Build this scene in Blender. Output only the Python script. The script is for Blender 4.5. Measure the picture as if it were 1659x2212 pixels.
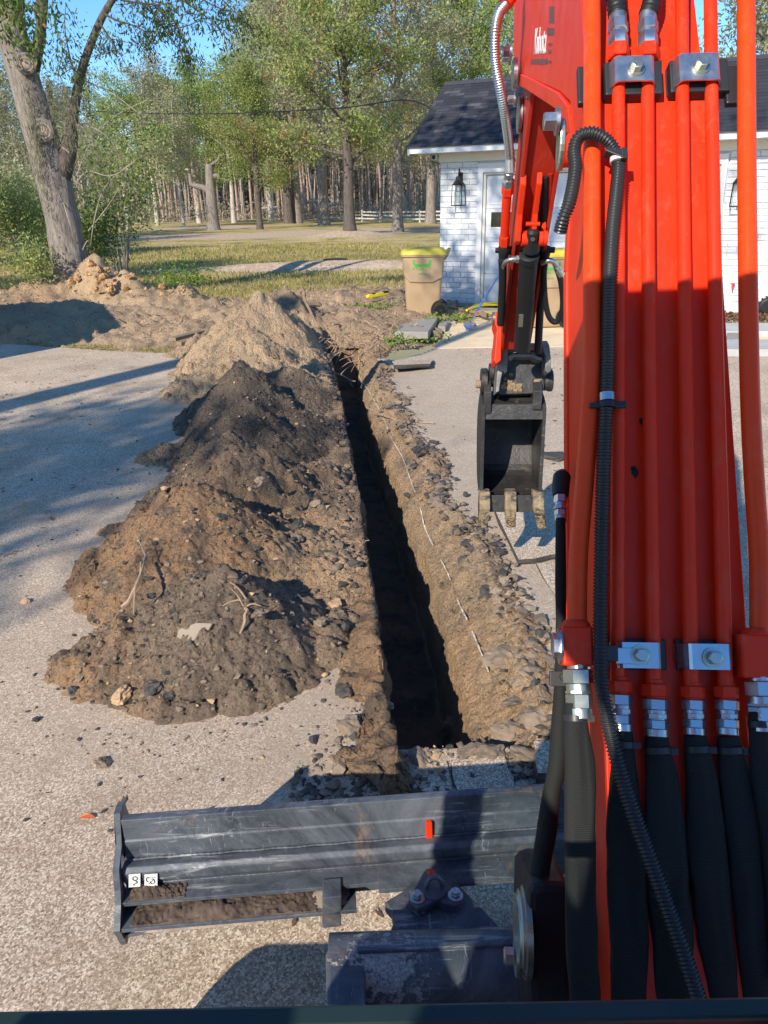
import bpy, bmesh, math, random
import numpy as np
from mathutils import Vector, Matrix, Euler

# ------------------------------------------------------------------ camera
W_, H_ = 1659.0, 2212.0
FPX = 1661.0; CX = 829.5; CY = 1106.0; HC = 1.95
PITCH = math.atan(666/1661.0); ROLL = math.radians(1.1)
Fv = np.array([0, math.cos(PITCH), -math.sin(PITCH)])
_R0 = np.array([1.0, 0, 0]); _U0 = np.array([0, math.sin(PITCH), math.cos(PITCH)])
Rv = _R0*math.cos(ROLL) - _U0*math.sin(ROLL)
Uv = _U0*math.cos(ROLL) + _R0*math.sin(ROLL)
CAM = np.array([0.0, 0.0, HC])
scene = bpy.context.scene
for o in list(bpy.data.objects): bpy.data.objects.remove(o)
col = scene.collection
cd = bpy.data.cameras.new('camera'); cam = bpy.data.objects.new('camera', cd); col.objects.link(cam)
cd.sensor_fit = 'VERTICAL'; cd.angle = 2*math.atan((H_/2)/FPX)
cd.clip_start = 0.05; cd.clip_end = 2000
m = Matrix(((Rv[0], Uv[0], -Fv[0], 0), (Rv[1], Uv[1], -Fv[1], 0), (Rv[2], Uv[2], -Fv[2], HC), (0, 0, 0, 1)))
cam.matrix_world = m
scene.camera = cam
scene.render.resolution_x = 768; scene.render.resolution_y = 1024

# ------------------------------------------------------------------ sky, sun, exposure
SUN_EL = math.radians(31.0); SUN_AZ = math.radians(210.0)     # azimuth of the sun, clockwise from +Y
world = bpy.data.worlds.new('World'); scene.world = world; world.use_nodes = True
wn = world.node_tree.nodes; wl = world.node_tree.links
bg = wn['Background']
sky = wn.new('ShaderNodeTexSky'); sky.sky_type = 'NISHITA'; sky.sun_disc = False
sky.sun_elevation = SUN_EL; sky.sun_rotation = SUN_AZ; sky.air_density = 1.0; sky.dust_density = 0.0; sky.ozone_density = 3.5; sky.altitude = 600
hs = wn.new('ShaderNodeHueSaturation'); hs.inputs['Saturation'].default_value = 1.2; hs.inputs['Value'].default_value = 1.1; wl.new(sky.outputs[0], hs.inputs['Color'])
tn_ = wn.new('ShaderNodeMix'); tn_.data_type = 'RGBA'; tn_.blend_type = 'MULTIPLY'; tn_.inputs[0].default_value = 1.0; tn_.inputs[7].default_value = (.92, .98, 1.04, 1); wl.new(hs.outputs[0], tn_.inputs[6]); wl.new(tn_.outputs[2], bg.inputs['Color']); bg.inputs['Strength'].default_value = 0.15
sd = bpy.data.lights.new('sun', 'SUN'); sun = bpy.data.objects.new('sun', sd); col.objects.link(sun)
sd.energy = 5.0; sd.angle = math.radians(0.53); sd.color = (1.0, 0.905, 0.77)
SDIR = Vector((math.sin(SUN_AZ)*math.cos(SUN_EL), math.cos(SUN_AZ)*math.cos(SUN_EL), math.sin(SUN_EL)))
sun.rotation_euler = SDIR.to_track_quat('Z', 'Y').to_euler(); sun.location = (-8, -14, 12)
scene.view_settings.view_transform = 'Standard'; scene.view_settings.look = 'None'
scene.view_settings.exposure = 0.36; scene.view_settings.gamma = 1.0
scene.view_settings.use_curve_mapping = False

# ------------------------------------------------------------------ pixel <-> world helpers
def ray(x, y): return Fv + Rv*((x-CX)/FPX) + Uv*((CY-y)/FPX)
def G(x, y, z=0.0):
    d = ray(x, y); return CAM + d*((z-HC)/d[2])
def AT(x, y, t): return CAM + ray(x, y)*t
def AY(x, y, Y):
    d = ray(x, y); return CAM + d*(Y/d[1])
def PL(x, y, P0, n, off=0.0):
    d = ray(x, y); n = np.asarray(n); t = (off + np.dot(np.asarray(P0)-CAM, n))/np.dot(d, n)
    return CAM + d*t

# ------------------------------------------------------------------ object helpers
WL = {}
def tag(o, label=None, cat=None, group=None, kind=None):
    if label: o['label'] = label
    if cat: o['category'] = cat
    if group: o['group'] = group
    if kind: o['kind'] = kind
    return o
def thing(name, loc, label=None, cat=None, group=None, rz=0.0):
    o = bpy.data.objects.new(name, None); col.objects.link(o)
    o.location = loc; o.rotation_euler = (0, 0, rz); o.empty_display_size = 0.1
    WL[o.name] = np.array(loc, float)
    return tag(o, label, cat, group)
def unit(v):
    v = np.asarray(v, float); n = np.linalg.norm(v); return v/n if n > 1e-12 else v
def frame_for(d, up=None):
    d = unit(d); up = np.array([0, 0, 1.0]) if up is None else unit(up)
    if abs(np.dot(d, up)) > 0.97: up = np.array([1.0, 0, 0])
    a = unit(np.cross(d, up)); b = np.cross(a, d); return a, b
def smooth_path(pts, n):
    P = np.array(pts, float); k = len(P)
    if k == 2: return np.array([P[0]+(P[1]-P[0])*i/n for i in range(n+1)])
    seg = np.r_[0, np.cumsum(np.linalg.norm(np.diff(P, axis=0), axis=1))]
    out = []
    for s in np.linspace(0, seg[-1], n+1):
        i = min(max(np.searchsorted(seg, s)-1, 0), k-2)
        t = (s-seg[i])/max(seg[i+1]-seg[i], 1e-9)
        p0 = P[max(i-1, 0)]; p1 = P[i]; p2 = P[i+1]; p3 = P[min(i+2, k-1)]
        out.append(0.5*((2*p1)+(-p0+p2)*t+(2*p0-5*p1+4*p2-p3)*t*t+(-p0+3*p1-3*p2+p3)*t**3))
    return np.array(out)
class MB:
    def __init__(s): s.v = []; s.f = []; s.m = []; s.s = []
    def add(s, vs, fs, mat=0, sm=False):
        b = len(s.v); s.v += [tuple(map(float, v)) for v in vs]
        for f in fs: s.f.append(tuple(i+b for i in f)); s.m.append(mat); s.s.append(sm)
        return s
    def box(s, c, size, ax=None, mat=0):
        c = np.array(c, float); h = np.array(size, float)/2
        ax = np.eye(3) if ax is None else np.array(ax)
        vs = [c + ax[0]*h[0]*i + ax[1]*h[1]*j + ax[2]*h[2]*k for i in (-1, 1) for j in (-1, 1) for k in (-1, 1)]
        return s.add(vs, [(0, 1, 3, 2), (4, 6, 7, 5), (0, 4, 5, 1), (2, 3, 7, 6), (0, 2, 6, 4), (1, 5, 7, 3)], mat)
    def hexa(s, p, mat=0):     # p[0:4] bottom loop, p[4:8] top loop
        return s.add(p, [(3, 2, 1, 0), (4, 5, 6, 7), (0, 1, 5, 4), (1, 2, 6, 5), (2, 3, 7, 6), (3, 0, 4, 7)], mat)
    def tube(s, path, r, n=12, cap=True, mat=0, sm=True, flat=None, up=None):
        P = np.array(path, float); k = len(P)
        rr = np.full(k, r, float) if np.isscalar(r) else np.array(r, float)
        fl = np.ones(k) if flat is None else (np.full(k, flat) if np.isscalar(flat) else np.array(flat))
        T = np.gradient(P, axis=0); a, b = frame_for(T[0], up); vs = []
        for i in range(k):
            t = unit(T[i]); a = unit(a-t*np.dot(a, t)); b = np.cross(a, t)
            if up is not None: a, b = frame_for(t, up)
            for j in range(n):
                q = 2*math.pi*j/n
                vs.append(P[i] + a*math.cos(q)*rr[i] + b*math.sin(q)*rr[i]*fl[i])
        fs = [(i*n+j, i*n+(j+1) % n, (i+1)*n+(j+1) % n, (i+1)*n+j) for i in range(k-1) for j in range(n)]
        s.add(vs, fs, mat, sm)
        if cap: s.add(vs[:n], [tuple(range(n-1, -1, -1))], mat); s.add(vs[-n:], [tuple(range(n))], mat)
        return s
    def cyl(s, p0, p1, r0, r1=None, n=16, mat=0, sm=True, cap=True):
        return s.tube([p0, p1], [r0, r0 if r1 is None else r1], n, cap, mat, sm)
    def lathe(s, p0, ax, prof, n=20, mat=0, sm=True):   # prof: list of (dist, radius)
        p0 = np.array(p0, float); ax = unit(ax)
        return s.tube([p0+ax*d for d, _ in prof], [max(r, 1e-4) for _, r in prof], n, True, mat, sm)
    def prism(s, poly, o, ex, ey, ez, mat=0):           # polygon (a,b) in ex,ey, from 0 to ez vector
        o = np.array(o, float); ex = np.array(ex); ey = np.array(ey); ez = np.array(ez); n = len(poly)
        vs = [o+ex*a+ey*b for a, b in poly] + [o+ex*a+ey*b+ez for a, b in poly]
        fs = [(i, (i+1) % n, (i+1) % n+n, i+n) for i in range(n)]
        return s.add(vs, [tuple(range(n-1, -1, -1)), tuple(range(n, 2*n))]+fs, mat)
    def grid(s, P, mat=0, sm=True, mask=None):           # P[i][j] -> point
        P = np.array(P); a, b = P.shape[:2]
        fs = [(i*b+j, (i+1)*b+j, (i+1)*b+j+1, i*b+j+1) for i in range(a-1) for j in range(b-1) if mask is None or mask[i][j]]
        return s.add(P.reshape(-1, 3), fs, mat, sm)
    def data(s, name, mats, c, fixn=True):
        me = bpy.data.meshes.new(name); V = np.array(s.v, float)-c
        me.from_pydata(V.tolist(), [], s.f); me.polygons.foreach_set('use_smooth', s.s)
        for mt in (mats if isinstance(mats, (list, tuple)) else [mats]): me.materials.append(mt)
        me.polygons.foreach_set('material_index', s.m)
        if fixn:
            bm = bmesh.new(); bm.from_mesh(me); bmesh.ops.recalc_face_normals(bm, faces=bm.faces); bm.to_mesh(me); bm.free()
        me.update(); return me
    def build(s, name, mats, parent=None, bevel=0.0, sharp=None, label=None, fixn=True, subd=0):
        V = np.array(s.v, float); c = (V.min(0)+V.max(0))/2
        me = s.data(name, mats, c, fixn)
        if sharp is None and any(s.s): sharp = 40
        if sharp: me.set_sharp_from_angle(angle=math.radians(sharp))
        o = bpy.data.objects.new(name, me); col.objects.link(o); WL[o.name] = c
        if parent is not None: o.parent = parent; o.location = c-WL[parent.name]
        else: o.location = c
        if bevel:
            md = o.modifiers.new('bevel', 'BEVEL'); md.width = bevel; md.segments = 2; md.limit_method = 'ANGLE'; md.angle_limit = math.radians(40)
        if subd:
            md = o.modifiers.new('sub', 'SUBSURF'); md.levels = subd; md.render_levels = subd
        if label: o['label'] = label
        return o
def np_mesh(name, V, Fq, mat, parent=None, attrs=None, smooth=True, loc=None):
    V = np.asarray(V, float); Fq = np.asarray(Fq, int); c = (V.min(0)+V.max(0))/2 if loc is None else np.array(loc, float)
    me = bpy.data.meshes.new(name); nf, k = Fq.shape
    me.vertices.add(len(V)); me.vertices.foreach_set('co', (V-c).ravel().astype(np.float32))
    me.loops.add(nf*k); me.loops.foreach_set('vertex_index', Fq.ravel().astype(np.int32))
    me.polygons.add(nf); me.polygons.foreach_set('loop_start', np.arange(0, nf*k, k, dtype=np.int32))
    me.polygons.foreach_set('use_smooth', np.full(nf, smooth))
    for mt in (mat if isinstance(mat, (list, tuple)) else [mat]): me.materials.append(mt)
    me.update(calc_edges=True); me.validate()
    if attrs:
        for an, av in attrs.items():
            at = me.attributes.new(an, 'FLOAT', 'POINT'); at.data.foreach_set('value', np.asarray(av, np.float32))
    o = bpy.data.objects.new(name, me); col.objects.link(o); WL[o.name] = c
    if parent is not None: o.parent = parent; o.location = c-WL[parent.name]
    else: o.location = c
    return o

# ------------------------------------------------------------------ noise
def _h(ix, iy, seed):
    n = (ix.astype(np.int64)*374761393 + iy.astype(np.int64)*668265263 + seed*1442695041) & 0x7fffffff
    n = ((n ^ (n >> 13))*1274126177) & 0x7fffffff
    return ((n ^ (n >> 16)) & 0xffff)/65535.0
def vn(x, y, seed=0):
    x = np.asarray(x, float); y = np.asarray(y, float)
    ix = np.floor(x); iy = np.floor(y); fx = x-ix; fy = y-iy; fx = fx*fx*(3-2*fx); fy = fy*fy*(3-2*fy)
    a = _h(ix, iy, seed); b = _h(ix+1, iy, seed); c = _h(ix, iy+1, seed); d = _h(ix+1, iy+1, seed)
    return (a*(1-fx)+b*fx)*(1-fy)+(c*(1-fx)+d*fx)*fy
def fbm(x, y, seed=0, o=4):
    s = 0; a = 0.5; t = 0
    for i in range(o): s = s+a*vn(x*2**i+i*7.3, y*2**i+i*3.1, seed+i); t += a; a *= .5
    return s/t
def clods(x, y, cell, seed):                            # rounded lumps, one per cell
    x = np.asarray(x)/cell; y = np.asarray(y)/cell; ix = np.floor(x); iy = np.floor(y); best = np.zeros_like(x)
    for dx in (-1, 0, 1):
        for dy in (-1, 0, 1):
            jx = ix+dx; jy = iy+dy
            px = jx+_h(jx, jy, seed); py = jy+_h(jx, jy, seed+9); r = 0.25+0.45*_h(jx, jy, seed+17)
            q = 1-((x-px)**2+(y-py)**2)/(r*r)
            best = np.maximum(best, np.sqrt(np.clip(q, 0, 1))*r)
    return best*cell

# ------------------------------------------------------------------ materials
class NT:
    def __init__(s, name):
        s.mt = bpy.data.materials.new(name); s.mt.use_nodes = True; s.t = s.mt.node_tree
        s.b = s.t.nodes['Principled BSDF']; s.o = s.t.nodes['Material Output']; s._p = None
    def n(s, ty, **kw):
        nd = s.t.nodes.new(ty)
        for k, v in kw.items():
            if k in nd.inputs: 
                if hasattr(v, 'is_linked') or hasattr(v, 'links'): s.t.links.new(v, nd.inputs[k])
                else: nd.inputs[k].default_value = v
            else: setattr(nd, k, v)
        return nd
    def lk(s, a, b): s.t.links.new(a, b)
    def pos(s, scale=(1, 1, 1), obj=False):
        if obj: src = s.n('ShaderNodeTexCoord').outputs['Object']
        else: src = s.n('ShaderNodeNewGeometry').outputs['Position']
        mp = s.n('ShaderNodeMapping'); s.lk(src, mp.inputs['Vector']); mp.inputs['Scale'].default_value = scale
        return mp.outputs[0]
    def noise(s, sc, det=4, rough=.55, vec=None, dist=0):
        nd = s.n('ShaderNodeTexNoise'); nd.inputs['Scale'].default_value = sc; nd.inputs['Detail'].default_value = det
        nd.inputs['Roughness'].default_value = rough; nd.inputs['Distortion'].default_value = dist
        s.lk(vec if vec is not None else s.pos(), nd.inputs['Vector']); return nd.outputs['Fac']
    def vor(s, sc, vec=None, feat='F1', out='Distance', rnd=1.0):
        nd = s.n('ShaderNodeTexVoronoi'); nd.feature = feat; nd.inputs['Scale'].default_value = sc; nd.inputs['Randomness'].default_value = rnd
        s.lk(vec if vec is not None else s.pos(), nd.inputs['Vector']); return nd.outputs[out]
    def ramp(s, fac, stops, interp='LINEAR'):
        nd = s.n('ShaderNodeValToRGB'); cr = nd.color_ramp; cr.interpolation = interp
        while len(cr.elements) < len(stops): cr.elements.new(0.5)
        for e, (p, c) in zip(cr.elements, stops):
            e.position = p; e.color = (c, c, c, 1) if np.isscalar(c) else (*c, 1)
        s.lk(fac, nd.inputs[0]); return nd.outputs[0]
    def mix(s, fac, a, b, bt='MIX'):
        nd = s.n('ShaderNodeMix'); nd.data_type = 'RGBA'; nd.blend_type = bt
        for k, v in ((0, fac), (6, a), (7, b)):
            if hasattr(v, 'is_linked'): s.lk(v, nd.inputs[k])
            elif k == 0: nd.inputs[0].default_value = v
            else: nd.inputs[k].default_value = (*v, 1)
        return nd.outputs[2]
    def math(s, op, a, b=None):
        nd = s.n('ShaderNodeMath'); nd.operation = op
        for k, v in ((0, a), (1, b)):
            if v is None: continue
            if hasattr(v, 'is_linked'): s.lk(v, nd.inputs[k])
            else: nd.inputs[k].default_value = v
        return nd.outputs[0]
    def attr(s, name):
        nd = s.n('ShaderNodeAttribute'); nd.attribute_name = name; return nd.outputs['Fac']
    def bump(s, h, strength=.5, dist=.01, prev=None):
        nd = s.n('ShaderNodeBump'); nd.inputs['Strength'].default_value = strength; nd.inputs['Distance'].default_value = dist
        s.lk(h, nd.inputs['Height'])
        if prev is not None: s.lk(prev, nd.inputs['Normal'])
        s.lk(nd.outputs[0], s.b.inputs['Normal']); return nd.outputs[0]
    def set(s, color=None, rough=None, metal=None, spec=None):
        for k, v in (('Base Color', color), ('Roughness', rough), ('Metallic', metal), ('Specular IOR Level', spec)):
            if v is None: continue
            if hasattr(v, 'is_linked'): s.lk(v, s.b.inputs[k])
            elif k == 'Base Color': s.b.inputs[k].default_value = (*v, 1)
            else: s.b.inputs[k].default_value = v
        return s.mt

def m_asphalt():
    k = NT('weathered_asphalt'); wp = k.n('ShaderNodeMix'); wp.data_type = 'VECTOR'; wp.inputs[0].default_value = .012; k.lk(k.pos(), wp.inputs[4]); nz = k.n('ShaderNodeTexNoise'); nz.inputs['Scale'].default_value = 160; nz.inputs['Detail'].default_value = 4; k.lk(k.pos(), nz.inputs['Vector']); k.lk(nz.outputs['Color'], wp.inputs[5]); c1 = k.vor(185, vec=wp.outputs[1], out='Color'); g = k.n('ShaderNodeRGBToBW'); k.lk(c1, g.inputs[0])
    st = k.ramp(g.outputs[0], [(.0, (.17, .125, .085)), (.35, (.43, .335, .235)), (.58, (.57, .45, .325)), (.72, (.82, .69, .53)), (1, (.92, .81, .66))])
    big = k.noise(.9, 5, .6); tone = k.ramp(big, [(.3, (.84, .83, .83)), (.7, (1.08, 1.04, 1.0))])
    a = k.mix(1.0, st, tone, 'MULTIPLY')
    brown = k.ramp(k.noise(1.7, 8, .75), [(.48, 0.0), (.72, .65)])
    a = k.mix(brown, a, (.30, .20, .12))
    dust = k.ramp(k.attr('dust'), [(0, 0.0), (1, 1.0)])
    dn = k.ramp(k.noise(30, 5, .7), [(.35, .25), (.65, 1.0)])
    fac = k.math('MULTIPLY', dust, dn)
    a = k.mix(fac, a, (.43, .345, .255))
    k.bump(k.noise(210, 6, .8), .6, .005); return k.set(a, .93, spec=.25)
def m_soil(name='soil', shift=0.0):
    k = NT(name); w = k.ramp(k.math('ADD', k.attr('warm'), k.math('MULTIPLY', k.noise(2.6, 6, .7, dist=.6), .8)), [(.58, 0.0), (.98, 1.0)])
    a = k.mix(w, (.225, .170, .128), (.44, .25, .13))
    tan = k.ramp(k.noise(3.1, 6, .7), [(.56, 0.0), (.68, .7)]); a = k.mix(tan, a, (.50, .36, .22))
    dk = k.ramp(k.noise(4.7, 6, .7), [(.50, 0.0), (.58, .8)]); a = k.mix(dk, a, (.105, .090, .078))
    sp = k.vor(38, out='Color'); g = k.n('ShaderNodeRGBToBW'); k.lk(sp, g.inputs[0])
    a = k.mix(k.ramp(g.outputs[0], [(.2, 0.0), (.5, .55)]), a, k.mix(.5, a, (.32, .25, .18)))
    darkf = k.math('MULTIPLY', k.attr('damp'), k.ramp(k.noise(6, 6, .7), [(.3, .6), (.6, 1.0)])); a = k.mix(darkf, a, (.075, .058, .047))
    tn = k.attr('tone'); a = k.mix(tn, a, (.62, .445, .275))
    b = k.bump(k.noise(26, 9, .75), 1.0, .05); k.bump(k.vor(55), .7, .02, b); return k.set(a, .97, spec=.15)
def m_simple(name, col_, rough=.5, metal=0.0, var=.12, nsc=6, bumps=0.0, spec=.5, obj=False):
    k = NT(name); n1 = k.noise(nsc, 6, .6, k.pos(obj=obj)); lo = tuple(c*(1-var) for c in col_); hi = tuple(min(c*(1+var), 1) for c in col_)
    a = k.ramp(n1, [(.3, lo), (.7, hi)])
    rr = k.ramp(k.noise(nsc*3, 5, .6, k.pos(obj=obj)), [(.3, max(rough-.08, .05)), (.7, min(rough+.1, 1))])
    if bumps: k.bump(k.noise(nsc*12, 5, .6, k.pos(obj=obj)), .4, bumps)
    return k.set(a, rr, metal, spec)
def m_red(name='boom_paint', c=(.74, .036, .008), rough=.40):
    k = NT(name); a = k.ramp(k.noise(5, 5, .6), [(.3, tuple(x*.93 for x in c)), (.7, tuple(min(x*1.05, 1) for x in c))])
    d = k.ramp(k.noise(60, 8, .78), [(.60, 0.0), (.74, .35)]); a = k.mix(d, a, (.42, .22, .15)); st = k.ramp(k.noise(1.0, 7, .75, k.pos((22, 22, 2.2)), dist=.7), [(.52, 0.0), (.72, .28)]); a = k.mix(st, a, (.50, .16, .09))
    k.bump(k.noise(160, 3, .5), .05, .001)
    r = k.ramp(k.noise(9, 6, .6), [(.3, rough-.08), (.7, rough+.12)]); return k.set(a, r, 0, .22)
def m_steel():
    k = NT('black_steel'); a = k.ramp(k.noise(4, 6, .65), [(.3, (.026, .033, .044)), (.7, (.055, .066, .084))])
    du = k.ramp(k.noise(2.6, 10, .80, dist=1.8), [(.40, 0.0), (.66, .85)]); a = k.mix(du, a, (.15, .17, .195))
    s1 = k.ramp(k.noise(1.0, 8, .8, k.pos((2.2, 26, 30)), dist=1.0), [(.54, 0.0), (.62, .8)]); s2 = k.ramp(k.noise(1.0, 8, .8, k.pos((20, 5, 10)), dist=3.5), [(.58, 0.0), (.63, .7)])
    msk = k.ramp(k.noise(3.5, 4, .6), [(.45, 0.0), (.6, 1.0)]); a = k.mix(k.math('MULTIPLY', k.math('MAXIMUM', s1, s2), msk), a, (.44, .45, .46))
    ru = k.ramp(k.noise(4.6, 9, .8, dist=1.0), [(.57, 0.0), (.67, .75)]); a = k.mix(ru, a, (.26, .165, .10))
    r = k.ramp(k.noise(11, 6, .6), [(.3, .34), (.7, .62)]); k.bump(k.noise(60, 5, .6), .2, .003); return k.set(a, r, 0.1, .5)
def m_mud():
    k = NT('caked_mud'); a = k.ramp(k.noise(22, 7, .7), [(.3, (.12, .09, .06)), (.6, (.34, .25, .15)), (.8, (.48, .37, .23))])
    k.bump(k.noise(60, 7, .7), .8, .015); return k.set(a, .95, spec=.15)
def m_muddysteel():
    k = NT('muddy_steel'); s_ = k.ramp(k.noise(8, 6, .65), [(.3, (.018, .018, .019)), (.7, (.05, .048, .046))])
    d = k.ramp(k.noise(13, 9, .78, dist=.8), [(.56, 0.0), (.66, .8)]); a = k.mix(d, s_, (.20, .15, .095))
    r = k.ramp(d, [(0, .42), (1, .9)]); k.bump(k.noise(40, 6, .7), .5, .008); return k.set(a, r, .1, .5)
def m_mudcoat():
    k = NT('mud_coated_steel'); d = k.ramp(k.noise(11, 9, .78, dist=.8), [(.44, 0.0), (.54, .95)]); a = k.mix(d, (.035, .034, .033), k.ramp(k.noise(40, 7, .7), [(.3, (.20, .15, .09)), (.7, (.42, .32, .19))]))
    r = k.ramp(d, [(0, .42), (1, .93)]); k.bump(k.noise(35, 8, .75), .8, .012); return k.set(a, r, .05, .4)
def m_zinc(c=(.56, .58, .60), r=.28):
    k = NT('zinc_plate'); a = k.ramp(k.noise(14, 6, .6), [(.3, tuple(x*.82 for x in c)), (.7, c)])
    rr = k.ramp(k.noise(40, 5, .6), [(.3, r-.06), (.7, r+.12)]); k.bump(k.noise(300, 2, .5), .05, .0005); return k.set(a, rr, .92)
def m_fabric():
    k = NT('woven_sleeve'); wv = k.n('ShaderNodeTexWave'); wv.wave_type = 'BANDS'; wv.bands_direction = 'Z'
    wv.inputs['Scale'].default_value = 120; wv.inputs['Distortion'].default_value = .6; wv.inputs['Detail'].default_value = 2
    k.lk(k.pos(), wv.inputs['Vector'])
    a = k.mix(wv.outputs['Fac'], (.005, .006, .007), (.022, .024, .021)); k.bump(wv.outputs['Fac'], .35, .0012)
    return k.set(a, .78, spec=.3)
def m_brick():
    k = NT('painted_brick'); a = k.ramp(k.noise(9, 6, .6), [(.3, (.58, .59, .61)), (.7, (.68, .69, .70))])
    k.bump(k.noise(45, 6, .65), .35, .006); return k.set(a, .55, spec=.4)
def m_shingle():
    k = NT('asphalt_shingle'); oi = k.n('ShaderNodeObjectInfo').outputs['Random']
    a = k.ramp(oi, [(.0, (.026, .028, .036)), (.6, (.036, .038, .047)), (.9, (.055, .055, .064)), (1, (.095, .09, .095))])
    a = k.mix(k.ramp(k.attr('tint'), [(0, 0.0), (1, .6)]), a, (.06, .058, .066))
    g = k.ramp(k.noise(160, 4, .7), [(.3, .7), (.7, 1.35)]); a = k.mix(1.0, a, g, 'MULTIPLY')
    k.bump(k.noise(200, 3, .7), .4, .004); return k.set(a, .9, spec=.3)
def m_bark(name, c1, c2, sc=1.0):
    k = NT(name); v = k.pos((14*sc, 14*sc, 2.2*sc), obj=True); n1 = k.noise(1.0, 8, .7, v, dist=.5)
    a = k.ramp(n1, [(.3, c1), (.68, c2)])
    lich = k.ramp(k.noise(5, 6, .7), [(.60, 0.0), (.68, .5)]); a = k.mix(lich, a, (.42, .41, .37))
    k.bump(n1, .9, .045); return k.set(a, .95, spec=.15)
def m_leaf(name, stops, trans=.35):
    k = NT(name); at = k.attr('tint'); a = k.ramp(at, stops)
    v = k.ramp(k.noise(.55, 3, .5), [(.3, .78), (.7, 1.2)]); a = k.mix(1.0, a, v, 'MULTIPLY')
    k.set(a, .6, spec=.25)
    tr = k.n('ShaderNodeBsdfTranslucent'); k.lk(a, tr.inputs[0]); mx = k.n('ShaderNodeMixShader'); mx.inputs[0].default_value = trans
    k.lk(k.b.outputs[0], mx.inputs[1]); k.lk(tr.outputs[0], mx.inputs[2]); k.lk(mx.outputs[0], k.o.inputs[0]); return k.mt
def m_lawn():
    k = NT('lawn_grass'); n1 = k.noise(.45, 7, .7); n2 = k.noise(7, 7, .75, k.pos((1, .45, 1)))
    a = k.ramp(n1, [(.36, (.18, .165, .05)), (.46, (.37, .30, .11)), (.58, (.50, .38, .20))])
    a = k.mix(1.0, a, k.ramp(n2, [(.3, .6), (.7, 1.45)]), 'MULTIPLY')
    d = k.math('ADD', k.attr('dirt'), k.ramp(n2, [(.3, -.0), (.8, .15)])); dm = k.ramp(d, [(.30, 0.0), (.62, 1.0)])
    s = k.ramp(k.noise(5, 8, .75, k.pos((1, .5, 1))), [(.3, (.34, .24, .15)), (.55, (.55, .42, .30)), (.8, (.70, .60, .48))])
    a = k.mix(dm, a, s); k.bump(n2, .7, .08); return k.set(a, .97, spec=.1)
def m_concrete(name='old_concrete', c=(.86, .68, .44)):
    k = NT(name); a = k.ramp(k.noise(2.2, 8, .7), [(.3, tuple(x*.72 for x in c)), (.7, c)])
    a = k.mix(k.ramp(k.noise(9, 7, .75), [(.6, 0.0), (.75, .5)]), a, tuple(x*.45 for x in c))
    k.bump(k.noise(90, 5, .7), .3, .004); return k.set(a, .93, spec=.2)

M = {}
M['asphalt'] = m_asphalt(); M['soil'] = m_soil(); M['steel'] = m_steel(); M['mud'] = m_mud(); M['msteel'] = m_muddysteel()
M['red'] = m_red(); M['orange'] = m_red('pipe_paint', (.78, .058, .007), .36); M['stickred'] = m_red('stick_paint', (.42, .026, .012), .5)
M['zinc'] = m_zinc(); M['zincy'] = m_zinc((.52, .54, .46), .3); M['fabric'] = m_fabric()
M['rubber'] = m_simple('black_rubber', (.014, .014, .015), .5, spec=.4); M['conduit'] = m_simple('black_conduit', (.022, .023, .025), .38, spec=.5)
M['blackp'] = m_simple('black_plastic', (.02, .021, .023), .45); M['blackm'] = m_simple('black_iron', (.016, .017, .019), .5, bumps=.001, spec=.3)
M['brick'] = m_brick(); M['mortar'] = m_simple('painted_mortar', (.56, .57, .585), .8); M['white'] = m_simple('white_trim', (.70, .70, .70), .5, var=.04)
M['frieze'] = m_simple('frieze_board', (.66, .64, .58), .6, var=.04); M['door'] = m_simple('garage_panel', (.66, .67, .69), .42, var=.03)
M['shingle'] = m_shingle(); M['glass'] = m_simple('dark_glass', (.02, .022, .012), .06, var=.5, nsc=8)
M['binp'] = m_simple('tan_plastic', (.40, .275, .155), .5, var=.06, nsc=3); M['lid'] = m_simple('yellow_lid', (.58, .47, .05), .45, var=.1)
M['binlogo'] = m_simple('green_print', (.07, .36, .05), .6); M['blue'] = m_simple('blue_paint', (.03, .17, .62), .4, var=.15)
M['yellow'] = m_simple('yellow_hose', (.80, .62, .02), .4); M['bright'] = m_simple('shovel_steel', (.55, .55, .53), .3, .8)
M['wood'] = m_simple('weathered_wood', (.24, .17, .11), .85, var=.35, nsc=14, bumps=.004); M['redp'] = m_simple('red_plastic', (.6, .02, .015), .35)
M['concrete'] = m_concrete(); M['slab'] = m_concrete('grey_slab', (.36, .33, .29)); M['flag'] = m_concrete('flagstone', (.52, .52, .50))
M['dirtslab'] = m_concrete('dirty_slab', (.34, .28, .215)); M['tar'] = m_simple('broken_asphalt', (.062, .055, .048), .7, var=.4, nsc=30, bumps=.006)
M['clod'] = m_simple('earth_clod', (.22, .17, .125), .97, var=.5, nsc=4, bumps=.01, spec=.1)
M['clay'] = m_simple('orange_clay', (.42, .26, .13), .97, var=.4, nsc=5, bumps=.01, spec=.1); M['clodtan'] = m_simple('tan_clod', (.44, .30, .18), .97, var=.35, nsc=8, bumps=.01, spec=.1)
M['root'] = m_simple('bare_root', (.36, .25, .17), .9, var=.3, nsc=20, bumps=.002, spec=.15)
M['barkoak'] = m_bark('oak_bark', (.11, .09, .075), (.36, .31, .27)); M['barkdark'] = m_bark('dark_bark', (.055, .045, .04), (.17, .14, .12))
M['barkpale'] = m_bark('pale_bark', (.30, .25, .21), (.58, .52, .46)); M['leafwood'] = m_leaf('wood_backdrop', [(0, (.24, .23, .14)), (.6, (.46, .42, .30)), (1, (.60, .53, .40))], .5); M['muddy'] = m_mudcoat(); M['barkpine'] = m_bark('pine_bark', (.26, .16, .12), (.50, .38, .31))
M['cutwood'] = m_simple('cut_wood', (.50, .38, .27), .9, var=.2, nsc=12)
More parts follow.
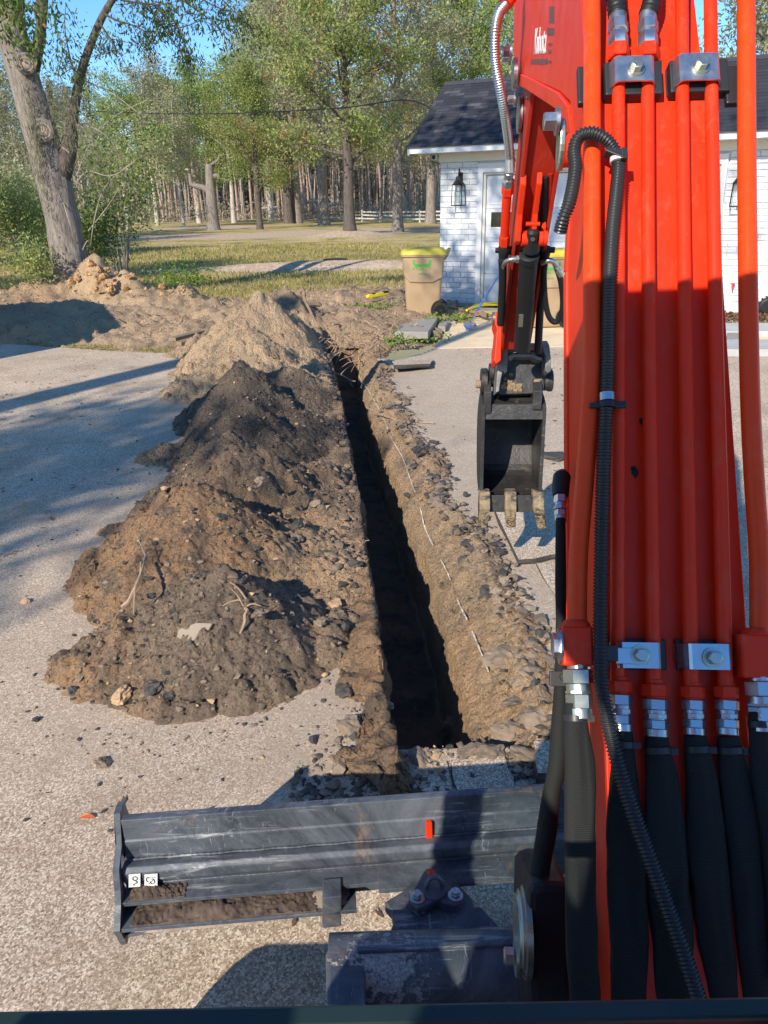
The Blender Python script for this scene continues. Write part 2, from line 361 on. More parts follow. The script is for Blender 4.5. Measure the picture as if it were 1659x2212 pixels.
M['twig'] = m_simple('bare_twig', (.32, .27, .22), .9, var=.25)
M['leafmid'] = m_leaf('oak_foliage', [(0, (.14, .18, .05)), (.45, (.32, .38, .12)), (.8, (.50, .52, .20)), (.93, (.42, .30, .13)), (1, (.48, .21, .11))], .5)
M['leafgreen'] = m_leaf('green_foliage', [(0, (.16, .21, .06)), (.5, (.35, .45, .13)), (.92, (.56, .60, .22)), (1, (.45, .28, .10))], .5)
M['leafgrey'] = m_leaf('greyish_foliage', [(0, (.20, .22, .12)), (.5, (.42, .42, .24)), (.85, (.58, .53, .37)), (1, (.44, .24, .15))], .45)
M['leafnear'] = m_leaf('near_foliage', [(0, (.05, .08, .02)), (.55, (.13, .20, .045)), (.86, (.27, .36, .08)), (.93, (.50, .27, .06)), (1, (.55, .16, .05))], .45)
M['leafpine'] = m_leaf('pine_needles', [(0, (.13, .14, .07)), (.6, (.29, .29, .15)), (1, (.44, .37, .24))], .5)
M['brush'] = m_leaf('dry_brush', [(0, (.24, .19, .14)), (.5, (.52, .44, .36)), (.8, (.30, .32, .13)), (1, (.62, .55, .46))], .4)
M['moss'] = m_leaf('hanging_moss', [(0, (.15, .15, .09)), (1, (.32, .30, .19))])
M['grass'] = m_leaf('grass_blades', [(0, (.15, .155, .04)), (.5, (.38, .325, .11)), (1, (.58, .46, .24))])
M['weed'] = m_leaf('weed_leaves', [(0, (.08, .16, .02)), (1, (.24, .36, .06))])
M['litter'] = m_leaf('leaf_litter', [(0, (.16, .09, .05)), (.5, (.38, .25, .15)), (1, (.55, .42, .30))], .1)
M['lawn'] = m_lawn(); M['gravel'] = m_simple('pale_gravel', (.58, .54, .47), .95, var=.25, nsc=3)
M['worn'] = m_simple('worn_plate', (.21, .20, .185), .5, .3, var=.5, nsc=12, bumps=.003); M['darkdirt'] = m_simple('dark_dirt', (.10, .075, .06), .97, var=.6, nsc=25, bumps=.004, spec=.1); M['paledirt'] = m_simple('pale_dirt', (.34, .27, .22), .97, var=.35, nsc=25, bumps=.004, spec=.1)
def m_gritsteel():
    m_ = m_steel(); m_.name = 'grit_crusted_steel'; k = NT.__new__(NT); k.mt = m_; k.t = m_.node_tree; k.b = k.t.nodes['Principled BSDF']; k.o = k.t.nodes['Material Output']
    old = k.b.inputs['Base Color'].links[0].from_socket; g = k.n('ShaderNodeNewGeometry').outputs['Position']; vd = k.n('ShaderNodeVectorMath'); vd.operation = 'DISTANCE'; k.lk(g, vd.inputs[0]); vd.inputs[1].default_value = GRIT
    f = k.math('SUBTRACT', k.math('ADD', k.noise(40, 9, .75), .12), k.math('MULTIPLY', vd.outputs['Value'], 2.2)); f = k.ramp(f, [(.42, 0.0), (.47, 1.0)])
    k.lk(k.mix(f, old, k.ramp(k.noise(150, 6, .8), [(.35, (.16, .14, .13)), (.6, (.60, .55, .52))])), k.b.inputs['Base Color']); r = k.ramp(f, [(0, .42), (1, .95)]); k.lk(r, k.b.inputs['Roughness']); k.bump(k.math('MULTIPLY', f, k.noise(120, 6, .75)), .9, .008); return m_
GRIT = tuple(G(825, 2085, .42)); M['gsteel'] = m_gritsteel()
M['chalk'] = m_simple('white_line', (.58, .53, .45), .9, var=.2, nsc=30); M['sticker'] = m_simple('white_sticker', (.78, .78, .76), .4, var=.03)
M['ink'] = m_simple('black_ink', (.02, .02, .02), .5); M['textw'] = m_simple('white_lettering', (.82, .80, .80), .4, var=.02)
M['textd'] = m_simple('grey_lettering', (.16, .05, .04), .5, var=.1); M['fence'] = m_simple('fence_paint', (.55, .53, .48), .7, var=.15)
M['winframe'] = m_simple('window_frame', (.018, .035, .033), .35)
M['leafgl'] = m_simple('orange_leaf', (.55, .13, .03), .6); M['seat'] = m_simple('seat_vinyl', (.03, .03, .03), .6)
k = NT('clear_glass'); k.set((.9, .95, .95), .05); tr = k.n('ShaderNodeBsdfTransparent'); tr.inputs[0].default_value = (.9, .95, .94, 1)
mx = k.n('ShaderNodeMixShader'); mx.inputs[0].default_value = .12; k.lk(tr.outputs[0], mx.inputs[1]); k.lk(k.b.outputs[0], mx.inputs[2]); k.lk(mx.outputs[0], k.o.inputs[0]); M['clear'] = k.mt
# ------------------------------------------------------------------ ground
rng = np.random.default_rng(7); random.seed(7)
# trench centreline: left lip and right (vertical) lip as functions of Y
TY0, TY1 = 2.42, 11.75
def lipL(y): return np.interp(y, [2.3, 3.0, 4.0, 5.5, 7.5, 9.5, 11.8], [.03, -.03, -.10, -.22, -.40, -.60, -.86]) + .018*(fbm(y*6, y*0+3, 5)-.5)*2 + .012*(vn(y*22, y*0, 8)-.5)
def lipR(y): return np.interp(y, [2.3, 3.0, 4.0, 5.5, 7.5, 9.5, 11.8], [.40, .36, .31, .16, -.04, -.22, -.30]) + .03*(fbm(y*4, y*0+9, 15)-.5)*2
def bevR(y): return np.interp(y, [2.3, 2.8, 4.0, 5.5, 8.0, 10, 11.8], [.26, .26, .24, .20, .17, .16, .30]) + .26*(fbm(y*2.6, y*0+1, 25, 5)-.5)
def heapH(x, y):
    pk = [(-.80, 3.20, .42, .76), (-.44, 3.30, .11, .36), (-1.22, 3.02, .10, .42), (-1.08, 4.02, .53, .76), (-.55, 4.20, .17, .42), (-1.04, 5.05, .53, .78), (-.60, 5.3, .20, .42), (-.42, 3.85, .14, .30), (-.50, 4.75, .18, .34), (-.7, 9.0, .3, .4), (-1.9, 8.6, .25, .45), (-1.17, 6.15, .54, .84),
          (-.8, 6.6, .26, .42), (-1.33, 7.3, .58, .86), (-1.0, 8.1, .36, .50), (-1.50, 9.1, .66, .80), (-1.25, 9.9, .48, .52), (-1.62, 10.5, .90, .80), (-2.2, 9.6, .14, .40), (-1.8, 6.2, .10, .42), (-1.45, 4.6, .08, .3),
          (-1.1, 11.0, .5, .6), (-1.5, 12.9, .72, .55), (-2.3, 11.3, .30, .4)]
    wx = x + .10*(fbm(x*2.3, y*2.3, 31)-.5)*2; wy = y + .10*(fbm(x*2.3, y*2.3, 33)-.5)*2
    h = np.full_like(x, -.25)
    for px, py, ph, sl in pk:
        d = np.sqrt((wx-px)**2+(wy-py)**2); c = ph+.03 - sl*np.sqrt(d*d+.03**2)
        c = np.maximum(c, np.where(d < ph/sl*1.15, .035*ph/ph-.12*(d-ph/sl), -1)) if False else c
        kk = .022; mx_ = np.maximum(h, c); h = mx_ + kk*np.exp(-np.abs(h-c)/kk)*.45
    return h
def rough(x, y, amp=1.0):
    return amp*(.06*(fbm(x*5, y*5, 41, 5)-.5) + .70*clods(x, y, .13, 51)*_thin(x, y, 52) + .55*clods(x, y, .060, 53)*_thin(x*1.7, y*1.7, 54) + .75*clods(x, y, .033, 55) + .8*clods(x, y, .021, 56) - .014)
def _thin(x, y, s): return np.clip((vn(x*3, y*3, s)-.45)*5, 0, 1)
def spoil(x, y):
    h = heapH(x, y); r = rough(x, y)-.012
    h = h + r*np.clip((h+.06)/.1, .0, 1)
    # the trench cuts the right foot: never over the lip
    far_ = np.clip((y-8)/2, 0, 1); h = h + far_*np.clip(h*8, 0, 1)*(.16*(fbm(x*4.5, y*4.5, 197, 5)-.5)+.7*clods(x, y, .13, 198)*_thin(x*1.5, y*1.5, 199))
    e = lipL(y)-.012-x
    cap = .05 + 1.0*np.clip(e, 0, 9)*1.1
    cap = cap + r
    h = np.minimum(h, cap); h = np.where(e < 0, -.3, h)
    return h
def dustmask(x, y):
    e = np.minimum(np.abs(x-lipL(y)+.25), np.abs(x-lipR(y)-.55))
    d = np.clip(1.1-e/.75, 0, 1)*np.clip((13-y)/1, 0, 1)*np.clip((y-1.7)/.6, 0, 1)
    d = np.maximum(d, np.clip(.75-np.abs(x+1.2)/2.0, 0, 1)*np.clip((y-2.0)/.5, 0, 1))
    d = np.maximum(d, np.where((x > .3) & (x < 2.2), .8*np.clip(1-(x-.6)/1.5, 0, 1)*np.clip((y-3.6)/1, 0, 1), 0))
    return d*(.55+.9*fbm(x*1.6, y*1.6, 61, 4))
# driveway: one sheet with the dug strip left open, thin broken edge
def drive_far(x): return np.where(x < -.6, np.interp(x, [-30, -6, -4.2, -2.4, -1.6, -.6], [15.5, 12.35, 11.55, 10.95, 10.9, 10.9]), np.interp(x, [-.6, .3, .8, 6, 30], [10.9, 10.2, 11.2, 11.2, 11.2])) + .06*(fbm(x*3, x*0, 71)-.5)
xs = np.unique(np.r_[np.arange(-30, -6, 1.0), np.arange(-6, 3.01, .06), np.arange(3.2, 12, .5), np.arange(12, 31, 2)])
ys = np.unique(np.r_[np.arange(-14, .9, .5), np.arange(.9, 13.0, .06), 14, 15, 16])
X, Y = np.meshgrid(xs, ys, indexing='ij')
Z = .012*(fbm(X*.5, Y*.5, 81)-.5) + .004
Zc = Z.copy()
XC = (X[:-1, :-1]+X[1:, 1:])/2; YC = (Y[:-1, :-1]+Y[1:, 1:])/2
keep = YC < drive_far(XC)
intr = (YC > TY0-.05) & (XC > lipL(YC)-.05) & (XC < lipR(YC)+bevR(YC)+.02)
keep &= ~intr
idx = np.arange(X.size).reshape(X.shape)
Fq = np.stack([idx[:-1, :-1][keep], idx[1:, :-1][keep], idx[1:, 1:][keep], idx[:-1, 1:][keep]], 1)
drive = np_mesh('driveway', np.stack([X.ravel(), Y.ravel(), Z.ravel()], 1), Fq, M['asphalt'], attrs={'dust': dustmask(X, Y).ravel()}, loc=(0, 0, 0))
tag(drive, 'weathered grey aggregate driveway cut through by the trench', kind='structure')

# lawn sheet with near area open below driveway, dirt mask as an attribute
def dirtmask(x, y):
    d = .9*np.exp(-(((x+4.5)/6.0)**2+((y-14.5)/3.0)**2)**2)
    d = np.maximum(d, .8*np.exp(-(((x-.4)/1.2)**2+((y-12.2)/1.6)**2)**2))
    d = np.maximum(d, .8*np.exp(-(((x+1.0)/2.8)**2+((y-15.5)/3.6)**2)**2))
    d = np.maximum(d, .75*np.exp(-(((x+2.5)/7.0)**2+((y-26.5)/1.5)**2)**2))
    d = np.maximum(d, .72*np.exp(-(((x+8)/20)**2+((y-60)/6.5)**2)**2))
    d = np.maximum(d, .70*np.exp(-(((x+1.8)/3.6)**2+((y-50.5)/2.6)**2)))
    d = np.maximum(d, .6*np.exp(-(((x-4)/16)**2+((y-66)/5)**2)**2))
    d = np.maximum(d, .5*np.exp(-(((x+18)/9)**2+((y-84)/9)**2)**2))
    return d + .75*(fbm(x*.35, y*.55, 91, 5)-.5)
xs = np.unique(np.r_[np.arange(-420, -60, 30), np.arange(-60, -16, 4), np.arange(-16, 8.1, .5), np.arange(10, 60, 5), np.arange(60, 421, 30)])
ys = np.unique(np.r_[np.arange(-80, 10, 10), np.arange(10, 32, .25), np.arange(32, 110, 1.0), np.arange(110, 200, 5), np.arange(200, 701, 50)])
xs = np.unique(np.r_[xs, [-3.0, 3.0]]); ys = np.unique(np.r_[ys, [1.5, 13.0]])
X, Y = np.meshgrid(xs, ys, indexing='ij')
def lawnZ(x, y): return np.where(y > 30, .35*(fbm(x*.05, y*.05, 95)-.5)*np.clip((y-30)/20, 0, 1), 0) + .5*np.exp(-(((x+1.85)/2.3)**2+((y-51.5)/2.6)**2))*1.0 + .30*np.exp(-(((x+1.5)/5.5)**2+((y-26.3)/.9)**2)) - .03 + np.where(y > 140, (y-140)*.012, 0)
Z = lawnZ(X, Y) + np.where((Y > 12) & (Y < 45), .05*(fbm(X*2, Y*2, 97)-.5), 0)
XC = (X[:-1, :-1]+X[1:, 1:])/2; YC = (Y[:-1, :-1]+Y[1:, 1:])/2
keep = ~((XC > -3) & (XC < 3) & (YC > 1.5) & (YC < 13.0))
idx = np.arange(X.size).reshape(X.shape)
Fq = np.stack([idx[:-1, :-1][keep], idx[1:, :-1][keep], idx[1:, 1:][keep], idx[:-1, 1:][keep]], 1)
lawn = np_mesh('lawn', np.stack([X.ravel(), Y.ravel(), Z.ravel()], 1), Fq, M['lawn'], attrs={'dirt': dirtmask(X, Y).ravel()}, loc=(0, 0, 0))
tag(lawn, 'patchy green and brown lawn stretching to the pine wood', kind='structure')

# trench: swept cross-section with rough walls
ny = 760; yy = np.linspace(TY0-.28, TY1+.5, ny)
prof = []   # (u, kind)
nU = 0; rows = []
uo = np.linspace(0, 1, 9); 
def wL(y): return max(.06, float(.12+.42*(fbm(np.array([y*3.0]), np.array([4.0]), 115, 5)[0]-.25))*np.clip((y-(TY0-.30))/.25, .15, 1))
def trench_row(y):
    L = lipL(y); R = lipR(y); B = bevR(y); endf = np.clip((y-(TY0-.05))/.22, 0, 1); farf = np.clip((TY1+.25-y)/.5, 0, 1)
    dep = .62*np.sqrt(endf)*farf
    xl = []; zl = []
    # outer left apron
    for u in np.linspace(0, 1, 8): xl.append(L-wL(y)*(1-u)); zl.append(-.03+.09*np.sin(u*1.5))
    # left wall
    for u in np.linspace(0.06, 1, 16): xl.append(L+.035*u); zl.append(.055-(dep+.055)*u)
    # floor
    for u in np.linspace(.08, .92, 9): xl.append(L+.035+(R-L-.075)*u); zl.append(-dep-.01)
    # right wall
    for u in np.linspace(0, 1, 18): xl.append(R-.04*(1-u)); zl.append(-dep+(dep-.20*min(1, dep*2))*u)
    # sloped shoulder
    for u in np.linspace(.06, 1, 16): xl.append(R+B*u); zl.append(-.20*min(1, dep*2)*(1-u)**1.15+.022*u)
    for u in np.linspace(.12, 1, 10): xl.append(R+B+(.15*np.clip((y-(TY0-.30))/.3, .3, 1)+.16*(fbm(y*5, y*0+2, 117)-.5))*u); zl.append(.022-.055*u)
    return xl, zl
XX = []; ZZ = []
for y in yy:
    a, b = trench_row(np.float64(y)); XX.append([float(q) for q in a]); ZZ.append([float(q) for q in b])
XX = np.array(XX); ZZ = np.array(ZZ); YY = np.repeat(yy[:, None], XX.shape[1], 1)
seg = np.concatenate([np.zeros((ny, 1)), np.cumsum(np.hypot(np.diff(XX, axis=1), np.diff(ZZ, axis=1)), axis=1)], 1)
wall = np.zeros(XX.shape[1]); wall[9:23] = 1; wall[33:50] = -1
r1 = .07*(fbm(YY*4, seg*4, 101, 5)-.5) + .45*clods(YY, seg, .10, 103)*_thin(YY, seg, 104) + .6*clods(YY, seg, .035, 105)
soft = np.where((np.arange(XX.shape[1]) > 8) & (np.arange(XX.shape[1]) < 50), .5, 1.5)
jag = .035*(vn(YY*9, seg*1.2, 107)-.5)
XX2 = XX + wall*(.8*r1) + np.where(wall == 0, 0, 0); ZZ2 = ZZ + np.where(wall == 0, r1*soft, 0)
edge = np.zeros(XX.shape[1]); edge[0] = edge[-1] = 1; ZZ2[:, 0] = -.04; ZZ2[:, -1] = -.04
far = np.clip((yy-(TY1+.1))/.4, 0, 1)[:, None]; ZZ2 = ZZ2*(1-far)+far*(.05+.5*r1)
ZZ2[0, :] = -.03; ZZ2[1:4, :] += .01
damp = np.clip(-ZZ2/.5, 0, 1)*.45  # darker towards the trench bottom, least on the right wall
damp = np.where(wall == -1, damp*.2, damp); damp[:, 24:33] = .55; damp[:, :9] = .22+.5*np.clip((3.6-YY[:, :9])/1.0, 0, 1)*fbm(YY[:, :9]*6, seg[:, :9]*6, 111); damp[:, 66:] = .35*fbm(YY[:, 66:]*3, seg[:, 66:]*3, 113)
tone = np.where(wall == -1, .45, 0.0)*np.ones((ny, 1)); tone[:, 49:66] = .46; tone[:, 66:] = .25; tone[:, :9] = .12; tone = tone + .4*(fbm(YY*1.7, seg*3, 109)-.5)
idx = np.arange(XX.size).reshape(XX.shape)
Fq = np.stack([idx[:-1, :-1].ravel(), idx[1:, :-1].ravel(), idx[1:, 1:].ravel(), idx[:-1, 1:].ravel()], 1)[:, ::-1]
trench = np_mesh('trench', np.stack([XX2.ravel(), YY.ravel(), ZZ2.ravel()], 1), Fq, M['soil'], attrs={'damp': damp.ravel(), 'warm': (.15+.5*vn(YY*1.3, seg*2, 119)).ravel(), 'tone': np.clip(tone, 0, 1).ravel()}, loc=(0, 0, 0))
tag(trench, 'long narrow trench dug through the driveway with crumbling earth walls', kind='structure')

# spoil heap beside the trench
def heap_mesh(name, x0, x1, y0, y1, step, fn, lim, mat, **kw):
    xs = np.arange(x0, x1, step); ys = [y0]
    while ys[-1] < y1: ys.append(ys[-1]+step*max(1.0, ys[-1]/6.0))
    X, Y = np.meshgrid(xs, np.array(ys), indexing='ij'); Z = fn(X, Y)
    hi = np.maximum(np.maximum(Z[:-1, :-1], Z[1:, 1:]), np.maximum(Z[1:, :-1], Z[:-1, 1:])); keep = hi > lim
    idx = np.arange(X.size).reshape(X.shape)
    Fq = np.stack([idx[:-1, :-1][keep], idx[1:, :-1][keep], idx[1:, 1:][keep], idx[:-1, 1:][keep]], 1)
    used = np.unique(Fq); rem = np.full(X.size, -1); rem[used] = np.arange(len(used))
    V = np.stack([X.ravel(), Y.ravel(), np.maximum(Z, lim-.05).ravel()], 1)[used]
    at = {k_: v_(V[:, 0], V[:, 1], V[:, 2]) for k_, v_ in kw.items()}
    return np_mesh(name, V, rem[Fq], mat, attrs=at, loc=(0, 0, 0))
def heap_tone(x, y, z):
    t = .42*np.exp(-((y-9.8)/1.6)**2) + .55*np.exp(-(((x+.75)/.5)**2+((y-3.95)/.5)**2)) + .25*np.clip(vn(x*2, y*2, 121)-.55, 0, 1)*3 + .5*np.exp(-(((x+1.9)/.4)**2+((y-6.3)/.4)**2))
    return np.clip(t*(.5+fbm(x*5, y*5, 123)), 0, .85)
PK = [(-.80, 3.16, .42, .74, .12, .12, .12), (-1.25, 2.98, .10, .34, .1, .9, 0), (-1.08, 4.02, .53, .76, .05, .62, .15), (-.62, 4.0, .2, .5, .55, .75, 0), (-1.04, 5.05, .53, .78, .05, .3, .28), (-1.22, 6.15, .57, .76, 0, .15, .5), (-1.36, 7.3, .60, .76, 0, .05, .42), (-1.9, 6.3, .2, .4, .5, .6, 0), (-1.55, 9.1, .68, .66, .66, .4, 0), (-1.62, 10.5, .88, .64, .62, .35, 0), (-1.5, 12.9, .72, .55, .35, 0, .2)]  # last value darkens a pile; in the middle ones shade put into the colour
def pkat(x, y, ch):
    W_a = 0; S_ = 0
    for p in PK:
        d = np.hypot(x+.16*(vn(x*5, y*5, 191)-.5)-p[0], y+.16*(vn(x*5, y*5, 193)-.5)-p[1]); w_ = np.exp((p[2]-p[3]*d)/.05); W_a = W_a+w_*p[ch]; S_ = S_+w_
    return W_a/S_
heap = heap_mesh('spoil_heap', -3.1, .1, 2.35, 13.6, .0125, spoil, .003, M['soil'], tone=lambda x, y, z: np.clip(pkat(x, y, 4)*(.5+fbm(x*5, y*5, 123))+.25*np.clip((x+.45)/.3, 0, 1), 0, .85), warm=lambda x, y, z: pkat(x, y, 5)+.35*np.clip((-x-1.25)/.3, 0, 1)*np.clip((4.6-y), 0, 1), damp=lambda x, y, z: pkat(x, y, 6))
tag(heap, 'long ridge of dug grey and orange earth piled along the left of the trench', 'earth heap')

# disturbed earth beyond the driveway
def rootmound(x, y):
    h = np.full_like(x, -.2)
    wx = x + .5*(fbm(x*.8, y*.8, 131)-.5)*2; wy = y+.5*(fbm(x*.8, y*.8, 133)-.5)*2
    for px, py, ph, sl in [(-6.9, 17.7, .70, .30), (-6.3, 17.5, 1.15, 1.1), (-8.6, 16.8, .45, .20), (-5.6, 17.3, .80, 1.0), (-5.0, 16.6, .36, .2), (-4.1, 17.0, .58, .9), (-3.4, 15.8, .16, .12), (-6.5, 14.4, .36, .14),
                           (-10.5, 15.5, .36, .13), (-3.4, 13.0, .16, .10), (-1.2, 14.2, .2, .09), (.2, 13.6, .2, .12), (-.4, 12.4, .38, .35), (-1.0, 12.1, .35, .3), (.35, 12.0, .25, .4), (-7.5, 13.4, .28, .1), (-.3, 17, .16, .06)]:
        d = np.sqrt((wx-px)**2+(wy-py)**2); c = ph-sl*np.sqrt(d*d+.01); kk = .06; h = np.maximum(h, c)+kk*np.exp(-np.abs(h-c)/kk)*.35
    r = .34*(fbm(x*2.6, y*2.6, 135, 6)-.5)+.6*clods(x, y, .20, 137)*_thin(x*.9, y*.9, 138)+.5*clods(x, y, .09, 139)*_thin(x*2, y*2, 136)-.01
    lim = drive_far(x)+.02
    h = h + r*np.clip((h+.08)/.12, 0, 1)*.9
    h = np.where(y < lim, -.3, np.minimum(h, .01+.5*(y-lim)+np.abs(r)*.5))
    intr = (x > lipL(y)-.02) & (x < lipR(y)+bevR(y)*.9) & (y < TY1+.1)
    h = np.where(intr, -.3, h)
    return np.where(x > .80+(y-11.12)*.16, -.3, h)
dg = heap_mesh('dirt_ground', -13, 2.2, 10.2, 21.5, .034, rootmound, -.035, M['soil'], tone=lambda x, y, z: np.clip(.45+.9*(fbm(x*1.3, y*1.3, 141)-.45)+.3*np.exp(-((x+4.8)/2)**2), 0, .95), damp=lambda x, y, z: np.zeros_like(x), warm=lambda x, y, z: .1+.5*vn(x*.7, y*.7, 143)+.6*np.exp(-((x+6)/1.5)**2-((y-17)/1.2)**2))
tag(dg, 'churned light brown earth between the driveway and the lawn', kind='structure')

# concrete pad in front of the garage
mb = MB(); pa = [(.78, 11.12), (2.6, 11.05), (8.5, 10.8), (8.5, 13.2), (1.52, 15.75)]
mb.prism(pa, (0, 0, -.05), (1, 0, 0), (0, 1, 0), (0, 0, .062)); pad = mb.build('concrete_pad', M['concrete'])
tag(pad, 'pale concrete apron in front of the garage door', kind='structure')
# far road
mb = MB(); pts = [(-75, 92), (-40, 104), (-22, 118), (-8, 128), (6, 133), (30, 136), (90, 138)]; pp = smooth_path([(a, b, 0) for a, b in pts], 40)
P = [[(p[0]-.7, p[1]-2.3, float(lawnZ(p[0], p[1]-2.3))+.10), (p[0]+.7, p[1]+2.3, float(lawnZ(p[0], p[1]+2.3))+.10)] for p in pp]
rd = mb.grid(P).build('far_road', M['gravel']); tag(rd, 'narrow pale road crossing the far edge of the lawn', kind='structure')

# ------------------------------------------------------------------ loose stones
from mathutils import noise as mnoise
def rock_mesh(name, seed, mat, sub=1, flat=.7):
    bm = bmesh.new(); bmesh.ops.create_icosphere(bm, subdivisions=sub, radius=1.0); rg = random.Random(seed)
    dirs = [Vector((rg.gauss(0, 1), rg.gauss(0, 1), rg.gauss(0, 1))).normalized() for _ in range(9)]; ds = [rg.uniform(.55, .9) for _ in dirs]
    for v in bm.verts:
        k_ = min([d_/max(v.co.normalized().dot(n_), 1e-3) if v.co.normalized().dot(n_) > .25 else 9 for n_, d_ in zip(dirs, ds)]+[1.0])
        v.co *= k_*rg.uniform(.86, 1.12)*(1+.25*mnoise.noise(v.co*2.3+Vector((seed, 0, 0)))+(.13*mnoise.noise(v.co*7+Vector((seed, 5, 0))) if sub > 1 else 0)); v.co.z *= flat
    me = bpy.data.meshes.new(name); bm.to_mesh(me); bm.free(); me.materials.append(mat); return me
def surfz(x, y):
    a = float(spoil(np.array([x]), np.array([y]))[0]); b = -9
    L = float(lipL(np.float64(y))); R = float(lipR(np.float64(y))); B = float(bevR(np.float64(y)))
    if TY0 < y < TY1 and L < x < R+B+.3:
        if x < R: b = -.6
        elif x < R+B: b = -.20*(1-(x-R)/B)**1.15+.03
        else: b = .02
        return b
    return max(a, .004)
def surfzv(x, y):
    a = np.maximum(spoil(x, y), .004); L = lipL(y); R = lipR(y); B = bevR(y)
    b = np.where(x < R, -.6, np.where(x < R+B, -.20*np.clip(1-(x-R)/B, 0, 1)**1.15+.03, .02))
    return np.where((y > TY0) & (y < TY1) & (x > L) & (x < R+B+.3), b, a)
def scatter_rocks(name, n, fn, mats, smin, smax, label, seed, pw=4.0):
    rg = random.Random(seed); base = [rock_mesh('t', s_+40, mats[0], 1) for s_ in range(8)]
    raw = []
    for me in base: raw.append((np.array([v.co[:] for v in me.vertices]), np.array([p.vertices[:] for p in me.polygons])))
    V = []; F = []; MI = []; off = 0
    xy = np.array([fn(rg) for _ in range(n)]); zs = surfzv(xy[:, 0], xy[:, 1])
    for i in range(n):
        x, y = xy[i]; z = zs[i]; s_ = smin+(smax-smin)*rg.random()**pw
        if z < .006 and name == 'heap_crumbs':
            if rg.random() < .55: continue
            s_ *= .5
        vv, ff = rg.choice(raw); a_ = rg.uniform(0, 6.28); ca, sa = math.cos(a_), math.sin(a_)
        q = vv*np.random.default_rng(i).uniform(.62, 1.3, (len(vv), 1))*np.array([s_*rg.uniform(.55, 1.35), s_*rg.uniform(.6, 1.2), s_*rg.uniform(.5, 1)]); q = np.stack([q[:, 0]*ca-q[:, 1]*sa, q[:, 0]*sa+q[:, 1]*ca, q[:, 2]], 1)
        V.append(q+np.array([x, y, z+s_*.25])); F.append(ff+off); off += len(vv); MI += [rg.choices(range(len(mats)), weights=[5, 3.2, .7][:len(mats)])[0]]*len(ff)
    o = np_mesh(name, np.concatenate(V), np.concatenate(F), mats, smooth=False); o.data.polygons.foreach_set('material_index', MI)
    for me in base: bpy.data.meshes.remove(me)
    return tag(o, label, 'loose earth', kind='stuff')
def f_heap(rg):
    y = 2.4+rg.random()**1.4*7; c = -1.05-.03*y; return (rg.gauss(c+.25, .52), y)
def f_lip(rg):
    y = 2.2+rg.random()**1.3*7.5
    if rg.random() < .25: return (float(lipL(np.float64(y)))-abs(rg.gauss(.03, .10)), y)
    return (float(lipR(np.float64(y))+bevR(np.float64(y)))+rg.gauss(.04, .07), y)
def f_near(rg):
    return (rg.uniform(-.35, .95), 2.1+abs(rg.gauss(0, .22)))
def f_drive(rg):
    if rg.random() < .5: return (rg.gauss(-1.5, .6), rg.uniform(2.2, 6))
    return (float(lipR(np.float64(4)))+rg.uniform(.3, 1.1), rg.uniform(2.4, 7)) if rg.random() < .6 else (rg.uniform(-1.3, 0), rg.uniform(1.9, 3.0))
RM = [M['clod'], M['tar'], M['clodtan']]
scatter_rocks('heap_crumbs', 6500, f_heap, RM, .004, .024, 'loose crumbs of earth and asphalt over the spoil heap', 1)
scatter_rocks('edge_crumbs', 3600, f_lip, [M['clod'], M['tar'], M['clod']], .006, .046, 'loose crumbs of earth and asphalt along both trench edges', 2)
scatter_rocks('end_crumbs', 1700, f_near, RM, .004, .024, 'loose rubble round the near end of the trench', 3)
scatter_rocks('drive_crumbs', 900, f_drive, [M['tar'], M['clod'], M['clodtan']], .003, .016, 'small crumbs of earth strewn on the driveway', 4)

# single chunks one can pick out
rockset = {k_: [rock_mesh(k_, 100+i*7+len(k_), M[m_], 3) for i in range(4)] for k_, m_ in (('asphalt_chunk', 'tar'), ('earth_clod', 'clod'), ('tan_stone', 'clodtan'))}
def chunk(kind, px, py, s_, label, group=None, sz=(1, 1, .8), zoff=0.0, mesh=None, seed=0):
    P = G(px, py, 0.0)
    for it in range(6):
        z = surfz(P[0], P[1]); P = G(px, py, z)
    rg = random.Random(int(px*31+py)); me = rockset[kind][rg.randrange(4)]
    o = bpy.data.objects.new(kind, me); col.objects.link(o); o.location = (P[0], P[1], max(P[2], z)+s_*.3*sz[2]+zoff); o.scale = (s_*sz[0], s_*sz[1], s_*sz[2])
    o.rotation_euler = (rg.uniform(-.5, .5), rg.uniform(-.5, .5), rg.uniform(0, 6.28))
    cat = {'asphalt_chunk': 'asphalt chunk', 'earth_clod': 'clod', 'tan_stone': 'stone'}[kind]
    return tag(o, label, cat, group)
chunk('tan_stone', 620, 1382, .062, 'squarish tan lump on the near right flank of the earth heap', sz=(1, .9, .9))
chunk('tan_stone', 725, 1308, .038, 'small orange stone between the heap and the trench edge')
chunk('tan_stone', 262, 1508, .050, 'orange lump at the front foot of the earth heap')
chunk('asphalt_chunk', 332, 1490, .050, 'larger of two black chunks at the front foot of the earth heap')
chunk('asphalt_chunk', 368, 1508, .042, 'smaller of two black chunks at the front foot of the earth heap')
chunk('asphalt_chunk', 162, 1495, .028, 'black chunk lying alone on the driveway left of the heap foot')
chunk('tan_stone', 56, 1302, .028, 'lone brown clod on the driveway near the left edge')
chunk('asphalt_chunk', 78, 1556, .020, 'small dark crumb on the driveway near the lower left')
chunk('earth_clod', 225, 1652, .032, 'brown crumbly clod alone on the driveway above the blade')
chunk('asphalt_chunk', 640, 1140, .055, 'dark angular chunk on the heap beside the pale flat slab piece')
chunk('asphalt_chunk', 745, 1500, .05, 'dark lump by the near left edge of the trench')
chunk('earth_clod', 785, 1440, .07, 'broad grey slab of earth hanging over the left trench edge', sz=(1.3, .8, .5))
chunk('earth_clod', 760, 1580, .06, 'grey clod at the near left corner of the trench')
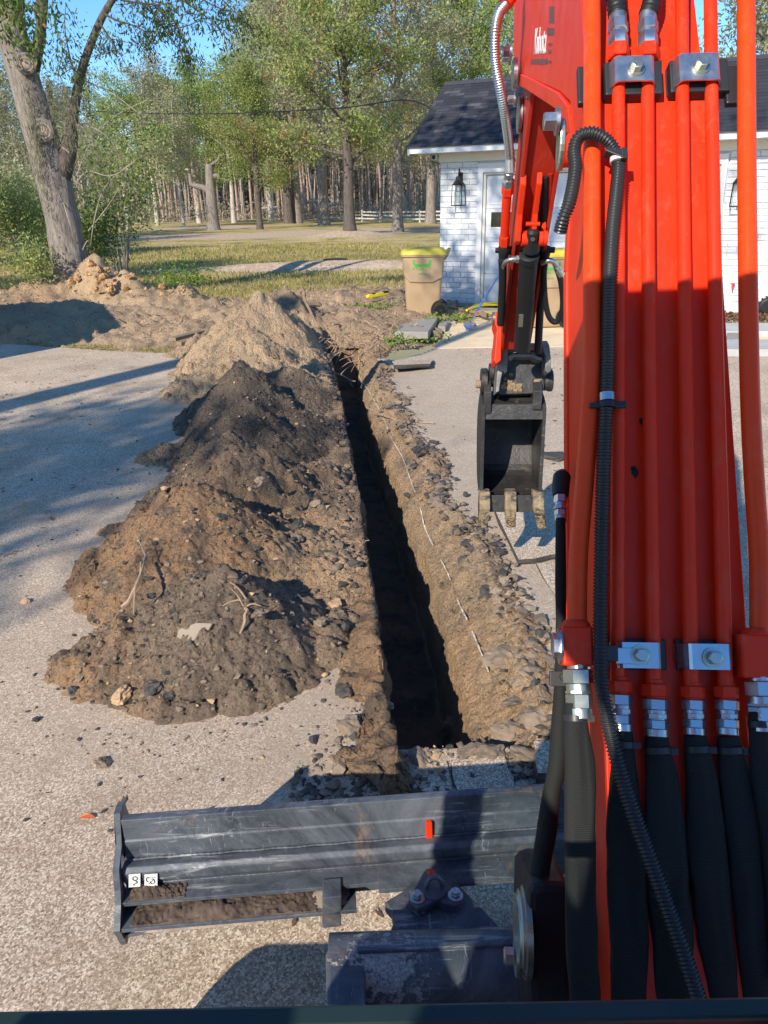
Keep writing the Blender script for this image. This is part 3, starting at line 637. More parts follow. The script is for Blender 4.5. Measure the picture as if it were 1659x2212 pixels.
chunk('earth_clod', 975, 1590, .085, 'upright pointed lump standing in the near end of the trench', sz=(.6, .5, 1.5), zoff=-.02)
chunk('earth_clod', 825, 1525, .05, 'low grey clod on the left trench lip near its end')
chunk('tan_stone', 500, 1340, .02, 'light stone on the front heap')
for i, (px, py, s_) in enumerate([(1010, 1180, .055), (1040, 1200, .045), (1060, 1165, .04), (1000, 1215, .05), (1030, 1235, .045), (1070, 1215, .04), (985, 1150, .04), (960, 1120, .04), (940, 1085, .05), (955, 1060, .035), (925, 1040, .04), (915, 1015, .05), (900, 975, .045), (885, 945, .045), (1085, 1260, .05), (1050, 1285, .05), (1075, 1300, .04), (890, 1000, .035), (870, 925, .04), (860, 895, .035)]):
    chunk('earth_clod' if i % 3 else 'asphalt_chunk', px, py, s_, 'dark clod lying among others on the right-hand trench edge', 'clods along the right trench edge')
for i, (px, py, s_) in enumerate([(1085, 1420, .09), (1120, 1520, .08), (1155, 1560, .07), (1100, 1590, .075), (1060, 1630, .06), (1150, 1640, .08), (1180, 1600, .06), (1010, 1625, .05), (905, 1640, .05), (870, 1655, .045), (1190, 1500, .06), (1130, 1470, .05)]):
    chunk('earth_clod', px, py, s_, 'cracked grey clod among the rubble at the near right end of the trench', 'clods at the near end of the trench', sz=(1.1, .9, .45))
for i, (px, py, s_) in enumerate([(600, 1120, .04), (560, 1180, .045), (640, 1165, .04), (520, 1260, .035), (560, 1330, .04), (500, 1390, .03), (300, 1420, .03), (450, 1480, .04), (520, 1500, .035), (390, 1540, .03), (680, 1090, .045), (655, 1010, .05), (620, 960, .05), (700, 1200, .04), (690, 1350, .035), (330, 1290, .03), (590, 1480, .03), (480, 1120, .035), (560, 1040, .04), (470, 1440, .035)]):
    chunk('asphalt_chunk' if i % 2 else 'earth_clod', px, py, s_, 'dark lump embedded in the flank of the earth heap', 'dark lumps on the earth heap')

# broken slabs
def slab(name, px, w, th, label, cat, mats, z=0.0, tilt=(0, 0), group=None, inset=.12):
    pts = [G(x, y, z) for x, y in px]; c = sum(pts)/len(pts); rg = random.Random(int(px[0][0])); n = len(pts)
    out = []
    for i in range(n):
        a, b = pts[i], pts[(i+1) % n]
        for t in (0, .33, .66): 
            p = a+(b-a)*t; q = .006*(1 if t else 0); out.append((p[0]-c[0]+rg.uniform(-q, q)*2, p[1]-c[1]+rg.uniform(-q, q)*2))
    mb = MB(); k_ = len(out)
    top = [(x, y, th+tilt[0]*x+tilt[1]*y) for x, y in out]; bot = [(x*.97+rg.uniform(-.008, .008), y*.97+rg.uniform(-.008, .008), tilt[0]*x+tilt[1]*y) for x, y in out]
    midr = [(x*1.0+rg.uniform(-.008, .008), y*1.0+rg.uniform(-.008, .008), th*.5+tilt[0]*x+tilt[1]*y) for x, y in out]
    mb.add(top+midr+bot, [tuple(range(k_))], 0); mb.s[-1] = False
    b_ = 0
    for i in range(k_): mb.f += [(i, i+k_, (i+1) % k_+k_, (i+1) % k_), (i+k_, i+2*k_, (i+1) % k_+2*k_, (i+1) % k_+k_)]; mb.m += [1, 1]; mb.s += [False, False]
    mb.f.append(tuple(range(3*k_-1, 2*k_-1, -1))); mb.m.append(1); mb.s.append(False)
    me = mb.data(name, mats, np.zeros(3)); o = bpy.data.objects.new(name, me); col.objects.link(o); o.location = (c[0], c[1], w)
    return tag(o, label, cat, group)
slab('asphalt_slab', [(848, 792), (908, 763), (935, 783), (930, 800), (850, 808)], .01, .05, 'loose asphalt slab near the concrete apron with a black broken edge', 'asphalt slab', [M['asphalt'], M['tar']], tilt=(-.02, -.08))
slab('asphalt_slab', [(1060, 1100), (1200, 1085), (1230, 1210), (1120, 1222)], .012, .045, 'flat driveway slab under the bucket teeth with a black broken front edge', 'asphalt slab', [M['asphalt'], M['tar']], tilt=(.02, .03))
slab('asphalt_slab', [(1158, 1222), (1230, 1222), (1230, 1330), (1203, 1298)], .006, .012, 'flat slab lifted beside the black hose right of the trench', 'asphalt slab', [M['asphalt'], M['tar']])
slab('asphalt_slab', [(1150, 988), (1165, 985), (1215, 985), (1222, 993), (1205, 1000)], .01, .03, 'small black piece of asphalt right of the bucket', 'asphalt slab', [M['tar'], M['tar']])
slab('asphalt_slab', [(905, 1712), (925, 1655), (965, 1650), (980, 1720)], .0, .012, 'left one of two cracked slabs in the blade shadow', 'asphalt slab', [M['asphalt'], M['tar']])
slab('asphalt_slab', [(990, 1718), (975, 1655), (1090, 1640), (1110, 1712)], .0, .016, 'right one of two cracked slabs in the blade shadow', 'asphalt slab', [M['asphalt'], M['tar']], tilt=(0, .0))
slab('asphalt_slab', [(1160, 1700), (1150, 1630), (1220, 1620), (1240, 1700)], .012, .05, 'slab beside the black sleeve hose at the blade', 'asphalt slab', [M['asphalt'], M['tar']])
def flatchunk(px, w, label):
    pts = [G(x, y, w) for x, y in px]; c = sum(pts)/len(pts); n_ = unit(np.array([-.15, -.75, .7])); ex_ = unit(np.cross(n_, [0, .3, 1.])); ey_ = np.cross(n_, ex_)
    mb = MB(); P2 = [AT(x, y, np.dot(c-CAM, Fv)) for x, y in px]; mb.prism([(np.dot(p-c, ex_)*1.0, np.dot(p-c, ey_)) for p in P2], c-n_*.02, ex_, ey_, n_*.045)
    return tag(mb.build('slab_fragment', M['dirtslab'], bevel=.004), label, 'slab fragment')
zA = float(spoil(np.array([-.72]), np.array([2.95]))[0])
flatchunk([(385, 1360), (425, 1345), (462, 1348), (450, 1378), (415, 1425), (395, 1418), (400, 1385), (385, 1378)], .20, 'pale broken slab fragment set in the front face of the nearest heap')
flatchunk([(655, 1120), (685, 1095), (715, 1092), (700, 1112), (672, 1135)], .09, 'pale flat fragment on the heap right flank beside the trench')

# painted line along the trench shoulder
mb = MB(); ln = [(775, 812), (800, 850), (825, 895), (845, 945), (868, 985), (888, 1040), (905, 1085), (918, 1140), (942, 1190), (968, 1240), (990, 1300), (1012, 1345), (1035, 1400), (1055, 1450)]
def tsurf(x, y):       # height of trench mesh at x, y by nearest row
    i = int(np.clip(np.searchsorted(yy, y), 0, ny-1)); r = slice(49, 76); return float(np.interp(x, np.maximum.accumulate(XX2[i, r]), ZZ2[i, r]))
LP = []
for (x, y) in smooth_path([(a, b, 0) for a, b in ln], 150)[:, :2]:
    P = G(x, y, -.05)
    for _ in range(8): P = G(x, y, .5*P[2]+.5*(tsurf(P[0], P[1])+.014))
    LP.append(P)
gap = [(28, 30), (60, 68), (86, 94), (104, 114), (124, 130)]
strokes = []; mb = MB()
for i in range(150):
    if any(a <= i < b for a, b in gap):
        if len(mb.v): strokes.append(mb); mb = MB()
        continue
    w_ = .0018+.0030*random.random(); mb.box((LP[i]+LP[i+1])/2, (w_*2, np.linalg.norm(LP[i+1]-LP[i])*1.05, .006), [unit(np.cross(LP[i+1]-LP[i], [0, 0, 1])), unit(LP[i+1]-LP[i]), (0, 0, 1)])
strokes.append(mb)
for i, mb in enumerate(strokes): tag(mb.build('marking_line', M['chalk']), '%s stroke of the broken white line on the right shoulder of the trench' % ['farthest', 'second farthest', 'third farthest', 'middle', 'fifth', 'nearest', 'last', 'next'][i], 'marking line', 'strokes of the white marking line')

# roots across the far end of the trench
def twig(name, pts, r, label, cat, mat='root', group=None, br=0, seed=0):
    mb = MB(); rg = random.Random(seed); P = smooth_path(pts, 10); n_ = len(P)
    P = P+np.array([[rg.gauss(0, .006)]*1+[rg.gauss(0, .006), rg.gauss(0, .006)] for _ in P]); mb.tube(P, np.linspace(r, r*.45, n_), 6)
    for _ in range(br):
        i = rg.randrange(2, n_-1); d = unit(np.array([rg.gauss(0, 1), rg.gauss(0, 1), rg.gauss(.2, .6)])); L_ = rg.uniform(.08, .25)
        mb.tube(smooth_path([P[i], P[i]+d*L_*.5, P[i]+d*L_+np.array([0, 0, -.03])], 5), np.linspace(r*.5, r*.2, 6), 5)
    return tag(mb.build(name, M[mat]), label, cat, group)
def GP(L_, z0=.0): return [G(x, y, z) for x, y, z in L_]
RT = 'roots across the far trench end'
roots = [[(660, 700, .25), (690, 712, .15), (755, 722, .1), (770, 718, .1)], [(640, 715, .2), (700, 722, .1), (765, 730, .05)], [(700, 785, .1), (735, 760, .0), (765, 742, .05)], [(705, 770, .05), (745, 755, 0), (770, 775, 0)],
         [(710, 800, 0), (740, 812, -.02), (768, 825, -.03)], [(780, 690, .3), (810, 705, .2), (835, 722, .1)], [(782, 697, .25), (795, 715, .15), (830, 725, .05)], [(855, 690, .3), (845, 712, .2), (840, 728, .1)],
         [(790, 720, .1), (830, 735, .05), (860, 745, .03)], [(690, 735, .1), (720, 742, .05), (690, 762, .05)], [(720, 640+60, .3), (745, 705, .2), (765, 712, .15)], [(650, 728, .1), (690, 742, .05), (720, 735, .05)]]
for i, r_ in enumerate(roots): twig('tree_root', GP(r_), .021 if i < 3 else .014, 'bare reddish root sticking out across the dark far end of the trench', 'root', group=RT, br=3, seed=i)
mb = MB(); rg = random.Random(5)
for i in range(230):
    p = G(rg.gauss(765, 55), rg.gauss(728, 20), .08)+np.array([0, 0, rg.uniform(-.05, .22)]); d = unit([rg.gauss(0, 1), rg.gauss(0, .7), rg.gauss(0, .5)]); L_ = rg.uniform(.08, .35)
    mb.tube(smooth_path([p, p+d*L_*.5+np.array([0, 0, rg.gauss(0, .04)]), p+d*L_+np.array([rg.gauss(0, .05), 0, -.06])], 4), [.0055, .005, .0045, .0038, .003], 4, cap=False)
tag(mb.build('root_tangle', M['root']), 'tangle of thin rootlets hanging in the far end of the trench', 'rootlets', kind='stuff')
twig('broken_branch', [AY(652, 622, 12.3), AY(665, 665, 12.2), AY(690, 710, 12.0), AY(700, 730, 11.9)], .028, 'dark snapped branch standing up out of the far end of the heap', 'branch', 'wood', seed=77)
twig('fallen_log', [G(600, 663, .40), G(640, 655, .45), G(690, 660, .38)], .075, 'short thick log resting on the heap beyond the trench', 'log', 'wood', seed=78)
twig('dead_stick', [G(305, 1240, .28), G(312, 1200, .30), G(295, 1270, .25), G(262, 1312, .16)][::-1], .010, 'forked dry stick on the left flank of the nearest heap', 'stick', 'root', br=3, seed=79)
twig('dead_stick', [G(540, 1290, .3), G(528, 1340, .26), G(512, 1390, .18)], .011, 'pale bent root poking out of the right side of the nearest heap', 'stick', 'root', br=4, seed=80)
twig('dead_stick', [G(0, 1210, .01), G(25, 1196, .01), G(50, 1188, .012)], .005, 'thin dry stick on the driveway at the left edge', 'stick', 'root', seed=81)
twig('dead_stick', [G(770, 1190, .05), G(788, 1172, .07), G(795, 1168, .08)], .006, 'little bundle of dry straw on the left trench lip', 'stick', 'root', br=4, seed=82)
twig('dead_stick', [G(790, 880, .02), G(850, 905, .02), G(940, 915, .015)][::-1], .008, 'thin curved straw on the driveway right of the trench', 'stick', 'root', seed=83)
twig('dead_stick', [G(540, 1055, .45), G(575, 1040, .44)], .012, 'short pale stick on the middle of the heap', 'stick', 'root', seed=84)
twig('dead_stick', [G(225, 700-20, .1), G(258, 688, .2), G(270, 700, .02)], .012, 'pale stick on the brown earth by the dark shadow at left', 'stick', 'root', seed=85)
# planks at the edge of the earth
for (a, b, lb) in (((372, 733), (470, 708), 'upper of two old planks lying where the driveway meets the earth'), ((385, 742), (455, 728), 'lower of two old planks lying where the driveway meets the earth')):
    A = G(*a, .12); B = G(*b, .12); d = unit(B-A); mb = MB(); mb.box((A+B)/2, (np.linalg.norm(B-A), .13, .05), [d, unit(np.cross([0, 0, 1], d)), (0, 0, 1)]); tag(mb.build('wood_plank', M['wood'], bevel=.004), lb, 'plank')
# leaves lying about
mb = MB(); rg = random.Random(9)
for i in range(1100):
    x = rg.uniform(-4.5, 2.6); y = 1.6+rg.random()**.8*9.4
    if -2.2 < x < 1.0 and y > 2.2: continue
    s_ = rg.uniform(.006, .020); a_ = rg.uniform(0, 6.28); c = np.array([x, y, .013]); e1 = np.array([math.cos(a_), math.sin(a_), rg.uniform(-.1, .3)])*s_*1.6; e2 = np.array([-math.sin(a_), math.cos(a_), rg.uniform(-.2, .2)])*s_*.6
    mb.add([c-e1, c+e2, c+e1, c-e2], [(0, 1, 2, 3)])
tag(mb.build('leaf_litter', M['litter'], fixn=False), 'small dry leaves scattered over the driveway', 'dry leaves', kind='stuff')
P = G(187, 1766, .012); mb = MB(); mb.add([P+np.array(q) for q in [(-.028, 0, 0), (-.01, -.009, .006), (.012, -.01, .004), (.03, 0, .002), (.012, .01, .008), (-.01, .009, .008)]], [(0, 1, 4, 5), (1, 2, 3, 4)])
tag(mb.build('fallen_leaf', M['leafgl'], fixn=False), 'single orange leaf on the driveway left of the blade', 'leaf')
# ------------------------------------------------------------------ excavator
_a = math.atan(.065); UB = np.array([math.sin(_a), math.cos(_a), 0]); RB = np.array([math.cos(_a), -math.sin(_a), 0]); OB = np.array([.416, 0, 0]); ZV = np.array([0, 0, 1.0])
def BL(r, s, z): return OB + RB*r + UB*s + ZV*z
KB = unit(.532*UB+.846*ZV); NB = unit(-.846*UB+.532*ZV); F0 = BL(0, 1.09, 1.18)      # sloping front face of the boom
def FP(x, y, off=0.0): return PL(x, y, F0, NB, off)
def FL(r, k, n): return F0 + RB*r + KB*k + NB*n
def rk(x, y, off=0.0):
    p = FP(x, y, off)-F0; return np.dot(p, RB), np.dot(p, KB)
def BPP(x, y, r):
    P = PL(x, y, OB, RB, r); return np.dot(P-OB, UB), P[2]
EX = thing('excavator', (.12, 0, 0), 'orange-red compact excavator seen from its cab with boom raised and bucket hanging by the trench', 'excavator')
def hexbolt(mb, p, ax, r, h, mat=0, washer=True):
    ax = unit(ax); p = np.array(p)
    if washer: mb.cyl(p, p+ax*h*.22, r*1.45, n=20, mat=mat)
    q = p+ax*h*.22; mb.tube([q, q+ax*h*.72, q+ax*h*.78], [r, r, r*.86], 6, True, mat, False)
def fitting(mb, path, r, seq, mat=0):
    """row of hex nuts and collars along a path: seq = [(t0, t1, radius factor, sides)]"""
    a, b = np.array(path[0]), np.array(path[1])
    for t0, t1, rf, n_ in seq:
        p, q = a+(b-a)*t0, a+(b-a)*t1; e = (q-p)*.08
        mb.tube([p, p+e, q-e, q], [r*rf*.9, r*rf, r*rf, r*rf*.9], n_, True, mat, n_ > 8)

# boom: side profile (s, z) from the photograph's left side plate
prof = [(.80, .82), (1.09, 1.18), (1.70, 2.15), (2.05, 2.60), (2.6, 2.86), (3.30, 2.86), (3.36, 2.62), (3.29, 2.40), (2.86, 2.33), (2.07, 2.19), (1.90, 2.15), (1.82, 2.08), (1.80, 1.95), (1.79, 1.80), (1.47, 1.10), (1.20, .70), (.98, .60), (.82, .66)]
mb = MB(); mb.prism(prof, BL(-.113, 0, 0), UB, ZV, RB*.226)
boom = mb.build('boom', M['red'], EX, bevel=.004)
# flange strips along the underside, and the front plate standing slightly proud
mb = MB()
und = [(3.29, 2.385), (2.86, 2.318), (2.07, 2.175), (1.905, 2.13), (1.825, 2.06), (1.80, 1.95), (1.785, 1.80), (1.47, 1.10), (1.20, .70)]
for r0 in (-.118, .094):
    for (s0, z0), (s1, z1) in zip(und[:-1], und[1:]):
        d = unit([s1-s0, z1-z0]); nn = np.array([-d[1], d[0]])*.014
        p = [(s0-nn[0], z0-nn[1]), (s1-nn[0], z1-nn[1]), (s1+nn[0]*1.6, z1+nn[1]*1.6), (s0+nn[0]*1.6, z0+nn[1]*1.6)]
        mb.prism(p, BL(r0, 0, 0), UB, ZV, RB*.024)
mb.build('boom_flange', M['red'], boom, bevel=.003)
mb = MB(); mb.hexa([FL(-.121, -.42, -.012), FL(.121, -.42, -.012), FL(.121, -.42, .004), FL(-.121, -.42, .004), FL(-.121, 1.12, -.012), FL(.121, 1.12, -.012), FL(.121, 1.12, .004), FL(-.121, 1.12, .004)])
mb.build('front_plate', M['red'], boom, bevel=.002)
# wear marks on the plate
mb = MB()
for (x, y, s_) in ((1385, 908, .007), (1371, 1020, .010), (1366, 1012, .006)):
    p = FP(x, y, .0048); rg = random.Random(x); pts = [p+RB*math.cos(q)*s_*rg.uniform(.5, 1.1)*.8+KB*math.sin(q)*s_*rg.uniform(.6, 1.4) for q in np.linspace(0, 6.28, 10)[:-1]]; mb.add(pts, [tuple(range(9))])
mb.build('paint_chip', M['blackm'], boom, fixn=False)

# steel pipes up the front face
def pipe(pts, r, off, mat='red', name='pipe', n=18):
    P = smooth_path([FP(x, y, off) for x, y in pts], 36); mb = MB(); mb.tube(P, r, n)
    return mb.build(name, M[mat], boom)
R1 = .0165; R2 = .0125
pipe([(1279, -260), (1279, 400), (1279, 770), (1273, 900), (1259, 1080), (1249, 1200), (1246, 1350)], R1, .035, 'orange')
pipe([(1611, -260), (1613, 300), (1617, 700), (1622, 900), (1632, 1080), (1640, 1200), (1642, 1372)], R1, .035, 'orange')
pipe([(1336, 128), (1336, 500), (1335, 900), (1334, 1200), (1334, 1480)], R2, .026)
pipe([(1399, 128), (1400, 500), (1404, 900), (1408, 1200), (1412, 1490)], R2, .026)
pipe([(1472, -260), (1474, 200), (1480, 700), (1487, 1100), (1494, 1500)], R2, .026)
pipe([(1532, -260), (1537, 200), (1546, 700), (1557, 1100), (1567, 1500)], R2, .026)
# saddle clamps with bolts
def clamp(x0, x1, y0, y1, bx, by, hi=.050):
    r0, k0 = rk(x0, y1, .03); r1, _ = rk(x1, y1, .03); _, k1 = rk((x0+x1)/2, y0, .03); mb = MB(); n = 22
    outer = []; inner = []
    for i in range(n+1):
        t = i/n; r_ = r0+(r1-r0)*t; e = min(t, 1-t)*n/4; h = hi*math.sin(min(e, 1)*math.pi/2) if e < 1 else hi
        outer.append((r_, max(h, .006))); inner.append((r0+.003+(r1-r0-.006)*t, max(h-.0035, .002)))
    poly = outer+inner[::-1]
    for i in range(n):
        a, b = outer[i], outer[i+1]; c, d = inner[i+1], inner[i]
        mb.add([FL(a[0], k0, a[1]), FL(b[0], k0, b[1]), FL(b[0], k1, b[1]), FL(a[0], k1, a[1]), FL(d[0], k0, d[1]), FL(c[0], k0, c[1]), FL(c[0], k1, c[1]), FL(d[0], k1, d[1])],
               [(0, 1, 2, 3), (7, 6, 5, 4), (0, 4, 5, 1), (3, 2, 6, 7)], 0, True)
    o = mb.build('pipe_clamp', M['zinc'], boom, sharp=35)
    mb = MB(); p = FP(bx, by, hi); hexbolt(mb, p, NB, .0115, .017, mat=0); mb.build('bolt', M['zincy'], o)
    return o
c1 = clamp(1309, 1425, 137, 192, 1374, 148); clamp(1447, 1566, 131, 190, 1514, 144); c3 = clamp(1318, 1438, 1388, 1442, 1383, 1415); clamp(1466, 1590, 1391, 1445, 1539, 1421)
def padblk(x0, x1, y0, y1, n1=.024, name='clamp_block'):
    r0, k0 = rk(x0, y1, .02); r1, k1 = rk(x1, y0, .02); mb = MB()
    mb.hexa([FL(r0, k0, .004), FL(r1, k0, .004), FL(r1, k0, n1), FL(r0, k0, n1), FL(r0, k1, .004), FL(r1, k1, .004), FL(r1, k1, n1), FL(r0, k1, n1)]); return mb.build(name, M['blackp'], boom, bevel=.003)
padblk(1306, 1426, 138, 212, .030); padblk(1446, 1568, 134, 206, .030); padblk(1316, 1440, 1380, 1446, .016); padblk(1464, 1592, 1382, 1448, .016)
for x0, x1, y0, y1 in ((1250, 1262, 142, 222), (1570, 1598, 140, 222)): padblk(x0, x1, y0, y1, .02, 'side_block')
# conduit holder strap on the left lower clamp
mb = MB(); r0, k0 = rk(1284, 1428, .06); r1, k1 = rk(1334, 1394, .06); mb.hexa([FL(r0, k0, .05), FL(r1, k0, .05), FL(r1, k0, .064), FL(r0, k0, .064), FL(r0, k1, .05), FL(r1, k1, .05), FL(r1, k1, .064), FL(r0, k1, .064)])
mb.build('conduit_tie', M['blackp'], c3, bevel=.002)
mb = MB(); r0, k0 = rk(1332, 1434, .055); r1, k1 = rk(1402, 1400, .055); mb.hexa([FL(r0, k0, .050), FL(r1, k0, .050), FL(r1, k0, .053), FL(r0, k0, .053), FL(r0, k1, .05), FL(r1, k1, .05), FL(r1, k1, .053), FL(r0, k1, .053)])
mb.build('tie_bracket', M['zinc'], c3, bevel=.001)

# couplings above the clamps with black hoses
for x, dx in ((1336, 0), (1400, 1)):
    mb = MB(); A = FP(x, 128, .026); B = FP(x-2+dx, 28, .026)
    fitting(mb, (A, B), R2, [(-.02, .26, 1.75, 6)]); mb.build('red_nut', M['red'], boom)
    mb = MB(); fitting(mb, (A, B), R2, [(.27, .52, 1.55, 6), (.50, .58, 1.3, 18), (.57, .80, 1.6, 6), (.78, .98, 1.35, 18)]); mb.build('hose_coupling', M['zinc'], boom)
    mb = MB(); P = smooth_path([FP(x-2+dx, 34, .026), FP(x-6+dx*14, 0, .03), FP(x-14+dx*22, -60, .05), FP(x-20+dx*30, -200, .07)], 60)
    mb.tube(P, [R2*1.42*(1+.06*math.sin(i*2.4)) for i in range(len(P))], 16); mb.build('hose', M['rubber'], boom)
# lower couplings and sleeves
def coupling_low(x, y0, y1, y2, r):
    mb = MB(); A = FP(x, y0, .026); B = FP(x+2, y1, .028); fitting(mb, (A, B), r, [(0, .3, 1.15, 18), (.22, .85, 1.75, 6), (.84, 1.0, 1.2, 18)]); mb.build('red_nut', M['red'], boom)
    mb = MB(); A = FP(x+2, y1-2, .028); B = FP(x+4, y2, .032); fitting(mb, (A, B), r, [(0, .30, 1.7, 6), (.29, .40, 1.4, 20), (.39, .52, 1.55, 8), (.51, .55, 1.3, 18), (.55, .80, 1.6, 6), (.79, 1.0, 1.5, 20)]); mb.build('hose_coupling', M['zinc'], boom)
coupling_low(1336, 1462, 1502, 1580, R2); coupling_low(1414, 1468, 1512, 1592, R2); coupling_low(1496, 1474, 1514, 1588, R2*.9); coupling_low(1568, 1474, 1514, 1588, R2*.9)
def manifold(x0, x1, y0, y1, bolt=-1, xx=0):
    r0, k0 = rk(x0, y1, .045); r1, k1 = rk(x1, y0, .045); mb = MB(); a, b = -.002, .052
    mb.hexa([FL(r0, k0, a), FL(r1, k0, a), FL(r1, k0, b), FL(r0, k0, b), FL(r0, k1, a), FL(r1, k1, a), FL(r1, k1, b), FL(r0, k1, b)]); o = mb.build('manifold_block', M['red'], boom, bevel=.004)
    mb = MB(); p = FL(r0 if bolt < 0 else r1, (k0+k1)/2, .026); hexbolt(mb, p, RB*bolt, .021, .014); mb.build('plug', M['zinc'], o)
    mb = MB(); rc = (r0+r1)/2; mb.lathe(FL(rc, k1-.002, .035), KB, [(0, .024), (.006, .023), (.012, .0175)], 20); mb.build('weld_collar', M['red'], o)
    return rc, k0
rc, k0 = manifold(1216, 1279, 1352, 1438)
mb = MB(); fitting(mb, (FL(rc+.001, k0+.004, .035), FL(rc+.002, k0-.085, .038)), R1, [(0, .12, 1.0, 18), (.10, .38, 1.5, 6), (.37, .52, 1.25, 20), (.50, .55, 1.35, 8), (.55, .82, 1.35, 6), (.80, 1.0, 1.3, 20)]); mb.build('hose_coupling', M['zincy'], boom)
rc6, k06 = manifold(1602, 1682, 1370, 1464, 1)
mb = MB(); fitting(mb, (FL(rc6, k06+.004, .035), FL(rc6+.001, k06-.085, .038)), R1, [(0, .12, 1.0, 18), (.10, .38, 1.5, 6), (.37, .52, 1.25, 20), (.50, .55, 1.35, 8), (.55, .82, 1.35, 6), (.80, 1.0, 1.3, 20)]); mb.build('hose_coupling', M['zinc'], boom)
def sleeve(rows, offs, seed, band=True):
    """rows: (y, x0, x1) outline of a fabric sleeve; offs: offset from face at first and last row"""
    ys_ = [r_[0] for r_ in rows]; n = 60; yy_ = np.linspace(ys_[0], ys_[-1], n); a = np.interp(yy_, ys_, [r_[1] for r_ in rows]); b = np.interp(yy_, ys_, [r_[2] for r_ in rows])
    a = np.convolve(np.pad(a, 3, 'edge'), np.ones(7)/7, 'valid'); b = np.convolve(np.pad(b, 3, 'edge'), np.ones(7)/7, 'valid')
    P = []; rr = []
    for i in range(n):
        t = i/(n-1); off = offs[0]+(offs[1]-offs[0])*math.sin(t*math.pi/2); A = FP(a[i], yy_[i], off); B = FP(b[i], yy_[i], off); P.append((A+B)/2); rr.append(np.linalg.norm(B-A)/2)
    P = np.array(P); mb = MB(); m_ = 26; vs = []
    T = np.gradient(P, axis=0)
    for i in range(n):
        t = unit(T[i]); ra = unit(RB-t*np.dot(RB, t)); nn = np.cross(ra, t); nn = nn if np.dot(nn, NB) > 0 else -nn
        round_ = max(0, 1-i/7); fl = .95*round_+.50*(1-round_)
        for j in range(m_):
            q = 2*math.pi*j/m_; wr = 1+.20*(1-round_)*(float(fbm(np.array([q*1.3+seed]), np.array([i*.10]), 7, 4)[0])-.5)*2
            fold = .34*(1-round_)*math.exp(-((q-1.0-i*.012)/.16)**2)*math.exp(-i/26)+.16*(1-round_)*math.exp(-((q-2.1+i*.02)/.15)**2)*math.exp(-((i-26)/18)**2)+.14*(1-round_)*math.exp(-((q-.6+.012*i)/.12)**2)
            vs.append(P[i]+ra*math.cos(q)*rr[i]*wr+nn*math.sin(q)*rr[i]*fl*(wr-fold*1.3))
    mb.add(vs, [(i*m_+j, i*m_+(j+1) % m_, (i+1)*m_+(j+1) % m_, (i+1)*m_+j) for i in range(n-1) for j in range(m_)], 0, True)
    o = mb.build('hose_sleeve', M['fabric'], boom, sharp=80)
    if band:
        i = 2; mb = MB(); t = unit(T[i]); mb.tube([P[i], P[i]+t*.010], rr[i]*1.06, 20); mb.box(P[i]+t*.005+RB*rr[i]*1.15+NB*.004, (.014, .012, .010), [RB, NB, t]); mb.build('cable_tie', M['blackp'], o)
    return o
def c8(y, x0, x1): return (1262+.4294*y, 1097+.4294*x0, 1097+.4294*x1)
sleeve([c8(600, 288, 392), c8(650, 285, 398), c8(720, 280, 405), c8(900, 277, 440), c8(1100, 282, 444), c8(1500, 285, 440), c8(2000, 300, 462), c8(2300, 330, 480)], (.038, .06), 1)
sleeve([c8(738, 528, 625), c8(800, 530, 630), c8(860, 520, 640), c8(1000, 508, 660), c8(1300, 503, 690), c8(1600, 508, 705), c8(2300, 525, 705)], (.030, .05), 2)
sleeve([c8(768, 688, 800), c8(830, 690, 808), c8(900, 684, 850), c8(1000, 684, 872), c8(1300, 690, 897), c8(1600, 712, 920), c8(2300, 760, 935)], (.030, .05), 3)
sleeve([c8(762, 888, 990), c8(820, 888, 1005), c8(940, 886, 1060), c8(1100, 890, 1078), c8(1500, 915, 1115), c8(1900, 980, 1145), c8(2300, 1040, 1170)], (.030, .05), 4)
sleeve([c8(768, 1052, 1160), c8(820, 1050, 1175), c8(900, 1056, 1210), c8(1050, 1068, 1250), c8(1500, 1128, 1300), c8(2300, 1190, 1350)], (.030, .05), 5)
sleeve([c8(645, 1212, 1320), c8(700, 1212, 1330), c8(1000, 1225, 1380), c8(1300, 1275, 1450), c8(2000, 1330, 1520)], (.038, .06), 6)

# corrugated conduit
def corrugated(P, r, pitch, amp=.13, n=14):
    P = np.array(P); L_ = np.r_[0, np.cumsum(np.linalg.norm(np.diff(P, axis=0), axis=1))]; m_ = int(L_[-1]/pitch*4); s_ = np.linspace(0, L_[-1], m_); Q = np.stack([np.interp(s_, L_, P[:, i]) for i in range(3)], 1)
    rad = np.array([r*(1+amp*(1 if (i % 4) in (0, 1) else -1)) for i in range(m_)])*(np.interp(s_, [0, L_[-1]], [1, 1])); mb = MB(); mb.tube(Q, rad, n, True, 0, True); return mb
H1 = [(1210, 500, .02), (1218, 470, .04), (1229, 440, .05), (1238, 400, .055), (1243, 360, .06), (1240, 325, .062), (1250, 297, .068), (1275, 287, .074), (1303, 297, .072), (1326, 322, .062), (1336, 357, .054), (1332, 409, .052), (1324, 483, .052), (1319, 558, .052), (1315, 632, .052), (1313, 768, .052),
      (1310, 875, .055), (1304, 1000, .055), (1300, 1150, .055), (1297, 1300, .055), (1297, 1410, .058), (1302, 1500, .062), (1331, 1635, .075), (1376, 1777, .085), (1415, 1885, .09), (1453, 1992, .095), (1483, 2078, .10), (1516, 2185, .10), (1545, 2290, .10)]
P = smooth_path([FP(x, y, o_) for x, y, o_ in H1], 400); mb = corrugated(P, .0112, .0058); con = mb.build('corrugated_conduit', M['conduit'], boom, sharp=85)
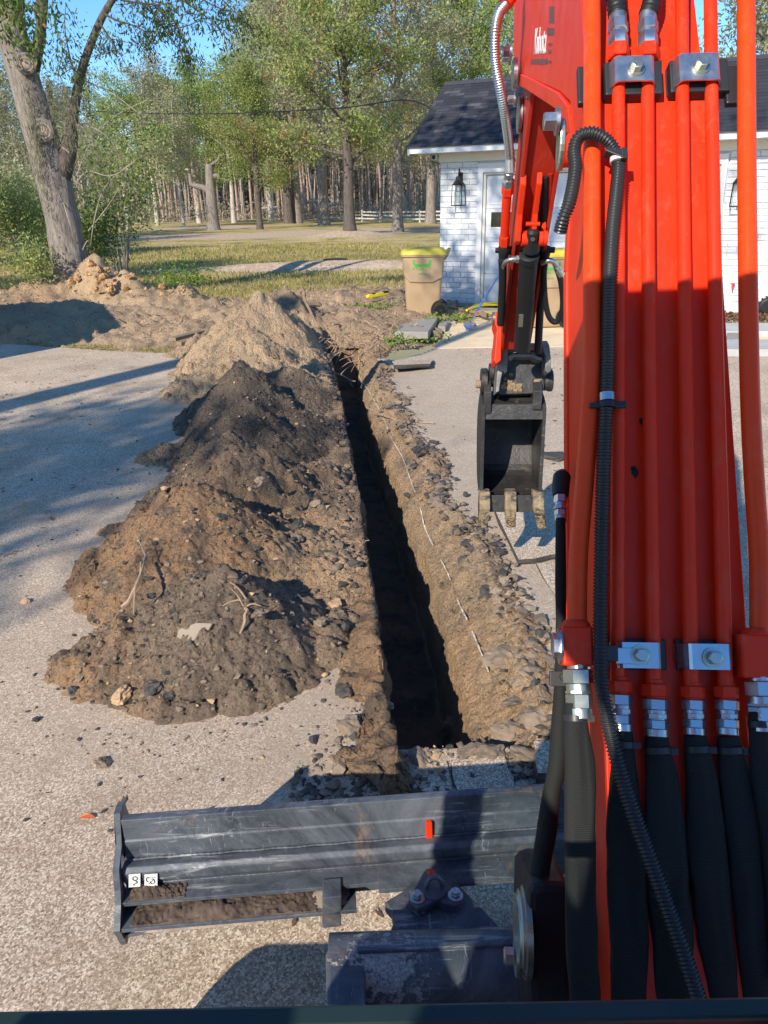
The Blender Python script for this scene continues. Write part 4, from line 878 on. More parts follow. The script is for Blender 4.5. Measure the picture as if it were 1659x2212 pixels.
mb = MB(); i = 30; p = FP(1328, 332, .062); mb.box(p, (.036, .016, .02), [unit(RB-KB*.5), unit(KB+RB*.5), NB]); mb.box(p+RB*.015-KB*.006+NB*.004, (.012, .022, .016), [RB, KB, NB]); mb.build('cable_tie', M['blackp'], con, bevel=.002)
def band_at(y, x, off, r, ln, mat, nm):
    mb = MB(); p = FP(x, y, off); mb.tube([p-KB*ln/2, p+KB*ln/2], r, 18); mb.build(nm, M[mat], con)
band_at(346, 1334, .057, .0138, .010, 'white', 'tape_band'); band_at(858, 1311, .0545, .0135, .014, 'zinc', 'tape_band')
mb = MB(); r0, k0 = rk(1272, 884, .05); r1, k1 = rk(1351, 871, .05); mb.hexa([FL(r0, k0, .052), FL(r1, k0, .052), FL(r1, k0, .060), FL(r0, k0, .060), FL(r0, k1-.002, .052), FL(r1, k1+.002, .052), FL(r1, k1+.002, .060), FL(r0, k1-.002, .060)])
p = FP(1311, 876, .055); mb.tube([p-KB*.005, p+KB*.005], .015, 18); mb.build('cable_tie', M['blackp'], con, bevel=.0015)

# lettering and decals on the left side plate
def side_text(body, s0, z0, size, ang, mat, sx=1.0):
    cu = bpy.data.curves.new('t', 'FONT'); cu.body = body; cu.size = size; cu.extrude = .0006; cu.align_x = 'LEFT'
    o = bpy.data.objects.new('t', cu); col.objects.link(o); bpy.context.view_layer.update()
    me = bpy.data.meshes.new_from_object(o.evaluated_get(bpy.context.evaluated_depsgraph_get())); bpy.data.objects.remove(o); bpy.data.curves.remove(cu)
    V = np.array([v.co[:] for v in me.vertices]); ca, sa = math.cos(ang), math.sin(ang)
    eX = -UB*ca+ZV*sa; eY = UB*sa+ZV*ca; base = BL(-.1145, s0, z0)
    for v, q in zip(me.vertices, V):
        p = base+eX*q[0]*sx+eY*q[1]-RB*q[2]; v.co = p-base
    me.materials.append(M[mat]); ob = bpy.data.objects.new('lettering', me); col.objects.link(ob); ob.parent = boom; ob.location = base-WL[boom.name]; WL[ob.name] = base; return ob
s_, z_ = BPP(1152, 116, -.1145); s2, z2 = BPP(1181, 100, -.1145)
bpy.context.view_layer.update()
a_ = np.array(BPP(1153, 117, -.1145)); b_ = np.array(BPP(1181, 115, -.1145)); c_ = np.array(BPP(1153, 60, -.1145)); e_ = unit(b_-a_); hh_ = abs(np.dot(c_-a_, np.array([-e_[1], e_[0]]))); side_text('Kubota', a_[0], a_[1], hh_/.72, math.atan2(b_[1]-a_[1], a_[0]-b_[0]), 'textw', sx=np.linalg.norm(b_-a_)/(hh_/.72)/3.25)
s_, z_ = BPP(1147, 128, -.1145); mb = MB(); sA, zA_ = BPP(1182, 127, -.1145); mb.prism([(s_, z_), (sA, zA_), (sA, zA_-.012), (s_, z_-.012)], BL(-.1145, 0, 0), UB, ZV, RB*.001); mb.build('decal_bar', M['textd'], boom)
mb = MB()
for x0, x1, y0, y1 in ((1186, 1197, 14, 49), (1182, 1197, 60, 76), (1184, 1192, 93, 98), (1184, 1191, 107, 115), (1180, 1191, 131, 136)):
    a = BPP(x0, y0, -.1145); b = BPP(x1, y0, -.1145); c = BPP(x1, y1, -.1145); d = BPP(x0, y1, -.1145); mb.prism([a, b, c, d], BL(-.1145, 0, 0), UB, ZV, RB*.001)
mb.build('warning_print', M['textd'], boom)
# decals low on the side near the manifold
mb = MB(); r0 = -.1145
a, b = BPP(1262, 1440, r0), BPP(1275, 1440, r0); c, d = BPP(1275, 1490, r0), BPP(1262, 1490, r0); mb.prism([a, b, c, d], BL(r0, 0, 0), UB, ZV, RB*.001); mb.build('safety_decal', M['sticker'], boom)
# pin with retaining plate at the side of the bend, other pins
def pinplate(x, y0, y1, px, py, r, name='pin_plate'):
    s0, z0 = BPP(x, y0, r); s1, z1 = BPP(x, y1, r); sc, zc = (s0+s1)/2, (z0+z1)/2; L_ = math.hypot(s1-s0, z1-z0); w = L_*.22; poly = []
    for q in np.linspace(0, 2*math.pi, 24, endpoint=False): poly.append((sc+w*math.cos(q)*1.3, zc+.5*L_*math.sin(q)*(1.0)))
    mb = MB(); mb.prism(poly, BL(r, 0, 0), UB, ZV, RB*.012); o = mb.build(name, M['zincy'], boom, bevel=.003)
    mb = MB(); s, z = BPP(px, py, r-.004); hexbolt(mb, BL(r-.002, s, z), -RB, .018, .030); mb.build('bolt', M['zinc'], o)
    mb = MB(); mb.cyl(BL(r+.012, sc, zc-.01), BL(r+.05, sc, zc-.01), w*1.5, n=24); mb.build('pin_boss', M['red'], o)
pinplate(1205, 262, 365, 1205, 262, -.165)

# ------------------------------------------------------------------ stick
dS = np.array([.607, -.795]); S0 = np.array([2.75, 2.45]); nS = -.795*UB-.607*ZV; dSv = UB*.607-ZV*.795; PS = BL(0, 2.75, 2.45)
def SPt(x, y, off=0.0): return PL(x, y, PS, nS, off)
def SLc(r, d, n): return PS+RB*r+dSv*d+nS*n
def srd(x, y, off=0.0):
    p = SPt(x, y, off)-PS; return np.dot(p, RB), np.dot(p, dSv)
mb = MB(); ra, rb = -.092, .045
dtop = -.25; dbot = srd(1130, 762)[1]
for r0, r1 in ((ra, ra+.014), (rb-.014, rb)):
    mb.hexa([SLc(r0, dtop, -.22), SLc(r1, dtop, -.22), SLc(r1, dtop, .02), SLc(r0, dtop, .02), SLc(r0, dbot, -.13), SLc(r1, dbot, -.13), SLc(r1, dbot, .0), SLc(r0, dbot, .0)])
mb.hexa([SLc(ra+.014, dtop, -.215), SLc(rb-.014, dtop, -.215), SLc(rb-.014, dtop, -.005), SLc(ra+.014, dtop, -.005), SLc(ra+.014, dbot, -.125), SLc(rb-.014, dbot, -.125), SLc(rb-.014, dbot, -.02), SLc(ra+.014, dbot, -.02)])
stick = mb.build('stick', M['stickred'], EX, bevel=.003)
# ears and cylinder
def earplate(x0, x1, ytop, ybot, n1, name='cylinder_lug'):
    r0, d0 = srd(x0, ytop, n1); r1, _ = srd(x1, ytop, n1); _, d1 = srd((x0+x1)/2, ybot, n1); m_ = (d1-d0); mb = MB()
    poly = [(d0, 0.0), (d0+m_*.1, n1*.5), (d0+m_*.55, n1*.6), (d0+m_*.75, n1), (d0+m_*.9, n1*1.15), (d0+m_, n1*.9), (d0+m_, .0)]
    mb.prism(poly, PS+RB*r0, dSv, nS, RB*(r1-r0)); return mb.build(name, M['red'], stick, bevel=.004)
earplate(1127, 1140, 396, 531, .06); earplate(1163, 1175, 394, 531, .06); earplate(1172, 1182, 498, 528, .055)
mb = MB(); mb.cyl(SPt(1136, 484, .045), SPt(1166, 484, .045), .008, n=14); mb.build('lug_pin', M['red'], stick)
for xa, xb in ((1126, 1139), (1163, 1172), (1173, 1182)):
    mb = MB(); mb.cyl(SPt(xa, 515, .045), SPt(xb, 515, .045), .029, n=22); mb.build('lug_boss', M['red'], stick, bevel=.003)
A = SPt(1150, 508, .055); B = SPt(1143, 548, .055); Cc = SPt(1127, 752, .045)
mb = MB(); mb.lathe(A-unit(Cc-A)*.03, unit(Cc-A), [(0, .012), (.01, .022), (.05, .024), (.07, .030), (.10, .034)], 20); cyl_ = mb.build('bucket_cylinder', M['blackm'], stick)
mb = MB(); ax = unit(Cc-B); L_ = np.linalg.norm(Cc-B); mb.lathe(B, ax, [(0, .030), (.004, .040), (.03, .0405), (.034, .0365), (L_, .0365)], 28); mb.build('cylinder_barrel', M['blackm'], cyl_)
mb = MB(); mb.cyl(A+nS*.016, A+nS*.026, .009, n=16); mb.build('grease_nipple', M['zincy'], cyl_)
mb = MB(); p = SPt(1125, 693, .083); mb.box(p, (.020, .075, .004), [RB, ax, nS]); mb.build('worn_plate', M['zincy'], cyl_, bevel=.001)
# second cylinder rod on the right and hoses
mb = MB(); mb.tube([SPt(1176, 380, -.01), SPt(1172, 560, -.01), SPt(1162, 760, -.03)], [.016, .016, .018], 14); mb.build('cylinder_rod', M['blackm'], stick)
mb = MB(); mb.tube([SPt(1189, 372, -.02), SPt(1184, 440, -.02), SPt(1179, 500, -.02)], .013, 14); mb.build('pipe', M['stickred'], stick)
def hose(pts, r, mat='rubber', name='hose', parent=None, n=12, cnt=40):
    mb = MB(); mb.tube(smooth_path([SPt(x, y, o_) for x, y, o_ in pts], cnt), r, n); return mb.build(name, M[mat], parent or stick)
hose([(1177, 570, .01), (1175, 600, .01), (1178, 650, .03), (1186, 684, .05), (1200, 696, .06), (1212, 682, .06), (1216, 650, .05), (1212, 610, .04), (1206, 588, .03)], .0125)
hose([(1170, 568, .02), (1184, 563, .03), (1196, 566, .03), (1203, 580, .03), (1207, 592, .03)], .011, 'zinc', 'hose_elbow')
mb = MB(); fitting(mb, (SPt(1202, 576, .03), SPt(1210, 596, .033)), .011, [(0, .35, 1.3, 6), (.35, 1, 1.25, 16)]); mb.build('hose_coupling', M['zinc'], stick)
mb = MB(); mb.tube([SPt(1180, 536, -.01), SPt(1176, 566, .0)], [.022, .016], 10); mb.cyl(SPt(1178, 540, 0), SPt(1198, 540, 0), .012, n=8); mb.build('hose_joint', M['blackm'], stick)
hose([(1085, 560, .02), (1086, 600, .02), (1084, 650, .02), (1081, 700, .02)], .0165)
hose([(1128, 562, .05), (1110, 560, .05), (1096, 563, .045), (1087, 574, .03), (1085, 590, .02)], .0095, 'zinc', 'hose_elbow')
mb = MB(); fitting(mb, (SPt(1128, 560, .05), SPt(1105, 560, .05)), .011, [(0, .35, 1.0, 16), (.3, .6, 1.5, 6), (.6, 1, 1.2, 16)]); mb.build('hose_coupling', M['zinc'], stick)
mb = MB(); mb.tube([SPt(1089, 528, .0), SPt(1089, 536, .0), SPt(1088, 548, .0), SPt(1086, 566, .0)], [.018, .025, .022, .015], 10); mb.cyl(SPt(1070, 541, 0), SPt(1084, 541, 0), .012, n=6); mb.box(SPt(1102, 541, -.01), (.04, .02, .03), [RB, dSv, nS]); mb.build('hose_joint', M['blackm'], stick)
hose([(1096, 410, .0), (1094, 440, .0), (1091, 490, .0), (1089, 530, .0)], .0175, 'red', 'pipe')
mb = MB(); fitting(mb, (SPt(1090, 508, .0), SPt(1089, 530, .0)), .0175, [(0, 1, 1.25, 6)]); fitting(mb, (SPt(1097, 402, 0), SPt(1096, 420, 0)), .0175, [(0, 1, 1.3, 6)]); mb.build('red_nut', M['red'], stick)
mb = MB(); fitting(mb, (SPt(1100, 372, 0), SPt(1097, 404, 0)), .014, [(0, .3, 1.2, 16), (.25, .5, 1.1, 16), (.45, 1, 1.55, 6)]); mb.build('hose_coupling', M['zinc'], stick)
mb = MB(); rr_ = []
PP = smooth_path([AT(1112, -60, 2.45), AT(1098, 0, 2.45), AT(1078, 30, 2.44), AT(1070, 70, 2.45), AT(1070, 130, 2.5), AT(1080, 190, 2.55), AT(1091, 250, 2.62), AT(1099, 310, 2.72), AT(1102, 345, 2.79)], 300)
mb = corrugated(PP, .0155, .0075, .10); ah = mb.build('armoured_hose', M['zinc'], EX, sharp=85)
mb = MB(); mb.tube([AT(1102, 342, 2.785), SPt(1101, 374, 0)], .018, 18); mb.build('hose_ferrule', M['zinc'], ah)
mb = MB(); mb.tube([AT(1092, 8, 2.44), AT(1112, -20, 2.44)], .022, 16); mb.build('red_nut', M['red'], ah)
# bolts at left edge of stick and the side boss
def sidebolt(x, y, rr, r=.018, plate=None):
    s, z = BPP(x, y, rr); mb = MB()
    if plate: mb.cyl(BL(rr+.010, s, z-.05), BL(rr+.022, s, z-.05), plate, n=24)
    hexbolt(mb, BL(rr, s, z), -RB, r, .03); o = mb.build('pin_bolt', M['zinc'], stick); return o
sidebolt(1105, 112, -.155, .018); sidebolt(1103, 124, -.150, .018, .05)
sidebolt(1114, 215, -.118, .016, .06)
# ------------------------------------------------------------------ link, coupler, bucket
mb = MB(); n_ = 0
LK = [(1078, 672), (1090, 676), (1088, 740), (1086, 780), (1074, 800), (1066, 790), (1070, 740), (1072, 700)]
c_ = SPt(1079, 730, .0); dd = np.dot(c_-CAM, Fv)
def AP(x, y, t, th, pts, name, mat, parent, bevel=.003, ex_=None):
    P = [AT(a, b, t) for a, b in pts]; mb = MB(); n = len(P); vs = P+[p+Fv*th for p in P]; mb.add(vs, [tuple(range(n-1, -1, -1)), tuple(range(n, 2*n))]+[(i, (i+1) % n, (i+1) % n+n, i+n) for i in range(n)]); return mb.build(name, M[mat], parent, bevel=bevel)
link = AP(0, 0, 3.58, .12, [(1070, 674), (1090, 672), (1092, 700), (1084, 706), (1082, 778), (1072, 786), (1068, 778), (1074, 712), (1070, 700)], 'bucket_link', 'red', EX)
mb = MB(); mb.cyl(AT(1063, 688, 3.62), AT(1071, 688, 3.62), .030, n=22); mb.build('pin_boss', M['zincy'], link)
mb = MB(); mb.cyl(AT(1063, 768, 3.75), AT(1073, 768, 3.75), .030, n=18); mb.build('pin_boss', M['red'], link)
cp = AP(0, 0, 3.80, .16, [(1078, 765), (1096, 762), (1162, 760), (1172, 768), (1176, 842), (1168, 850), (1080, 852), (1072, 846)], 'quick_coupler', 'msteel', EX, bevel=.004)
def cheek(pts, t, th, mat='worn'):
    return AP(0, 0, t, th, pts, 'coupler_cheek', mat, cp, bevel=.003)
cheek([(1083, 742), (1086, 736), (1092, 736), (1096, 744), (1097, 772), (1095, 803), (1090, 806), (1086, 800), (1080, 830), (1078, 845), (1072, 848), (1073, 820), (1078, 780)], 3.70, .10)
cheek([(1168, 742), (1172, 736), (1182, 736), (1187, 746), (1191, 780), (1190, 802), (1184, 806), (1178, 800), (1179, 770)], 3.70, .12)
mb = MB(); mb.cyl(AT(1094, 751, 3.76), AT(1172, 751, 3.76), .022, n=22); mb.build('coupler_tube', M['muddy'], cp)
mb = MB(); P = [AT(x, y, 3.72) for x, y in [(1098, 768), (1108, 765), (1150, 765), (1172, 773), (1172, 779), (1162, 778), (1148, 771), (1110, 771), (1102, 780), (1098, 776)]]; mb.add(P+[p+Fv*.09 for p in P], [tuple(range(9, -1, -1)), tuple(range(10, 20))]+[(i, (i+1) % 10, (i+1) % 10+10, i+10) for i in range(10)]); mb.build('coupler_lip', M['worn'], cp, bevel=.002)
mb = MB(); rg = random.Random(3)
for _ in range(70):
    x, y = rg.choice([(rg.uniform(1086, 1108), rg.uniform(808, 843)), (rg.uniform(1100, 1170), rg.uniform(757, 766)), (rg.uniform(1155, 1168), rg.uniform(820, 840)), (rg.uniform(1100, 1125), rg.uniform(830, 845))]); r_ = rg.uniform(.006, .018)
    c = AT(x, y, 3.80 if y > 790 else 3.745); mb.tube([c-RB*r_, c-RB*r_*.6, c+RB*r_*.6, c+RB*r_], [.001, r_*.8, r_*.7, .001], 6)
mb.build('mud_clumps', M['mud'], cp)['kind'] = 'stuff'
def boss(x0, x1, y, r, t, mat='msteel', name='pin_collar', parent=None):
    mb = MB(); mb.lathe(AT(x0, y, t), RB, [(0, r*.92), (.004, r), ((x1-x0)/FPX*t-.004, r), ((x1-x0)/FPX*t, r*.92)], 26); return mb.build(name, M[mat], parent or cp)
b1 = boss(1038, 1053, 824, .066, 3.86); boss(1053, 1074, 818, .042, 3.86); boss(1028, 1040, 830, .020, 3.86, 'wood', 'pin_end'); boss(1174, 1184, 824, .046, 3.86); boss(1182, 1193, 822, .055, 3.86)
boss(1056, 1068, 804, .045, 3.83)
bucket = None
# bucket: shell curve in (s, z), width r from -.165 to .145
YB = 3.74
xl = AY(1041, 960, YB); xr = AY(1171, 960, YB); rl = np.dot(xl-OB, RB); rr2 = np.dot(xr-OB, RB); sb = np.dot(xl-OB, UB)
zt = AY(1105, 904, YB)[2]; zbm = AY(1105, 1068, YB)[2]; ztop = AY(1105, 868, YB)[2]
curve = [(sb+.02, ztop), (sb+.16, ztop+.02), (sb+.29, ztop-.05), (sb+.375, ztop-.16), (sb+.38, ztop-.28), (sb+.30, zbm+.04), (sb+.18, zbm-.01), (sb+.02, zbm-.02)]
cs = smooth_path([(a, b, 0) for a, b in curve], 26)[:, :2]
cen = np.array([sb+.17, (ztop+zbm)/2]); ins = cs+np.array([unit(cen-p)*.014 for p in cs])
mb = MB()
for i in range(len(cs)-1):
    a, b, c, d = cs[i], cs[i+1], ins[i+1], ins[i]
    mb.add([BL(rl, *a), BL(rl, *b), BL(rr2, *b), BL(rr2, *a), BL(rl, *d), BL(rl, *c), BL(rr2, *c), BL(rr2, *d)], [(0, 3, 2, 1), (4, 5, 6, 7), (0, 1, 5, 4), (3, 7, 6, 2)]+([(0, 4, 7, 3)] if i == 0 else [])+([(1, 2, 6, 5)] if i == len(cs)-2 else []), 0, True)
bucket = mb.build('bucket', M['msteel'], EX, sharp=35)
for r0, tk in ((rl-.004, .013), (rr2-.009, .013)):
    mb = MB(); side = [(sb-.012, ztop-.01)]+[tuple(p) for p in cs[1:-1]]+[(sb-.02, zbm-.02)]; mb.prism(side, BL(r0, 0, 0), UB, ZV, RB*tk); mb.build('bucket_side', M['msteel'], bucket, bevel=.002)
    mb = MB(); mb.hexa([BL(r0-.003, sb-.03, zbm-.01), BL(r0+tk+.003, sb-.03, zbm-.01), BL(r0+tk+.003, sb+.03, zbm-.01), BL(r0-.003, sb+.03, zbm-.01), BL(r0-.001, sb-.022, ztop-.02), BL(r0+tk+.001, sb-.022, ztop-.02), BL(r0+tk+.001, sb+.02, ztop-.02), BL(r0-.001, sb+.02, ztop-.02)]); mb.build('side_cutter', M['msteel'], bucket, bevel=.002)
# top plate, ears, cutting edge
mb = MB(); mb.hexa([BL(rl, sb-.015, zt), BL(rr2, sb-.015, zt), BL(rr2, sb+.012, zt+.01), BL(rl, sb+.012, zt+.01), BL(rl, sb-.0, ztop-.012), BL(rr2, sb-.0, ztop-.012), BL(rr2, sb+.02, ztop-.005), BL(rl, sb+.02, ztop-.005)]); mb.build('bucket_top_plate', M['msteel'], bucket, bevel=.003)
for x0, x1, ya, yb in ((1046, 1060, 846, 892), (1151, 1168, 842, 882)):
    A_, B_ = AY(x0, ya, YB-.01), AY(x1, yb, YB-.01); r0, r1 = np.dot(A_-OB, RB), np.dot(B_-OB, RB); mb = MB()
    mb.prism([(sb-.02, B_[2]), (sb+.22, B_[2]+.02), (sb+.2, A_[2]+.05), (sb+.06, A_[2]+.06), (sb-.02, A_[2])], BL(r0, 0, 0), UB, ZV, RB*(r1-r0)); mb.build('bucket_ear', M['msteel'], bucket, bevel=.003)
zc1 = AY(1105, 1064, YB)[2]; zc2 = AY(1105, 1101, YB-.02)[2]
mb = MB(); mb.hexa([BL(rl-.004, sb-.045, zc2), BL(rr2+.004, sb-.045, zc2), BL(rr2+.004, sb-.025, zc2), BL(rl-.004, sb-.025, zc2), BL(rl-.004, sb-.03, zc1), BL(rr2+.004, sb-.03, zc1), BL(rr2+.004, sb+.06, zc1-.025), BL(rl-.004, sb+.06, zc1-.025)]); mb.build('cutting_edge', M['msteel'], bucket, bevel=.002)
for x0, x1, xt0, xt1, yt in ((1036, 1059, 1033, 1053, 1141), (1092, 1116, 1094, 1114, 1140), (1152, 1176, 1162, 1181, 1142)):
    mb = MB(); a0, a1 = AY(x0, 1062, YB-.05), AY(x1, 1062, YB-.05); b0, b1 = AY(x0, 1100, YB-.085), AY(x1, 1100, YB-.085); c0, c1 = AY(xt0, yt, YB-.06), AY(xt1, yt, YB-.06)
    o_ = np.array([0, .05, 0]); o2 = np.array([0, .012, 0])
    vs = [a0, a1, a1+o_, a0+o_, b0, b1, b1+o_*1.5, b0+o_*1.5, c0, c1, c1+o2, c0+o2]
    mb.add(vs, [(0, 3, 2, 1), (0, 1, 5, 4), (1, 2, 6, 5), (2, 3, 7, 6), (3, 0, 4, 7), (4, 5, 9, 8), (5, 6, 10, 9), (6, 7, 11, 10), (7, 4, 8, 11), (8, 9, 10, 11)]); th_ = mb.build('bucket_tooth', M['muddy'], bucket, bevel=.004)
    mb = MB(); rg = random.Random(int(x0))
    for _ in range(26):
        t_ = rg.uniform(.1, .95); c = (b0+b1)/2*(1-t_)+(c0+c1)/2*t_+RB*rg.uniform(-.014, .014)-np.array([0, .002, 0]); r_ = rg.uniform(.004, .010); mb.tube([c-RB*r_, c-RB*r_*.5, c+RB*r_*.5, c+RB*r_], [.0005, r_*.7, r_*.7, .0005], 6)
    mb.build('caked_earth', M['mud'], th_)['kind'] = 'stuff'

# ------------------------------------------------------------------ dozer blade
bA = AY(262, 1765, 1.57); bB = AY(1175, 1708, 1.655); bd = unit(np.array([bB[0]-bA[0], bB[1]-bA[1], 0])); bn = np.array([bd[1], -bd[0], 0])       # bn points towards the camera
if bn[1] > 0: bn = -bn
LB = 1.72; Z0 = bA[2]
def BLD(u, n, z): return np.array([bA[0], bA[1], 0])+bd*u+bn*n+ZV*z
def bz(y, n=0.0, x=262):      # height seen at pixel row y on the left end for a given offset
    P = PL(x, y, BLD(0, n, 0), bn, 0); return P[2]
zt_ = Z0; ZLO = bz(2035, .12); bladeprof = [(0, zt_), (.012, zt_), (.016, zt_-.055), (.024, zt_-.062), (.030, bz(1858, .03)), (.040, bz(1862, .04)), (.065, bz(1875, .065)), (.075, bz(1890, .075)), (.072, bz(1905, .072)), (.060, bz(1912, .06)), (.055, bz(1935, .055)), (.05, ZLO+.03), (-.05, ZLO), (-.045, zt_*.5), (-.02, zt_*.75)]
mb = MB(); mb.prism(bladeprof, BLD(0, 0, 0), bn, ZV, bd*LB); blade = mb.build('dozer_blade', M['steel'], EX, bevel=.003)
mb = MB(); mb.prism([(-.006, zt_+.004), (.017, zt_+.004), (.021, zt_-.058), (.012, zt_-.058)], BLD(.004, 0, 0), bn, ZV, bd*(LB-.008)); mb.build('top_strip', M['steel'], blade, bevel=.002)
mb = MB()
for zz, nn in ((bz(1858, .034), .034), (bz(1912, .062), .060)): mb.tube([BLD(u, nn+.001*math.sin(u*60), zz) for u in np.linspace(.01, LB-.01, 300)], [.0032+.0006*math.sin(i*2.1) for i in range(300)], 6)
mb.build('weld_bead', M['steel'], blade)
def shelf(zz, n0, n1, th, u0=.0, u1=.78, taper=0.0, nm='stiffener_plate'):
    mb = MB(); mb.hexa([BLD(u0, n0, zz-th), BLD(u1, n0, zz-th), BLD(u1, n1-taper, zz-th), BLD(u0, n1, zz-th), BLD(u0, n0, zz), BLD(u1, n0, zz), BLD(u1, n1-taper, zz), BLD(u0, n1, zz)]); return mb.build(nm, M['steel'], blade, bevel=.0015)
zs1 = bz(1952, .11); zs2 = bz(2008, .15); 
shelf(zs1, .05, .11, .012, 0, .72); shelf(zs1+.002, .05, .135, .013, .66, 1.1); sh2 = shelf(zs2, .04, .15, .012, 0, .60); shelf(max(zs2-.045, ZLO+.012), .04, .13, .010, 0, .45, .05)
def shelfdirt(u0, u1, n0, n1, zz, hf, mat, nm, seed, amp=1.0):
    U_ = np.linspace(u0, u1, 150); N_ = np.linspace(n0, n1, 22); UU, NN = np.meshgrid(U_, N_, indexing='ij'); e = np.minimum(np.minimum(UU-u0, u1-UU)*5, np.minimum(NN-n0, n1-NN)*9); e = np.clip(e, 0, 1)
    hh = hf(UU)*(.35+1.1*fbm(UU*22, NN*22, seed, 4))*np.clip(e*3+.2, 0, 1) + amp*(.35*clods(UU, NN, .011, seed+1)+.4*clods(UU, NN, .006, seed+2)+.006*fbm(UU*160, NN*160, seed+3, 3))-.003; hh = np.where(e <= 0, -.004, hh); P = [[BLD(UU[a, b], NN[a, b], zz+hh[a, b]) for b in range(22)] for a in range(150)]
    mb = MB(); mb.grid(P); o = mb.build(nm, M[mat], blade, fixn=False); o['kind'] = 'stuff'
shelfdirt(.02, .50, .055, .148, zs2, lambda u: .002+.030*np.exp(-((u-.24)/.07)**2)+.012*np.exp(-((u-.13)/.02)**2), 'darkdirt', 'dirt_on_shelf', 200)
shelfdirt(.26, .60, .056, .146, zs2, lambda u: .004+0*u, 'paledirt', 'pale_grit', 210, .15)
shelfdirt(.015, .16, .06, .108, zs1, lambda u: .002+.030*np.exp(-((u-.06)/.045)**2), 'darkdirt', 'dirt_on_shelf', 220)
shelfdirt(.02, .36, .045, .125, max(zs2-.045, ZLO+.012), lambda u: .004+.008*np.exp(-((u-.1)/.1)**2), 'paledirt', 'dirt_on_shelf', 230)
# end plate with hole
for u0 in (-.016, LB):
    ep = [(-.10, ZLO), (-.12, .20), (-.045, zt_+.012), (-.02, zt_+.018), (.004, zt_+.016), (.03, zt_-.06), (.085, bz(1880, .085)), (.10, bz(1925, .10)), (.115, zs1), (.155, zs2), (.125, ZLO-.004)]
    hc = np.array([.048, bz(1885, .05)]); E = np.array(ep+[ep[0]]); sl_ = np.r_[0, np.cumsum(np.linalg.norm(np.diff(E, axis=0), axis=1))]; K_ = 48; O_ = np.stack([np.interp(np.linspace(0, sl_[-1], K_, endpoint=False), sl_, E[:, k_]) for k_ in (0, 1)], 1)
    for e_ in ep: O_[np.argmin(np.linalg.norm(O_-np.array(e_), axis=1))] = e_
    an = np.arctan2((O_-hc)[:, 1], (O_-hc)[:, 0]); I_ = np.stack([hc[0]+.020*np.cos(an), hc[1]+.058*np.sin(an)], 1); vs = []
    for du in (0, .016): vs += [BLD(u0+du, *p) for p in O_]+[BLD(u0+du, *p) for p in I_]
    mb = MB(); fs = []
    for a in range(K_):
        b = (a+1) % K_; fs += [(a, b, K_+b, K_+a), (2*K_+a, 3*K_+a, 3*K_+b, 2*K_+b), (a, 2*K_+a, 2*K_+b, b), (K_+a, K_+b, 3*K_+b, 3*K_+a)]
    mb.add(vs, fs); mb.build('end_plate', M['steel'], blade)
# stickers
def onblade(x0, x1, y0, y1, n, mat, nm, th=.002):
    pts = [PL(x, y, BLD(0, n, 0), bn, 0) for x, y in ((x0, y1), (x1, y1-2), (x1, y0-2), (x0, y0))]; mb = MB(); mb.hexa(pts+[p-bn*th for p in pts]); return mb.build(nm, M[mat], blade)
for x0, x1, kk in ((278, 303, 0), (312, 340, 1)):
    st = onblade(x0, x1, 1890, 1917, .0790, 'sticker', 'pictogram_sticker')
    mb = MB(); cx_, cy_ = (x0+x1)/2, 1903; pt = lambda x, y: PL(x, y, BLD(0, .0800, 0), bn, 0)
    if kk == 0:
        mb.tube([pt(cx_+5*math.cos(q)+1, cy_-5+4*math.sin(q)) for q in np.linspace(0, 6.28, 16)], .0011, 5); mb.tube([pt(cx_+2+4*math.sin(q*1.3), cy_+q*2.3) for q in np.linspace(0, 4.2, 14)], .0013, 5)
    else:
        mb.tube([pt(x0+4, cy_-6), pt(x1-5, cy_-7)], .0009, 4); mb.tube([pt(cx_-6+4*math.cos(q), cy_-3+5*math.sin(q)) for q in np.linspace(1.5, 5, 8)], .0011, 4); mb.tube([pt(cx_+3+5*math.cos(q), cy_+1+5*math.sin(q)) for q in np.linspace(-2, 3, 12)], .0011, 4); mb.tube([pt(cx_-5, cy_+7), pt(cx_+6, cy_-3)], .0009, 4)
    mb.build('pictogram', M['ink'], st)
mb = MB(); P4 = [PL(x, y, BLD(0, .027, 0), bn, 0) for x, y in ((920, 1814), (934, 1813), (932, 1770), (919, 1771))]; mb.hexa(P4+[p+bn*.014 for p in P4]); mb.build('height_marker', M['red'], blade, bevel=.002)
# slotted lug standing on the shelf, at mid left
def onp(x, y, n): return PL(x, y, BLD(0, n, 0), bn, 0)
mb = MB(); P4 = [onp(x, y, .15) for x, y in ((696, 2006), (737, 2002), (738, 1936), (697, 1940))]; mb.hexa(P4+[p-bn*.06 for p in P4]); mb.build('stop_block', M['steel'], blade, bevel=.003)
